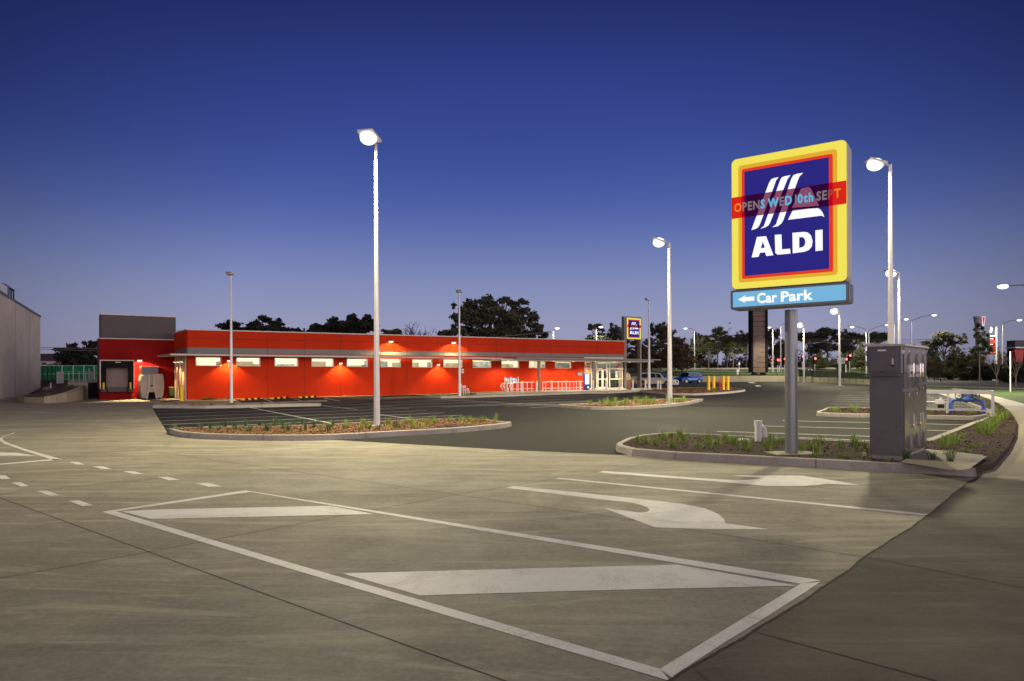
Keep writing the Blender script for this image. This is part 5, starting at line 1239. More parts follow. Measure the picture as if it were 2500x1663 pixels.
p = G(1122, 967.5, .1); light_pole(p, zat(1121, 714, p.y), .10, .05, (-.2, -1), "slim unlit pole against the middle of the red wall", lit=False, group="slim unlit poles", arm=.02, hs=.9)
p = G(1585, 951.5, .1); light_pole(p, zat(1585, 733, p.y), .13, .055, (-1, -.3), "slim unlit pole between the sign tower and the second lit pole", lit=False, group="slim unlit poles", arm=.02, hs=1.1)

# highway lamps on curved arms, beyond the fence
def street_lamp(px, top, lampx, lampy, d, label, label2=None, power=3600, both=None, lit=True):
    x = ray(px, 900)[0] * d; zb_ = T(x, d); zt_ = zat(px, top, d)
    p = Vector((x, d, zb_)); t = thing("street_lamp", p, label, "street lamp", "street lamps along the highway")
    mb = MB(); mb.tube((x, d, zb_ - .1), (x, d, zt_), .13, .08, 8); mb.build("pole", M['whitepole'], t)
    for lx, ly in [(lampx, lampy)] + ([both] if both else []):
        e = at(lx, ly, d - .5); s0 = Vector((x, d, zt_ - .1)); mid = s0.lerp(e, .5) + Vector((0, 0, .12 * abs(e.x - x) ** .5 if e.z > zt_ else .02))
        mb = MB(); mb.path([s0, mid, e], .045, 6); mb.build("arm", M['louvre'], t)
        dx = 1 if e.x > x else -1
        mb = MB(); mb.ball((e.x + .15 * dx, e.y, e.z + .06), .34, 10, 6, sc=(1.3, .7, .35)); mb.build("lamp_head", M['galv'], t)
        mb = MB(); mb.ball((e.x + .15 * dx, e.y - .05, e.z - .06), .34, 12, 7, sc=(1.2, .8, .55)); mb.build("lens", M['lamp'], t)
        l = bpy.data.lights.new("street_lamp", 'SPOT'); l.energy = power; l.color = (1, .92, .72); l.spot_size = R(165); l.spot_blend = .3; l.shadow_soft_size = .2
        lo = bpy.data.objects.new("lamp", l); COL.objects.link(lo); lo.parent = t; lo.location = Vector((e.x + .15 * dx, e.y, e.z - .35)) - p
street_lamp(1351, 806, 1358, 801, 118, "street lamp rising behind the store roof left of the sign tower")
street_lamp(1456, 800, 1465, 798, 122, "street lamp in front of the umbrella shaped tree behind the store", power=4000)
street_lamp(1696, 805, 1675, 801.5, 146, "street lamp with a long left arm between the second lit pole and the billboard pylon")
street_lamp(1887, 800, 1880, 799, 140, "street lamp just right of the brown pylon")
street_lamp(1906, 794, 1925, 787, 136, "street lamp whose arm ends behind the big sign post")
street_lamp(2115, 803, 2082, 798, 130, "street lamp with a left arm left of the grey cabinet")
street_lamp(2121, 806, 2164, 793, 138, "street lamp with a right arm just left of the grey cabinet")
street_lamp(2183, 792, 2210, 779, 128, "street lamp whose arm shows between the two tall poles")
street_lamp(2225, 782, 2278, 769, 120, "street lamp with a long right arm above the cabinet")
street_lamp(2447, 790, 2486, 781, 118, "street lamp beside the price board at the right edge")
street_lamp(2540, 704, 2452, 698, 52, "big bright lamp on an arm reaching in from the right edge", power=9000)

# ================================================================== CARS
M['tyre'] = mat("tyre", (.012, .012, .012), .8, var=.1); M['alloy'] = mat("alloy_wheel", (.55, .54, .52), .3, metal=.8, var=.05)
M['carglass'] = mat("car_glass", (.012, .014, .02), .06, var=0, spec=.9)
M['bluecar'] = mat("blue_car_paint", (.012, .10, .42), .25, metal=.3, var=.03, coat=.9); M['whitecar'] = mat("white_car_paint", (.72, .70, .66), .25, var=.03, coat=.8)
M['headlamp'] = mat("headlamp_glass", (.8, .8, .8), .1, var=0, spec=.8); M['taillamp'] = mat("tail_lamp", (.35, .01, .01), .15, var=0)
def car(loc, rz, paint, label, L_=4.35, W__=1.78, H_=1.6):
    """five door crossover; local x forward"""
    t = thing("parked_car", loc, label, "car"); R_ = Matrix.Rotation(rz, 3, 'Z')
    W = lambda x, y, z: Vector(loc) + R_ @ Vector((x, y, z))
    h = L_ / 2; wr = .34; xf, xr = h - .86, -h + .80
    body = [(-h + .05, .32), (-h, .62), (-h + .03, .95), (-h + .14, 1.02), (h - 1.25, .99), (h - .45, .88), (h - .08, .74), (h, .52), (h - .06, .26)]
    def arch(cx, up):
        return [(cx + (wr + .07) * math.cos(a), .34 + (wr + .07) * math.sin(a)) for a in [math.pi * k / 8 for k in range(9)]]
    low = [(h - .06, .24)] + [(x, max(z, .24)) for x, z in arch(xf, 1)] + [(x, max(z, .24)) for x, z in arch(xr, 1)] + [(-h + .05, .28)]
    outline = body[:-1] + low
    hw = W__ / 2
    def sect(z): return hw * (1 - .06 * max(0, (z - .55)) / .5 - .03 * max(0, (.5 - z) / .3))
    def endw(x): e = max(0, abs(x) - (h - .55)) / .55; return 1 - .12 * e * e
    mb = MB(); n = len(outline)
    for y in (-1, 1):
        pass
    vl = [W(x, -sect(z) * endw(x), z) for x, z in outline]; vr = [W(x, sect(z) * endw(x), z) for x, z in outline]
    mb.add(vl + vr, [(i, (i + 1) % n, n + (i + 1) % n, n + i) for i in range(n)])
    mb.poly(vl); mb.poly(vr[::-1]); b = mb.build("body", paint, t)
    # greenhouse
    gh = [(-h + .10, 1.0), (-h + .48, H_ - .10), (-h + .75, H_ - .02), (-.25, H_), (.45, H_ - .06), (h - 1.22, 1.0)]
    def gw(z): return hw * (.93 - .20 * (z - 1.0) / (H_ - 1.0))
    n = len(gh); vl = [W(x, -gw(z), z) for x, z in gh]; vr = [W(x, gw(z), z) for x, z in gh]
    mb = MB(); mb.add(vl + vr, [(i, i + 1, n + i + 1, n + i) for i in range(n - 1)]); mb.poly(vl); mb.poly(vr[::-1]); mb.build("cabin", paint, t)
    # windows, set just proud of the cabin
    for sgn in (-1, 1):
        for pts in (((-h + .52, 1.05), (-h + .70, H_ - .16), (-.85, H_ - .10), (-.85, 1.05)), ((-.78, 1.05), (-.78, H_ - .10), (-.02, H_ - .09), (.06, 1.05)), ((.13, 1.05), (.05, H_ - .09), (.42, H_ - .15), (h - 1.42, 1.05))):
            mb = MB(); mb.poly([W(x, sgn * (gw(z) + .006), z) for x, z in (pts if sgn > 0 else pts[::-1])]); mb.build("side_window", M['carglass'], t)
    nf = lambda a, b, i, j: [W(a[0], -gw(a[1]) * .93, a[1]), W(a[0], gw(a[1]) * .93, a[1]), W(b[0], gw(b[1]) * .9, b[1]), W(b[0], -gw(b[1]) * .9, b[1])]
    mb = MB(); mb.poly(nf((h - 1.22 + .0, 1.03), (.50, H_ - .08), 0, 0)); 
    for k in range(len(mb.v)): mb.v[k] = tuple(Vector(mb.v[k]) + R_ @ Vector((.012, 0, .012)))
    mb.build("windscreen", M['carglass'], t)
    mb = MB(); mb.poly(nf((-h + .13, 1.06), (-h + .47, H_ - .13), 0, 0)[::-1])
    for k in range(len(mb.v)): mb.v[k] = tuple(Vector(mb.v[k]) + R_ @ Vector((-.012, 0, .008)))
    mb.build("rear_window", M['carglass'], t)
    for x in (xf, xr):
        for y in (-1, 1):
            yo = y * (hw - .10); mb = MB(); mb.tube(W(x, yo - .10 * y, wr), W(x, yo + .10 * y, wr), wr, wr, 20); w = mb.build("wheel", M['tyre'], t)
            mb = MB(); mb.tube(W(x, yo + .09 * y, wr), W(x, yo + .108 * y, wr), wr * .66, wr * .60, 20)
            mb.build("rim", M['alloy'], w)
    for y in (-1, 1):
        mb = MB(); mb.hexa([W(h - .42, y * .62, .66), W(h - .12, y * .44, .64), W(h - .07, y * .80, .64) if False else W(h - .10, y * .76, .64), W(h - .40, y * .80, .68), W(h - .44, y * .62, .80), W(h - .16, y * .44, .76), W(h - .14, y * .76, .76), W(h - .44, y * .79, .82)]); mb.build("headlight", M['headlamp'], t)
        mb = MB(); mb.hexa([W(-h - .01, y * .80, .78), W(-h + .25, y * .845, .80), W(-h + .20, y * .80, .80), W(-h - .012, y * .5, .78), W(-h + .03, y * .79, .93), W(-h + .28, y * .84, .93), W(-h + .22, y * .8, .93), W(-h + .02, y * .5, .93)]); mb.build("tail_light", M['taillamp'], t)
        mb = MB(); q = W(.75, y * (hw + .06), 1.03); mb.ball(q, .11, 8, 6, sc=(.9, .9, .7)); mb.build("wing_mirror", paint, t)
    mb = MB(); mb.poly([W(h + .004, -.42, .50), W(h + .004, .42, .50), W(h - .05, .46, .70), W(h - .05, -.46, .70)]); mb.build("grille", M['black'], t)
    mb = MB(); mb.poly([W(h + .008, -.2, .38), W(h + .008, .2, .38), W(h + .006, .2, .48), W(h + .006, -.2, .48)]); mb.poly([W(-h - .006, .25, .66), W(-h - .006, -.25, .66), W(-h - .0, -.25, .78), W(-h - .0, .25, .78)]); mb.build("number_plate", M['white'], t)
    mb = MB()
    for y in (-1, 1): mb.hexa([W(xr + .45, y * (hw * .99) - .012, .24), W(xf - .45, y * (hw * .99) - .012, .24), W(xf - .45, y * (hw * .99) + .012, .24), W(xr + .45, y * (hw * .99) + .012, .24), W(xr + .45, y * (hw * .995) - .012, .36), W(xf - .45, y * (hw * .995) - .012, .36), W(xf - .45, y * (hw * .995) + .012, .36), W(xr + .45, y * (hw * .995) + .012, .36)])
    mb.build("sill", M['black'], t)
    return t
c = G(1680, 936.5); car(c, R(-147), M['bluecar'], "blue crossover parked behind the second lit pole, facing left", 4.3, 1.8, 1.60)
c = G(1605, 944.8); car(c, R(-28), M['whitecar'], "white crossover seen from its tail beside the sign tower", 4.5, 1.82, 1.62)

# person at the store corner
def person(p, rz, label):
    t = bpy.data.meshes.new("person"); 
    J = [(0, 0, .92), (0, 0, 1.15), (-.06, 0, 1.38), (-.10, 0, 1.50), (-.15, 0, 1.60), (.02, .17, 1.38), (-.02, .22, 1.12), (-.2, .2, .95), (-.28, .2, .93), (.02, -.17, 1.38), (-.04, -.22, 1.12), (-.24, -.2, 1.0), (-.32, -.2, .99),
         (.0, .09, .86), (-.02, .1, .48), (.02, .1, .08), (-.13, .11, .04), (.0, -.09, .86), (.04, -.1, .48), (.10, -.1, .08), (-.05, -.11, .04)]
    Rr = [.14, .13, .15, .055, .10, .07, .048, .035, .035, .07, .048, .035, .035, .095, .065, .045, .04, .095, .065, .045, .04]
    Ed = [(0, 1), (1, 2), (2, 3), (3, 4), (2, 5), (5, 6), (6, 7), (7, 8), (2, 9), (9, 10), (10, 11), (11, 12), (0, 13), (13, 14), (14, 15), (15, 16), (0, 17), (17, 18), (18, 19), (19, 20)]
    t.from_pydata(J, Ed, []); o = bpy.data.objects.new("person", t); COL.objects.link(o)
    sk = o.modifiers.new("skin", 'SKIN'); 
    for v, r in zip(t.skin_vertices[0].data, Rr): v.radius = (r, r)
    t.skin_vertices[0].data[0].use_root = True
    o.modifiers.new("sub", 'SUBSURF').levels = 2; o.modifiers["sub"].render_levels = 2
    t.materials.append(mat("skin", (.42, .24, .16), .6, var=.05)); o.location = p; o.rotation_euler = (0, 0, rz)
    tag(o, label, "person")
    def part(nm, mb, m):
        me = bpy.data.meshes.new(nm); me.from_pydata([tuple(v) for v in mb.v], [], mb.f); me.materials.append(m); q = bpy.data.objects.new(nm, me); COL.objects.link(q); q.parent = o; return q
    mb = MB(); mb.ball((-.135, 0, 1.645), .115, 12, 8, sc=(1, .95, .9)); part("hair", mb, M['bark'])
    mb = MB(); mb.tube((0, 0, .88), (-.04, 0, 1.2), .19, .185, 14); mb.tube((-.04, 0, 1.2), (-.06, 0, 1.46), .185, .13, 14); mb.tube((0, .17, 1.40), (-.02, .225, 1.1), .085, .065, 10); mb.tube((0, -.17, 1.40), (-.04, -.225, 1.1), .085, .065, 10); part("shirt", mb, mat("cream_shirt", (.62, .5, .34), .8, var=.1))
    mb = MB(); mb.tube((0, .09, .90), (-.02, .1, .48), .12, .09, 12); mb.tube((-.02, .1, .48), (.02, .1, .1), .09, .07, 12); mb.tube((0, -.09, .90), (.04, -.1, .48), .12, .09, 12); mb.tube((.04, -.1, .48), (.10, -.1, .1), .09, .07, 12); part("trousers", mb, mat("rust_trousers", (.32, .13, .08), .8, var=.1))
    mb = MB(); mb.box((-.04, .1, .04), (.27, .1, .08)); mb.box((.04, -.1, .04), (.27, .1, .08)); part("shoes", mb, M['black'])
person(G(1535, 950.8, .1), R(10), "person in a cream top and rust trousers standing between the sign tower posts")

# ================================================================== BILLBOARD PYLON, FENCES, FAR SIGNS
M['brownpanel'] = mat("brown_panel", (.13, .075, .06), .55, var=.25, scale=.5); M['brownpanel2'] = mat("dark_brown_panel", (.06, .045, .038), .55, var=.25, scale=.5)
dB = 112.0; pyl = thing("billboard_pylon", Vector((ray(1851, 915)[0] * dB, dB, zat(1851, 916, dB))), "tall narrow brown panelled billboard pylon rising behind the big sign", "billboard")
X = lambda px: ray(px, 900)[0] * dB
zt_, zb_ = zat(1850, 748, dB), zat(1850, 910, dB)
mb = MB(); n = 13
for i in range(n):
    a_, b_ = zb_ + (zt_ - zb_) * i / n, zb_ + (zt_ - zb_) * (i + 1) / n
    mb.box(((X(1836) + X(1866)) / 2, dB, (a_ + b_) / 2), (X(1866) - X(1836), 1.0, b_ - a_ - .07))
mb.build("panel", M['brownpanel'], pyl)
for a_, b_ in ((1831, 1835.5), (1866.5, 1871)):
    mb = MB(); mb.box(((X(a_) + X(b_)) / 2, dB, (zb_ + zt_) / 2), (X(b_) - X(a_), 1.5, zt_ - zb_)); mb.build("side_frame", M['black'], pyl)
for px in (1841, 1862):
    mb = MB(); zq = zat(px, 916.5, dB); mb.hexa([(X(px) - .5, dB - .4, zq), (X(px) + .5, dB - .4, zq), (X(px) + .5, dB + .4, zq), (X(px) - .5, dB + .4, zq), (X(px) - .25, dB - .3, zb_), (X(px) + .25, dB - .3, zb_), (X(px) + .25, dB + .3, zb_), (X(px) - .25, dB + .3, zb_)]); mb.build("foot", M['black'], pyl)
# retaining wall at the end of the car park and the black fence on top
rw = [(at(1490, 921, 111)), at(1690, 924, 111), at(1760, 924.5, 111), at(1900, 925, 111), at(1951, 924, 110), at(1983, 925, 104), at(2044, 928.5, 96), at(2125, 934.5, 84), at(2200, 940, 75)]
rwz = [.9, .9, .95, .95, .8, .72, .62, .5, .42]
wall = thing("retaining_wall", rw[2].copy(), "long low pale retaining wall at the far end of the car park", "retaining wall"); wall["_o"] = (rw[2].x, rw[2].y, 0); wall.location.z = 0
mb = MB(); acc = 0
for i in range(len(rw) - 1):
    a, b = rw[i], rw[i + 1]; k = max(1, int((b - a).length / 2.4))
    for j in range(k):
        p, q = a.lerp(b, j / k), a.lerp(b, (j + 1) / k); z1_, z2_ = rwz[i] + (rwz[i + 1] - rwz[i]) * j / k, rwz[i] + (rwz[i + 1] - rwz[i]) * (j + 1) / k
        tt = (q - p).normalized() * .02; nn = Vector((-(q - p).y, (q - p).x, 0)).normalized() * .2; p = p + tt; q = q - tt; p.z = q.z = 0
        mb.hexa([p, q, q + nn, p + nn, p + Vector((0, 0, z1_)), q + Vector((0, 0, z2_)), q + nn + Vector((0, 0, z2_)), p + nn + Vector((0, 0, z1_))])
mb.build("wall_panels", M['path'], wall)
fence = thing("black_fence", (rw[2].x, rw[2].y, .9), "thin black post and rail fence on the far retaining wall", "fence"); fence["_o"] = tuple(fence.location)
fz = zat(1600, 910.5, 111) 
mb = MB(); mp_ = MB()
for i in range(4):
    a, b = rw[i], rw[i + 1]; k = max(1, int((b - a).length / 2.6))
    for j in range(k):
        p = a.lerp(b, j / k); mp_.tube((p.x, p.y + .4, rwz[i]), (p.x, p.y + .4, fz + .1), .05, n=5)
    for z_ in (fz, rwz[i] + .15): mb.tube((a.x, a.y + .4, z_), (b.x, b.y + .4, z_), .03, n=5)
    k2 = int((b - a).length / .3)
    for j in range(k2):
        p = a.lerp(b, j / k2); mb.tube((p.x, p.y + .4, rwz[i] + .15), (p.x, p.y + .4, fz), .008, n=3, caps=False)
mb.build("infill", M['black'], fence); mp_.build("post", M['black'], fence)
sf = thing("screen_fence", (rw[5].x, rw[5].y, .7), "dark solid picket screen fence above the retaining wall right of the sign post", "fence"); sf["_o"] = tuple(sf.location)
mb = MB(); tops = [None] * 4 + [1.92, 1.80, 1.62, 1.36, 1.28]
for i in range(4, 8):
    a, b = rw[i], rw[i + 1]; k = int((b - a).length / .14)
    for j in range(k):
        p = a.lerp(b, j / k); z1_ = rwz[i] + .06; z2_ = tops[i] + (tops[i + 1] - tops[i]) * j / k; dx = (b - a).normalized() * .05
        q = Vector((p.x, p.y + .15, 0)); mb.hexa([q - dx + Vector((0, -.01, z1_)), q + dx + Vector((0, -.01, z1_)), q + dx + Vector((0, .01, z1_)), q - dx + Vector((0, .01, z1_)), q - dx + Vector((0, -.01, z2_)), q + dx + Vector((0, -.01, z2_)), q + dx + Vector((0, .01, z2_)), q - dx + Vector((0, .01, z2_))])
mb.build("pickets", M['black'], sf)
mb = MB()
for i in range(4, 8):
    a, b = rw[i], rw[i + 1]; k = int((b - a).length / 2.4)
    for j in range(k):
        p = a.lerp(b, j / k); mb.tube((p.x, p.y - .02, rwz[i] - .4), (p.x, p.y - .02, tops[i] + (tops[i + 1] - tops[i]) * j / k + .05), .04, n=5)
mb.build("post", M['darkmetal'], sf)

def sign_plate(nm, px, ytop, ybot, d, shape, label, cat, plate_mat, yb_plate, w, extra=None, group=None, post_mat='galv'):
    zb0_ = T(ray(px, 900)[0] * d, d); x = ray(px, 900)[0] * d; z1_, z0_ = zat(px, ytop, d), zat(px, yb_plate, d)
    t = thing(nm, Vector((x, d, zb0_)), label, cat, group)
    mb = MB(); mb.tube((x, d, zb0_ - .3), (x, d, z1_), .06, n=6); mb.build("post", M[post_mat], t)
    mb = MB(); zc_ = (z0_ + z1_) / 2; h = z1_ - z0_
    if shape == 'tri': pts = [(x - w / 2, z1_), (x + w / 2, z1_), (x, z0_)]
    elif shape == 'rect': pts = [(x - w / 2, z0_), (x + w / 2, z0_), (x + w / 2, z1_), (x - w / 2, z1_)]
    if shape == 'tri': pts = pts[::-1]
    n = len(pts); mb.add([(a, d - .12, z) for a, z in pts] + [(a, d - .07, z) for a, z in pts], [tuple(range(n)), tuple(range(n, 2 * n))[::-1]] + [(i, n + i, n + (i + 1) % n, (i + 1) % n) for i in range(n)]); mb.build("plate", plate_mat, t)
    if extra: extra(t, x, d, z0_, z1_, w)
    return t
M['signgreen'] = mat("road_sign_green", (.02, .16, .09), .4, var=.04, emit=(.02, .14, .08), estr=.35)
def green_extra(t, x, d, z0_, z1_, w):
    mb = MB(); e = .1
    for a in ((x - w / 2, z0_, x + w / 2, z0_ + e), (x - w / 2, z1_ - e, x + w / 2, z1_), (x - w / 2, z0_ + e, x - w / 2 + e, z1_ - e), (x + w / 2 - e, z0_ + e, x + w / 2, z1_ - e)):
        mb.box(((a[0] + a[2]) / 2, d - .13, (a[1] + a[3]) / 2), (a[2] - a[0], .02, a[3] - a[1]))
    H = z1_ - z0_
    for fz_, fw in ((.78, .62), (.58, .7)):
        for k in range(5): mb.box((x - w * fw / 2 + w * fw * (k + .5) / 5, d - .13, z0_ + H * fz_), (w * fw / 6.5, .02, H * .12))
    mb.box((x, d - .13, z0_ + H * .25), (w * .62, .02, H * .1)); mb.build("lettering", M['white'], t)
sign_plate("direction_sign", 2053, 874, 0, 124, 'rect', "green road direction sign with white border behind a lit pole", "road sign", M['signgreen'], 887.5, 1.35, green_extra)
def give_way(t, x, d, z0_, z1_, w):
    mb = MB(); mb.poly([(x, d - .125, z0_ + .25), (x + w * .28, d - .125, z1_ - .1), (x - w * .28, d - .125, z1_ - .1)]); mb.build("face", M['white'], t)
sign_plate("give_way_sign", 1681.5, 882.5, 0, 145, 'tri', "small give way sign on a thin post behind the blue car", "road sign", M['redpaint'], 888, .55, give_way)
sign_plate("give_way_sign", 1885, 877, 0, 140, 'tri', "give way sign right of the brown pylon", "road sign", M['redpaint'], 883, .8, give_way)
sign_plate("parking_sign", 1804.5, 885.5, 0, 145, 'rect', "small white sign on a post left of the brown pylon", "road sign", M['white'], 891, .35)
sign_plate("yellow_sign", 1884.5, 885, 0, 139, 'rect', "small yellow arrow plate below the give way sign", "road sign", M['yellow'], 888, .55)
def chev(t, x, d, z0_, z1_, w):
    mb = MB(); zc_ = (z0_ + z1_) / 2
    for sg_ in (-1, 1):
        mb.poly([(x + sg_ * w * .08, d - .14, z1_ - .05), (x + sg_ * w * .28, d - .14, z1_ - .05), (x + sg_ * w * .48, d - .14, zc_), (x + sg_ * w * .28, d - .14, z0_ + .05), (x + sg_ * w * .08, d - .14, z0_ + .05), (x + sg_ * w * .26, d - .14, zc_)][::sg_])
    mb.build("chevron", M['white'], t)
sign_plate("chevron_sign", 1977, 900.2, 0, 118, 'rect', "black sign with two white chevrons above the dark screen fence", "road sign", M['black'], 906.5, .9, chev)
mb = MB(); q = at(1801, 913, 113); mb.box((q.x, 113, zat(1801, 908, 113)), (.42, .25, .85)); mb.build("utility_box", M['galv'], cat="utility box", label="small pale utility box by the black fence left of the brown pylon")

# traffic lights
M['redlight'] = glow("traffic_red", (255, 60, 50), 14)
def traffic_light(px, py, d, base=True, label=""):
    x = ray(px, 900)[0] * d; z = zat(px, py, d); zb0_ = T(x, d); t = thing("traffic_light", Vector((x, d, zb0_)), label, "traffic light", "red traffic lights at the highway")
    mb = MB(); mb.tube((x, d + .15, zb0_ - .2), (x, d + .15, z), .07, n=6); mb.build("post", M['galv'], t)
    mb = MB(); mb.box((x, d, z - .35), (.42, .25, 1.15)); mb.box((x, d + .1, z - .35), (.7, .04, 1.4)); mb.build("housing", M['black'], t)
    mb = MB(); mb.tube((x, d - .13, z), (x, d - .16, z), .19, n=14); mb.build("red_lens", M['redlight'], t)
    mb = MB()
    for k in (1, 2): mb.tube((x, d - .13, z - .36 * k), (x, d - .14, z - .36 * k), .13, n=12)
    mb.build("dark_lens", M['darkmetal'], t)
for a in ((1899, 879, 138, "first red traffic light right of the brown pylon"), (1903, 879.2, 141, "red traffic light close beside the first one near the pylon"), (1916, 876.5, 126, "large red traffic light touching the big sign post"), (1960, 870, 134, "red traffic light behind the lit pole right of the sign post"),
          (1990, 875.5, 132, "red traffic light standing alone between two lit poles"), (2066, 877, 134, "dim red traffic light just right of the green sign"), (2075, 868, 128, "upper red traffic light right of the green sign")):
    traffic_light(a[0], a[1], a[2], label=a[3])

# ---------- right hand side: bucket sign, price board, restaurant
bk_ = thing("bucket_sign", Vector((ray(2388, 900)[0] * 128, 128, T(0, 128))), "red and white striped bucket shaped sign on a tall post above the tree", "pylon sign")
X = lambda px, d=128.0: ray(px, 800)[0] * d; Z = lambda py, px=2388, d=128.0: zat(px, py, d)
M['bucketred'] = mat("bucket_red", (.35, .01, .02), .5, var=0, emit=(.45, .006, .03), estr=1); M['bucketwhite'] = mat("bucket_white", (.6, .5, .55), .5, var=0, emit=(.55, .45, .52), estr=1); M['bucketgrey'] = mat("bucket_grey", (.30, .28, .34), .6, var=.5, scale=2.2)
mb = MB(); w0, w1 = .95, .62; c = (X(2388.5), 128.0); mb.tube((c[0], c[1], Z(797)), (c[0], c[1], Z(773)), X(2395.5) - X(2388.5), X(2399.5) - X(2388.5), 24); mb.build("bucket", M['bucketgrey'], bk_)
mb = MB(); mb.poly([(X(2389.5), 127.05, Z(797)), (X(2395), 127.1, Z(797)), (X(2398.2), 127.1, Z(773.5)), (X(2388), 127.0, Z(773.5))]); mb.build("white_stripe", M['bucketwhite'], bk_)
mb = MB(); mb.poly([(X(2391.5), 127.0, Z(792.5)), (X(2393.6), 127.05, Z(792.5)), (X(2396), 127.05, Z(775)), (X(2389.6), 126.95, Z(775))]); mb.build("red_stripe", M['bucketred'], bk_)
mb = MB(); mb.tube((c[0], 128.4, T(0, 128)), (c[0], 128.4, Z(797)), .25, n=8); mb.build("post", M['darkmetal'], bk_)
dP = 120.0; X = lambda px: ray(px, 830)[0] * dP; Z = lambda py: zat(2420, py, dP)
pb = thing("price_board", Vector((X(2421), dP, T(0, dP))), "tall fuel price board with glowing red digits beside a white mast", "price board")
M['boarddark'] = mat("board_dark", (.01, .025, .02), .5, var=.05)
mb = MB(); mb.box(((X(2412.5) + X(2429)) / 2, dP, (Z(817.5) + Z(865)) / 2), (X(2429) - X(2412.5), .5, Z(817.5) - Z(865))); mb.build("board", M['boarddark'], pb)
er = {'r': glow("led_red", (190, 12, 18), 1.0), 'd': glow("led_digits", (255, 120, 90), 1.6), 'w': glow("board_white", (255, 255, 250), 1.6)}
for y0, y1 in ((825, 839.5), (842, 852.5), (855.5, 863.5)):
    mb = MB(); mb.poly([(X(2414.5), dP - .26, Z(y1)), (X(2428), dP - .26, Z(y1)), (X(2428.5), dP - .26, Z(y0)), (X(2414.5), dP - .26, Z(y0))]); mb.build("price_panel", er['r'], pb)
    mb = MB(); v, f, w = text_mesh("173.9" if y0 < 830 else ("171.9" if y0 < 850 else "99.4"), 1.0, .03); hh = (Z(y0) - Z(y1)) * .62; k = (X(2427.5) - X(2415.3)) / w
    mb.add([(X(2415.3) + p[0] * k, dP - .28, Z(y1) + .12 * hh + p[1] * hh) for p in v], f); mb.build("digits", er['d'], pb)
for y, x0, x1 in ((820.5, 2414, 2427.5), (827.4, 2414, 2423), (841, 2414.5, 2421.5), (854.8, 2413.8, 2417)):
    mb = MB(); hgt = 1.6 if y > 822 else 3.2; mb.poly([(X(x0), dP - .29, Z(y + hgt / 2)), (X(x1), dP - .29, Z(y + hgt / 2)), (X(x1), dP - .29, Z(y - hgt / 2)), (X(x0), dP - .29, Z(y - hgt / 2))]); mb.build("caption", er['w'], pb)
mb = MB(); mb.add([(X(2419.5) + a * 1.0, dP - .05, Z(805.5) + b) for a, b in ((-.30, -.15), (-.22, -.52), (.1, -.52), (.32, .1), (.12, .5), (-.05, .54), (-.24, .3), (-.1, .1))], [tuple(range(8))]); mb.build("emblem", er['w'], pb)
mb = MB(); mb.box(((X(2429.7) + X(2433.8)) / 2, dP + .1, (Z(798) + T(0, dP)) / 2), (X(2433.8) - X(2429.7), .3, Z(798) - T(0, dP))); mb.build("mast", M['white'], pb)
dR = 95.0; X = lambda px: ray(px, 850)[0] * dR; Z = lambda py: zat(2490, py, dR)
rs = thing("restaurant", Vector((X(2540), dR, 0)), "dark boxy restaurant with a red sloped panel at the right edge", "restaurant")
mb = MB(); mb.box(((X(2478) + X(2640)) / 2, dR + .8, (Z(831) + Z(847)) / 2), (X(2640) - X(2478), 1.6, Z(831) - Z(847))); mb.build("roof_box", M['darkmetal'], rs)
mb = MB(); mb.box(((X(2477) + X(2640)) / 2, dR + .8, (Z(847) + Z(850.5)) / 2), (X(2640) - X(2477), 1.9, Z(847) - Z(850.5))); mb.build("light_band", M['galv'], rs)
mb = MB(); mb.box(((X(2480) + X(2640)) / 2, dR + 1.0, Z(850.5) / 2), (X(2640) - X(2480), 1.4, Z(850.5))); mb.build("wall", M['black'], rs)
mb = MB(); mb.hexa([(X(2474), dR - .6, Z(884)), (X(2489), dR - .6, Z(884)), (X(2489), dR, Z(884)), (X(2474), dR, Z(884)), (X(2469), dR - .6, Z(854)), (X(2492), dR - .6, Z(854)), (X(2492), dR, Z(854)), (X(2469), dR, Z(854))]); mb.build("red_panel", M['redpaint'], rs)
mb = MB(); a, b = at(2346, 907.5, 118), at(2388, 921, 118); mb.box(((a.x + b.x) / 2, 118, (a.z + b.z) / 2 - .4), (b.x - a.x, .4, a.z - b.z + .8)); mb.build("brick_wall", mat("brown_brick", (.13, .065, .055), .85, var=.2, scale=3), cat="wall", label="short low brown brick wall beyond the side street")
for px, y0, y1, lb in ((2466.5, 858, 957, "pale timber post on the grass at the right edge"), (2391.5, 857, 951, "slim brown post on the verge behind the white cage"), (2345, 885, 923, "short pale post beside the brown brick wall")):
    d = G(px, y1).y; x = ray(px, 900)[0] * d; mb = MB(); mb.tube((x, d, 0 + T(x, d)), (x, d, zat(px, y0, d)), .05 if d < 80 else .08, n=8); mb.build("verge_post", M['trim'] if px != 2391.5 else M['bark'], cat="post", label=lb)

# ================================================================== CABINET
cb = G(2205, 1124, .13); 
c0 = Vector((7.02, 12.26)); dirR = Vector((.666, .745)).normalized(); FCb = Frame(c0, dirR)     # right face: n points right-forward
cab = thing("electrical_cabinet", (c0.x, c0.y, .12), "large dark grey electrical cabinet with six doors and padlocked handles on a concrete slab", "electrical cabinet")
CL, CW = 1.88, .55
ZB, ZT = .21, 2.19
mb = MB(); FCb.box(mb, 0, CL, -CW, 0, ZB, ZT); mb.build("body", M['cabinet'], cab, bevel=.006)
mb = MB(); FCb.box(mb, .03, CL - .03, -CW + .03, -.02, .12, ZB); mb.build("plinth", M['kerb'], cab)
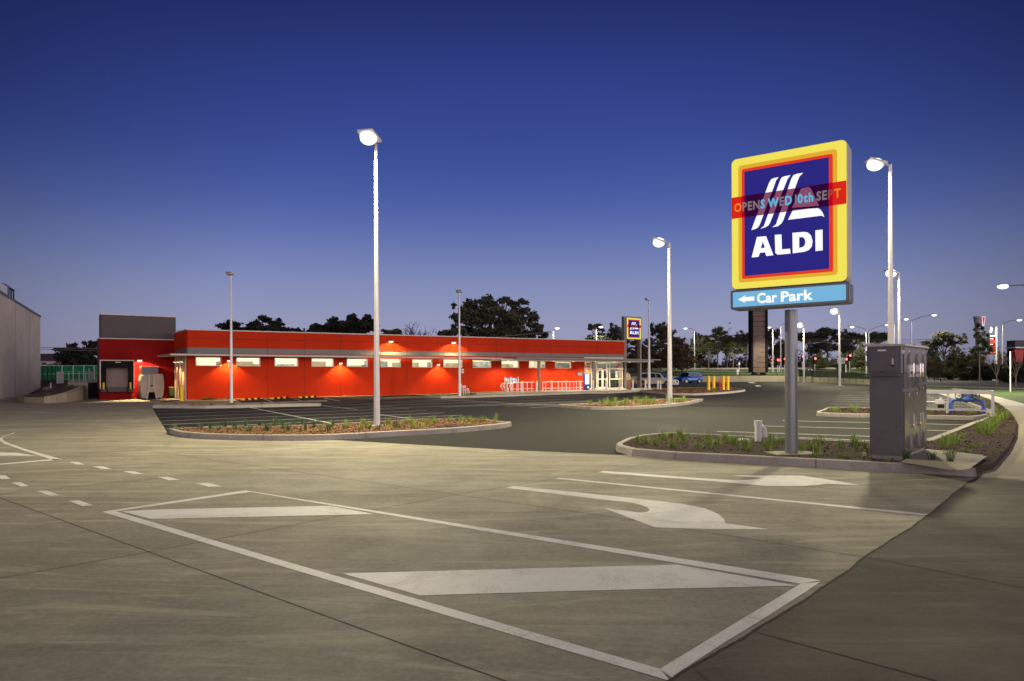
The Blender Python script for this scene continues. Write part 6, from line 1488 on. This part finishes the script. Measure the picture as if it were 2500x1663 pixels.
# roof, falling to the back
mb = MB(); v = [FCb.P(-.06, .05, 2.19), FCb.P(CL + .04, .05, 2.19), FCb.P(CL + .04, -CW - .06, 2.19), FCb.P(-.06, -CW - .06, 2.19)]
top = [FCb.P(-.06, .05, 2.225), FCb.P(CL + .04, .05, 2.225), FCb.P(CL + .04, -CW - .06, 2.25), FCb.P(-.06, -CW - .06, 2.25), FCb.P(CL * .5, -CW * .5, 2.30)]
mb.hexa(v + top[:4]); mb.build("roof", M['signbox'], cab)
# switch box on the left end
mb = MB(); FCb.box(mb, -.13, 0, -CW - .01, .0, 1.70, 2.185); mb.build("meter_box", M['cabinet'], cab, bevel=.006)
mb = MB(); FCb.box(mb, -.155, -.13, -CW + .02, -.06, 1.735, 2.155); mb.build("meter_door", M['cabinet'], cab, bevel=.005)
mb = MB(); FCb.box(mb, -.10, 0, -CW + .02, -.03, 1.655, 1.699); mb.build("meter_tray", M['cabinet'], cab)
mb = MB(); FCb.box(mb, -.165, -.155, -.145, -.115, 1.85, 1.97); FCb.box(mb, -.17, -.155, -.15, -.11, 1.83, 1.855, 1); mb.build("latch", [M['trim'], M['black']], cab)
mb = MB(); FCb.box(mb, -.1565, -.1545, -.375, -.235, 2.10, 2.13); mb.build("name_label", M['white'], cab)
for z in (1.83, 2.02): mb = MB(); FCb.box(mb, -.15, -.12, -CW - .03, -CW - .01, z, z + .09); mb.build("hinge", M['chrome'], cab)
# doors on the long face
D_ = [(0.02, .72), (.735, 1.26), (1.275, 1.86)]
for i, (a, b) in enumerate(D_):
    zm_ = 1.40 if i < 2 else 1.50
    for z0_, z1_ in ((ZB + .03, zm_ - .03), (zm_ + .02, ZT - .03)):
        mb = MB(); FCb.box(mb, a, b, 0, .022, z0_, z1_); d_ = mb.build("door", M['cabdoor'], cab, bevel=.004)
        up = z0_ > 1.3
        vz = (1.86, 2.06) if up else (.32, .56); s = a + (b - a) * .42; s1_ = s + .15
        mb = MB(); v = [FCb.P(s, .0225, vz[0]), FCb.P(s1_, .0225, vz[0]), FCb.P(s1_, .0225, vz[1]), FCb.P(s, .0225, vz[1])]; w_ = [FCb.P(s + .01, .06, vz[0] - .0), FCb.P(s1_ - .01, .06, vz[0] - .0), FCb.P(s1_ - .01, .045, vz[1] - .03), FCb.P(s + .01, .045, vz[1] - .03)]
        mb.add(v + w_, [(0, 1, 5, 4), (1, 2, 6, 5), (2, 3, 7, 6), (3, 0, 4, 7), (4, 5, 6, 7)]); mb.build("vent_cover", M['cabinet'], d_)
        hz = (1.73 if up else .78); hs_ = b - .12 if i == 0 else (b - .09 if i == 1 else a + .09)
        mb = MB(); FCb.box(mb, hs_ - .022, hs_ + .022, .0225, .045, hz, hz + .17); mb.tube(FCb.P(hs_, .05, hz + .15), FCb.P(hs_, .05, hz - .02), .014, n=8); mb.build("handle", M['chrome'], d_)
        mb = MB(); FCb.box(mb, hs_ + .0, hs_ + .045, .03, .06, hz - .1, hz - .05); mb.path([FCb.P(hs_ + .005, .045, hz - .05), FCb.P(hs_ + .01, .045, hz - .01), FCb.P(hs_ + .035, .045, hz - .01), FCb.P(hs_ + .04, .045, hz - .05)], .006, 6); mb.build("padlock", M['chrome' if i != 2 else 'yellow'], d_)
        mb = MB(); FCb.box(mb, s + .03, s + .08, .0225, .025, z1_ - .07, z1_ - .04); FCb.box(mb, s + .03, s + .08, .0225, .025, z1_ - .11, z1_ - .075, 1); mb.build("sticker", [M['white'], M['redpaint']], d_)
    for z in (.3, .9, 1.55, 2.05):
        mb = MB(); FCb.box(mb, -.012, .012, .0, .02, z, z + .07)
    if i == 0: mb.build("hinge", M['chrome'], cab)
# slabs beside it
flat("concrete_slab", Gs([(2200, 1129), (2262, 1098), (2400, 1113), (2402, 1118), (2358, 1148), (2330, 1152)], .15), .168, M['path'])
mb = MB(); q = [G(x, y, .15) for x, y in ((2402, 1117), (2359, 1147.5), (2330, 1152), (2200, 1131))]
for a, b in zip(q[:-1], q[1:]): gline(mb, a, b, .1, .178)
structure(mb, "kerb", M['kerb'], origin=(0, 0, 0))
# vent pipe and inspection lid
p = G(1851, 1078, .12); vp = thing("vent_pipe", p, "white plastic vent pipe with a curved side branch standing in the sign bed", "vent pipe")
mb = MB(); mb.tube((p.x, p.y, .1), (p.x, p.y, .44), .075, n=20); mb.tube((p.x, p.y, .44), (p.x, p.y, .56), .078, n=20); mb.build("pipe", M['pvc'], vp)
for z0_, z1_, r in ((.28, .32, .085), (.51, .55, .088), (.56, .60, .092)):
    mb = MB(); mb.tube((p.x, p.y, z0_), (p.x, p.y, z1_), r, n=20); mb.build("collar", M['pvc'], vp)
mb = MB(); pts = [(p.x + .03, p.y, .47), (p.x + .10, p.y, .455), (p.x + .145, p.y, .40), (p.x + .155, p.y, .31), (p.x + .15, p.y, .25)]; mb.path(pts, .052, 14); mb.tube((p.x + .15, p.y, .30), (p.x + .15, p.y, .22), .062, n=16); mb.build("side_branch", M['pvc'], vp)
p = G(1815, 1077, .12); mb = MB(); mb.tube((p.x, p.y, .11), (p.x, p.y, .16), .125, n=24); mb.tube((p.x, p.y, .16), (p.x, p.y, .175), .135, .12, n=24); mb.build("inspection_cap", M['pvc'], cat="pipe cap", label="low round white pipe cap in the sign bed left of the vent pipe")
p = G(2110, 1116, .12); mb = MB(); mb.box((p.x, p.y, .16), (.05, .03, .09)); mb.build("tap_box", M['white'], cat="tap box", label="tiny white tap box in the mulch left of the cabinet")
for x in (1800, 1880):
    pass
p = G(1110, 1041, .13); mb = MB(); mb.box((p.x, p.y, .135), (1.1, .5, .03), R(20)); mb.build("pit_lid", M['darkmetal'], cat="pit lid", label="dark flat service pit lid in the long island at its right end")

# ================================================================== WHITE CAGE WITH BLUE PIPES
cA, cB = at(2425, 957, 24.6), at(2200, 953, 26.2)
FG = Frame(Vector((cB.x, cB.y)), Vector((cA.x - cB.x, cA.y - cB.y))); LG = (Vector((cA.x, cA.y)) - Vector((cB.x, cB.y))).length
cage = thing("pipe_cage", (cB.x, cB.y, .12), "low white wire mesh cage around blue water pipes", "cage"); cage["_o"] = tuple(cage.location)
M['cagewhite'] = mat("cage_white", (.42, .41, .45), .45, var=.04)
zt_ = 1.0; GD = 1.1
for nm, s, o in (("post", 0, 0), ("post", LG * .52, 0), ("post", LG, 0), ("post", LG, -GD), ("post", 0, -GD), ("post", LG * .52, -GD)):
    mb = MB(); w = .035 if s == LG else .02; FG.box(mb, s - w, s + w, o - w, o + w, .1, zt_); mb.build(nm, M['cagewhite'], cage)
mb = MB(); FG.box(mb, .03, LG - .04, -.03, .03, zt_ - .12, zt_ - .005); FG.box(mb, .03, LG - .04, -.022, .022, .26, .30)
FG.box(mb, .03, LG - .04, -GD - .02, -GD + .02, zt_ - .06, zt_ - .005); FG.box(mb, .03, LG - .04, -GD - .02, -GD + .02, .26, .30); FG.box(mb, LG - .03, LG + .03, -GD + .04, -.04, zt_ - .10, zt_ - .006); FG.box(mb, LG - .02, LG + .02, -GD + .04, -.04, .26, .30); mb.build("rail", M['cagewhite'], cage)
mb = MB()
def wires(mb, s0, s1, o, step=.1):
    s = s0
    while s < s1: FG.box(mb, s, s + .003, o, o + .003, .3, zt_ - .1); s += step
    z = .33
    while z < zt_ - .12: FG.box(mb, s0, s1, o + .006, o + .009, z, z + .003); z += .2
wires(mb, .03, LG, 0); wires(mb, .03, LG, -GD, .2)
o = -GD
while o < 0: FG.box(mb, LG, LG + .003, o, o + .003, .3, zt_ - .1); o += .08
mb.build("mesh", M['cagewhite'], cage)
pipe = thing("water_pipes", FG.P(LG * .6, -.5, .12), "blue arched water pipe with handwheel valves inside the white cage", "water pipes")
sA = lambda px: FG.s_of(px, -.5, 980); s1_, s2_ = sA(2321), sA(2400)
r = .062; zt2 = .66
mb = MB(); mb.path([FG.P(s1_, -.5, .1), FG.P(s1_, -.5, .5), FG.P(s1_ + .06, -.5, .62), FG.P(s1_ + .2, -.5, zt2), FG.P(s2_ - .2, -.5, zt2), FG.P(s2_ - .05, -.5, .6), FG.P(s2_ + .02, -.5, .46), FG.P(s2_ + .02, -.5, .1)], r, 12); mb.build("pipe", M['bluepipe'], pipe)
mb = MB(); c = FG.P((s1_ + s2_) / 2, -.5, zt2); mb.ball(c, .13, 14, 9, sc=(1.2, 1, .9)); mb.build("meter", M['bluepipe'], pipe)
mb = MB()
for s in (s1_, s1_ + .33, s1_ + .52, s2_ - .5, s2_ - .3, s2_ + .02): z = zt2 if s1_ < s < s2_ else .30; a = FG.P(s, -.5, z); d = u_ if False else Vector((FG.u.x, FG.u.y, 0)); (mb.tube(a - d * .02, a + d * .02, r * 1.6, n=14) if z == zt2 else mb.tube(a - Vector((0, 0, .02)), a + Vector((0, 0, .02)), r * 1.6, n=14))
mb.build("flange", M['bluepipe'], pipe)
for s in (s1_ + .42, s2_ - .38):
    c = FG.P(s, -.5, zt2); mb = MB(); mb.tube(c, c + Vector((0, 0, .24)), .035, n=8); mb.box(c + Vector((0, 0, .12)), (.1, .1, .12)); mb.build("valve", M['bluepipe'], pipe)
    mb = MB(); hc = c + Vector((0, 0, .14)) + Vector((FG.n.x, FG.n.y, 0)) * .12 + Vector((FG.u.x, FG.u.y, 0)) * (-.16 if s < (s1_ + s2_) / 2 else .16); k = 14
    ring = [hc + Vector((FG.u.x, FG.u.y, 0)) * (.12 * math.cos(2 * math.pi * i / k)) + Vector((0, 0, .12 * math.sin(2 * math.pi * i / k))) for i in range(k + 1)]
    mb.path(ring, .012, 5); 
    for i in range(0, k, 3): mb.tube(hc, ring[i], .009, n=5)
    mb.tube(hc, c + Vector((0, 0, .14)), .012, n=6); mb.build("handwheel", M['black'], pipe)
gpz = thing("meter_pipes", FG.P(sA(2295), -.5, .12), "grey water meter assembly left of the blue pipes inside the cage", "water meter")
s = sA(2297); mb = MB(); mb.path([FG.P(s - .75, -.5, .1), FG.P(s - .75, -.5, .55), FG.P(s + .2, -.5, .55), FG.P(s + .2, -.5, .1)], .028, 8); mb.build("pipe", M['galv'], gpz)
mb = MB(); FG.box(mb, s - .18, s + .12, -.6, -.4, .48, .64); mb.tube(FG.P(s, -.5, .64), FG.P(s, -.5, .72), .05, n=10); FG.box(mb, s - .1, s + .1, -.58, -.42, .32, .46, 1); mb.build("meter", [M['galv'], M['black']], gpz)
# ================================================================== TREES
def crown_mesh(name, blobs, n, size, m, seed=1, flat_=0.6, droop=0.0):
    r = random.Random(seed); mb = MB(); vol = [b[3] * b[4] * b[5] for b in blobs]; tot = sum(vol)
    for b, v in zip(blobs, vol):
        k = int(n * v / tot) + 8
        # sub-clumps inside each blob give light and dark masses and gaps
        subs = []
        for _ in range(max(4, int(k / 55))):
            while True:
                p = (r.uniform(-1, 1), r.uniform(-1, 1), r.uniform(-1, 1)); q = p[0] ** 2 + p[1] ** 2 + p[2] ** 2
                if .1 < q < .8: break
            subs.append(p)
        for _ in range(k):
            c = r.choice(subs); g = .30
            x = c[0] + r.gauss(0, g * .6); y = c[1] + r.gauss(0, g * .6); z = c[2] + r.gauss(0, g * .45)
            P_ = Vector((b[0] + x * b[3], b[1] + y * b[4], b[2] + z * b[5]))
            a = r.uniform(0, 6.28); t = r.uniform(-1.2, 1.2); s_ = size * r.uniform(.5, 1.3)
            u = Vector((math.cos(a) * math.cos(t), math.sin(a) * math.cos(t), math.sin(t) - droop)).normalized(); w = u.cross(Vector((r.uniform(-1, 1), r.uniform(-1, 1), r.uniform(-1, 1)))).normalized()
            mb.add([P_ - u * s_, P_ - w * s_ * flat_ * .6, P_ + u * s_, P_ + w * s_ * flat_ * .6], [(0, 1, 2, 3)])
    me = bpy.data.meshes.new(name); me.from_pydata([tuple(v) for v in mb.v], [], mb.f); me.materials.append(m); return me
def trunk_mesh(name, segs, m):
    mb = MB()
    for a, b, r0, r1 in segs: mb.tube(a, b, r0, r1, 7, caps=False)
    me = bpy.data.meshes.new(name); me.from_pydata([tuple(v) for v in mb.v], [], mb.f); me.materials.append(m); return me
def limbs(blobs, base_r, h0, seed):
    r = random.Random(seed); segs = [((0, 0, -.3), (0, 0, h0), base_r, base_r * .8)]
    for b in blobs:
        s = (0, 0, h0 * r.uniform(.7, 1)); mid = (b[0] * .5, b[1] * .5, h0 + (b[2] - h0) * .5); segs += [(s, mid, base_r * .55, base_r * .38), (mid, (b[0], b[1], b[2]), base_r * .38, base_r * .12)]
        for _ in range(3): e = (b[0] + r.uniform(-.7, .7) * b[3], b[1] + r.uniform(-.7, .7) * b[4], b[2] + r.uniform(-.4, .8) * b[5]); segs.append((mid, e, base_r * .18, base_r * .05))
    return segs
# unit prototypes: height 10 m
rp = random.Random(3)
def blobset(kind, seed):
    r = random.Random(seed)
    if kind == 'euc':      # tall gum with separate rounded heads
        return [(r.uniform(-2.6, 2.6), r.uniform(-1.6, 1.6), 5.2 + 3.6 * (1 - abs(i - 4) / 5.5) + r.uniform(-.9, .7), r.uniform(1.2, 1.9), r.uniform(1.1, 1.6), r.uniform(.9, 1.5)) for i in range(9)]
    if kind == 'dense':
        return [(w * .55 * math.sin(i * 2.4) + r.uniform(-.5, .5), r.uniform(-1.4, 1.4), z, w * .62 + .5, 1.7, 1.35) for i, (z, w) in enumerate(((1.6, 3.4), (2.2, 3.4), (3.0, 3.4), (3.6, 3.2), (4.4, 3.1), (5.2, 2.9), (5.8, 2.6), (6.6, 2.3), (7.4, 1.8), (8.2, 1.3), (8.8, .8), (3.4, 3.6), (5.0, 3.2), (6.2, 2.6)))]
    if kind == 'umbrella':
        return [(r.uniform(-3.4, 3.4), r.uniform(-2, 2), 7.6 + r.uniform(-.6, 1.1), r.uniform(1.4, 2.2), r.uniform(1.3, 1.9), r.uniform(.7, 1.1)) for i in range(9)]
    if kind == 'conical':
        return [(r.uniform(-1, 1) * (1 - z / 11) * 2.0, r.uniform(-1, 1) * (1 - z / 11) * 2.0, z, (1 - z / 11.5) * 2.1 + .4, (1 - z / 11.5) * 2.1 + .4, 1.0) for z in (1.6, 2.6, 3.6, 4.6, 5.6, 6.6, 7.6, 8.6, 9.3)]
    if kind == 'bush':
        return [(r.uniform(-3.5, 3.5), r.uniform(-2, 2), r.uniform(1.5, 6.5), r.uniform(1.8, 2.8), r.uniform(1.5, 2.2), r.uniform(1.6, 2.6)) for i in range(9)]
PROTO = {}
for k, kind, n, sz, lm, tm, h0, br in (("euc1", 'euc', 6000, .20, 'leaf', 'palebark', 4.2, .20), ("euc2", 'euc', 6000, .20, 'leaf', 'bark', 3.8, .20), ("euc3", 'euc', 6000, .19, 'leaf_olive', 'palebark', 4.4, .16),
        ("dense1", 'dense', 6000, .24, 'leaf', 'bark', 2.5, .25), ("dense2", 'dense', 6000, .24, 'leaf_brown', 'bark', 2.5, .25), ("dense3", 'dense', 6000, .24, 'leaf_olive', 'bark', 2.5, .2),
        ("umb1", 'umbrella', 5600, .22, 'leaf', 'bark', 5.2, .24), ("umb2", 'umbrella', 5600, .22, 'leaf', 'bark', 5.0, .22), ("cone1", 'conical', 4200, .22, 'leaf_olive', 'palebark', 2.0, .14), ("dark1", 'dense', 6500, .26, 'leaf_dark', 'bark', 2.0, .3),
        ("dark2", 'umbrella', 6500, .26, 'leaf_dark', 'bark', 5.0, .3), ("bush1", 'bush', 5500, .34, 'leaf_olive', 'bark', 1.2, .15), ("bush2", 'bush', 5500, .34, 'leaf', 'bark', 1.2, .15), ("bushd", 'bush', 5500, .36, 'leaf_dark', 'bark', 1.2, .15)):
    sd = sum(ord(c) for c in k) * 7; B = blobset(kind, sd)
    PROTO[k] = (crown_mesh(k + "_crown", B, n, sz, M[lm], sd, .8), trunk_mesh(k + "_trunk", limbs(B, br, h0, sd), M[tm]))
def tree(k, px, ytop, width_px, d, label, zb=None, rz=None, nm="tree", cat="tree", group=None, hscale=1.0):
    x = ray(px, 900)[0] * d; z0_ = T(x, d) if zb is None else zb; ztop = zat(px, ytop, d); h = ztop - z0_; w = width_px / FPX * d
    t = thing(nm, Vector((x, d, z0_)), label, cat, group); sx_ = w / 7.6; sz_ = h / 9.8; t.scale = (sx_, (sx_ + sz_) / 2, sz_); t.rotation_euler = (0, 0, (rnd.choice((0, math.pi)) + rnd.uniform(-.25, .25)) if rz is None else rz)
    for nm_, me in zip(("crown", "trunk"), PROTO[k]):
        o = bpy.data.objects.new(nm_, me); COL.objects.link(o); o.parent = t
    return t
# trees whose outline shows against the sky: crowns from their own clumps
def clump_tree(nm, px0, d, blobs, n, size, lm, tm, label, br=.4, h0=4.0, depth=3.0):
    s = d / FPX; x0 = ray(px0, 900)[0] * d; z0_ = T(x0, d); t = thing(nm, Vector((x0, d, z0_)), label, "tree", "trees beyond the car park"); bl = []
    for px, py, rx, ry in blobs: bl.append((ray(px, 900)[0] * d - x0, rnd.uniform(-depth, depth), zat(px, py, d) - z0_, rx * s, max(1.0, rx * s * .8), ry * s))
    me = crown_mesh(nm + "_crown", bl, n, size, M[lm], int(px0), .8); o = bpy.data.objects.new("crown", me); COL.objects.link(o); o.parent = t
    me = trunk_mesh(nm + "_trunk", limbs(bl[:16], br, h0, 5), M[tm]); o = bpy.data.objects.new("trunk", me); COL.objects.link(o); o.parent = t
clump_tree("gum_tree", 1215, 105, ((1128, 770, 26, 24), (1150, 745, 26, 20), (1185, 740, 28, 20), (1220, 735, 18, 14), (1238, 735, 20, 14), (1270, 750, 26, 18), (1290, 775, 26, 22), (1160, 780, 34, 26), (1205, 775, 34, 26), (1245, 785, 34, 26), (1120, 805, 24, 18), (1150, 815, 36, 20),
    (1200, 815, 40, 22), (1250, 815, 40, 22), (1295, 812, 26, 20), (1312, 800, 14, 16), (1325, 818, 18, 14), (1085, 815, 18, 12), (1075, 822, 14, 8), (1100, 820, 20, 10), (1200, 760, 26, 18), (1140, 790, 20, 18), (1215, 850, 90, 30), (1110, 750, 8, 8), (1235, 728, 14, 8)), 24000, .34, 'leaf', 'palebark', "huge dark gum tree towering over the middle of the store roof", .5)
clump_tree("conifer", 205, 98, ((232, 838, 14, 9), (216, 842, 18, 10), (196, 847, 18, 9), (180, 855, 18, 8), (240, 842, 10, 12), (225, 856, 30, 14), (200, 866, 46, 16), (172, 874, 26, 14), (190, 890, 60, 18), (215, 880, 40, 18)), 11000, .26, "leaf_dark", "bark", "dense black conifers between the pink house and the dock")
clump_tree("pine_tree", 590, 108, ((555, 801, 26, 10), (548, 794, 8, 7), (578, 799, 26, 12), (605, 795, 22, 11), (590, 812, 60, 10)), 5200, .3, 'leaf_dark', 'bark', "low dark pine, left end of the clump above the left of the roof")
clump_tree("pine_tree", 652, 110, ((630, 792, 20, 12), (652, 784, 22, 12), (668, 786, 16, 10), (685, 796, 20, 11), (708, 805, 18, 6), (725, 808, 12, 4), (660, 808, 60, 10)), 5200, .3, 'leaf_dark', 'bark', "rounded dark pine, right part of the clump above the left of the roof")
clump_tree("pine_tree", 795, 108, ((762, 797, 14, 8), (775, 801, 22, 10), (800, 796, 24, 12), (825, 792, 22, 13), (800, 812, 50, 10)), 5200, .3, 'leaf_dark', 'bark', "low dark pine left of the tall lit pole above the roof")
clump_tree("pine_tree", 868, 109, ((855, 783, 14, 10), (868, 777, 14, 9), (880, 787, 14, 10), (900, 782, 14, 11), (910, 795, 18, 14), (870, 802, 46, 14)), 5600, .3, 'leaf_dark', 'bark', "taller rounded dark pine crossing the tall lit pole")
clump_tree("shrub_dome", 958, 112, ((948, 814, 20, 7), (965, 813, 22, 7), (958, 822, 34, 8)), 2200, .28, 'leaf_brown', 'bark', "low reddish dome shaped shrub above the roof right of the tall pole", .2, 2)
clump_tree("umbrella_tree", 1455, 128, ((1442, 800, 12, 8), (1458, 796, 14, 8), (1473, 802, 10, 8), (1465, 815, 16, 8), (1455, 826, 26, 7)), 3200, .26, 'leaf', 'palebark', "umbrella shaped tree behind the store near the sign tower", .2)
TR = [  # kind, px, ytop, width, distance, label
 
 ("bush2", 120, 848, 60, 118, "bare brownish tree mass behind the pink house"), ("bush2", 150, 845, 50, 121, "second brownish tree mass right behind the pink house"), 
 
 
 ("bush2", 1430, 822, 80, 130, "low dark shrubs above the roof left of the sign tower"), ("euc1", 1510, 785, 60, 132, "pale trunked gum just left of the sign tower"), ("bush2", 1480, 815, 70, 134, "dark shrubs at the foot of the gum by the sign tower"),
 ("dense2", 1555, 822, 70, 140, "dark tree seen through the sign tower frame"), ("dense1", 1590, 818, 60, 142, "dark tree between sign tower and slim pole"),
 ("euc2", 1612, 782, 62, 146, "tall open gum just left of the second lit pole"), ("dense2", 1640, 800, 90, 140, "broad reddish dark tree behind the second lit pole"), ("dense2", 1665, 820, 70, 142, "lower reddish tree right of the second lit pole"), ("dense1", 1700, 828, 60, 150, "dark tree behind the arm lamp post"),
 ("euc1", 1712, 808, 46, 150, "narrow gum just right of the arm lamp post"), ("euc3", 1752, 802, 90, 152, "wide olive gum midway to the brown pylon"), ("euc1", 1775, 815, 80, 158, "gum behind the wide olive one"), ("euc3", 1730, 838, 60, 146, "low olive gum in front of the treeline gap"), ("euc3", 1790, 835, 60, 148, "low olive gum left of the brown pylon"),
 ("euc2", 1822, 805, 56, 150, "gum touching the left edge of the brown pylon"), ("euc2", 1884, 796, 46, 155, "slender gum right of the brown pylon"), ("dense1", 1912, 825, 50, 158, "dark tree left of the big sign post"), ("euc1", 1900, 835, 70, 162, "low gum behind the traffic lights"),
 ("umb1", 1975, 806, 60, 158, "rounded gum right of the big sign post"), ("umb2", 2020, 796, 70, 158, "tallest rounded gum between two lit poles"), ("euc1", 2000, 830, 80, 162, "open gum below the rounded heads"), ("umb2", 2082, 808, 60, 160, "rounded gum above the red traffic lights"), ("euc2", 2060, 835, 60, 162, "thin gum behind the green sign"),
 ("umb1", 2138, 806, 66, 160, "rounded gum behind the cabinet corner"), ("dense3", 2103, 832, 44, 135, "olive green tree left of the cabinet"), ("dense3", 2060, 862, 60, 140, "low olive bush behind the green sign"), ("dense3", 2000, 862, 60, 145, "low olive bush behind the lone traffic light"),
 ("umb2", 2305, 805, 70, 122, "dark flat topped tree right of the cabinet"), ("dense1", 2275, 830, 50, 126, "dark tree left of the flat topped one"), ("euc2", 2240, 838, 50, 128, "small dark tree just above the cabinet"), ("dense1", 2330, 838, 40, 126, "dark narrow tree right of the flat topped one"),
 ("cone1", 2388, 787, 78, 112, "tall weeping conical tree under the bucket sign"), ("cone1", 2402, 806, 70, 116, "second weeping tree close right of the conical one"), ("dense3", 2290, 860, 44, 118, "low olive tree beyond the side street"), ("dense3", 2345, 858, 48, 116, "olive round tree left of the conical tree"), ("dense1", 2320, 862, 50, 124, "dark tree between two olive trees"),
 ("bushd", 2420, 872, 70, 108, "dark shrub below the price board"), ("dense1", 2450, 855, 44, 124, "dark tree right of the price board"), ("bushd", 2480, 885, 70, 92, "black hedge in front of the restaurant"), ("bush1", 2372, 895, 60, 112, "low green shrub behind the brick wall"), ("bushd", 2325, 900, 50, 120, "low dark shrub left of the brick wall"), ("bushd", 2440, 893, 70, 98, "dark hedge right of the brick wall"), ("dense2", 2268, 868, 40, 122, "brownish low tree beside the cabinet edge")]
for k, px, yt, w, d, lb in TR: tree(k, px, yt, w, d, lb, group="trees beyond the car park")
# continuous scrub that reads as one mass below the gums
mb = MB(); r = random.Random(5)
def scrub(x0, x1, d0, d1, h, n, m, label, nm):
    mb = MB()
    for _ in range(n):
        d = r.uniform(d0, d1); px = r.uniform(x0, x1); x = ray(px, 900)[0] * d; hh = h * (.55 + .45 * math.sin(px * .11) * math.sin(px * .043 + 1)); z = T(x, d) + abs(r.gauss(0, .5)) * hh
        a = r.uniform(0, 6.28); s_ = r.uniform(.15, .38); u = Vector((math.cos(a), math.sin(a), r.uniform(-1, 1))).normalized(); w = u.cross(Vector((r.uniform(-1, 1), r.uniform(-1, 1), 1))).normalized(); P_ = Vector((x, d, z))
        mb.add([P_ - u * s_, P_ - w * s_ * .6, P_ + u * s_, P_ + w * s_ * .6], [(0, 1, 2, 3)])
    mb.build(nm, m, origin=(0, 0, 0), kind="stuff", cat="scrub", label=label)
scrub(1520, 2140, 163, 170, 3.6, 9000, M['leaf_brown'], "brown green scrub along the far side of the highway", "scrub")
scrub(1490, 1720, 160, 168, 5.0, 5000, M['leaf'], "dark scrub behind the parked cars", "scrub")
scrub(2230, 2520, 150, 162, 3.4, 5000, M['leaf'], "dark scrub behind the side street", "scrub")
scrub(1490, 2140, 168, 180, 7.5, 9000, M['leaf'], "dark distant tree belt behind the gums", "tree_belt")
# bare trees
def bare(px, yb, ytop, d, label, m, seed, spread=.5, n=7, r0=.09, zb=None):
    r = random.Random(seed); x = ray(px, 900)[0] * d; z0_ = T(x, d) if zb is None else zb; zt_ = zat(px, ytop, d); H = zt_ - z0_; t = thing("bare_tree", Vector((x, d, z0_)), label, "tree"); mb = MB()
    def grow(a, dirv, L_, rr, k):
        b = a + dirv * L_; mb.tube(a, b, rr, rr * .65, 5, caps=False)
        if k == 0: return
        for _ in range(3 if k > 1 else 4):
            nd = (dirv + Vector((r.uniform(-1, 1), r.uniform(-.6, .6), r.uniform(-.05, .5))) * spread * 1.2).normalized(); grow(a.lerp(b, r.uniform(.55, 1)), nd, L_ * r.uniform(.55, .8), rr * .6, k - 1)
    o = Vector((x, d, z0_)); mb.tube(o, o + Vector((0, 0, H * .3)), r0, r0 * .8, 6)
    for i in range(n):
        a = -1 + 2 * (i + .5) / n; grow(o + Vector((0, 0, H * r.uniform(.22, .32))), Vector((a * spread * 1.3, r.uniform(-.3, .3), 1)).normalized(), H * .3, r0 * .55, 3)
    mb.build("branches", m, t)
bare(1008, 0, 782, 112, "bare leafless tree showing over the roof left of the big gum", M['bark'], 3, .75, 7, .16, zb=2.0)
bare(2433, 0, 862, 74, "bare forked sapling in front of the dark shrubs below the price board", M['palebark'], 5, .35, 5, .07)
bare(2480, 0, 862, 72, "bare sapling in front of the red panel at the right edge", M['palebark'], 8, .35, 5, .07)
bare(2282, 0, 880, 110, "thin bare sapling on the verge right of the cabinet", M['bark'], 9, .4, 4, .06); bare(2252 + 44, 0, 885, 108, "second thin bare sapling on the verge, further right", M['bark'], 12, .4, 4, .06)
# power lines
M['cable'] = mat("cable", (.16, .14, .12), .6, var=0)
def cable(a, b, label, r=.035):
    a, b = at(*a), at(*b); mb = MB(); pts = [a.lerp(b, i / 12) for i in range(13)]
    for u, v in zip(pts[:-1], pts[1:]): mb.tube(u, v, r, n=4, caps=False)
    mb.build("power_line", M['cable'], cat="power line", label=label, group="power lines")
for k, (a, b) in enumerate(((827, 829), (831, 833), (836, 837.5))): cable((1500, a, 155), (2320, b, 155), ("upper", "middle", "lower")[k] + " thin power line across the gum trees right of the store")
cable((90, 848, 90), (243, 852, 90), "upper thin wire between the warehouse and the loading dock"); cable((90, 852, 90), (243, 857, 90), "lower thin wire between the warehouse and the loading dock")
cable((1220, 822, 100), (1345, 809, 100), "upper thin wire rising to the lamp behind the store roof"); cable((1190, 825, 100), (1345, 812, 100), "lower thin wire rising to the lamp behind the store roof")
# tidy helper properties
for o in bpy.data.objects:
    if "_o" in o: del o["_o"]
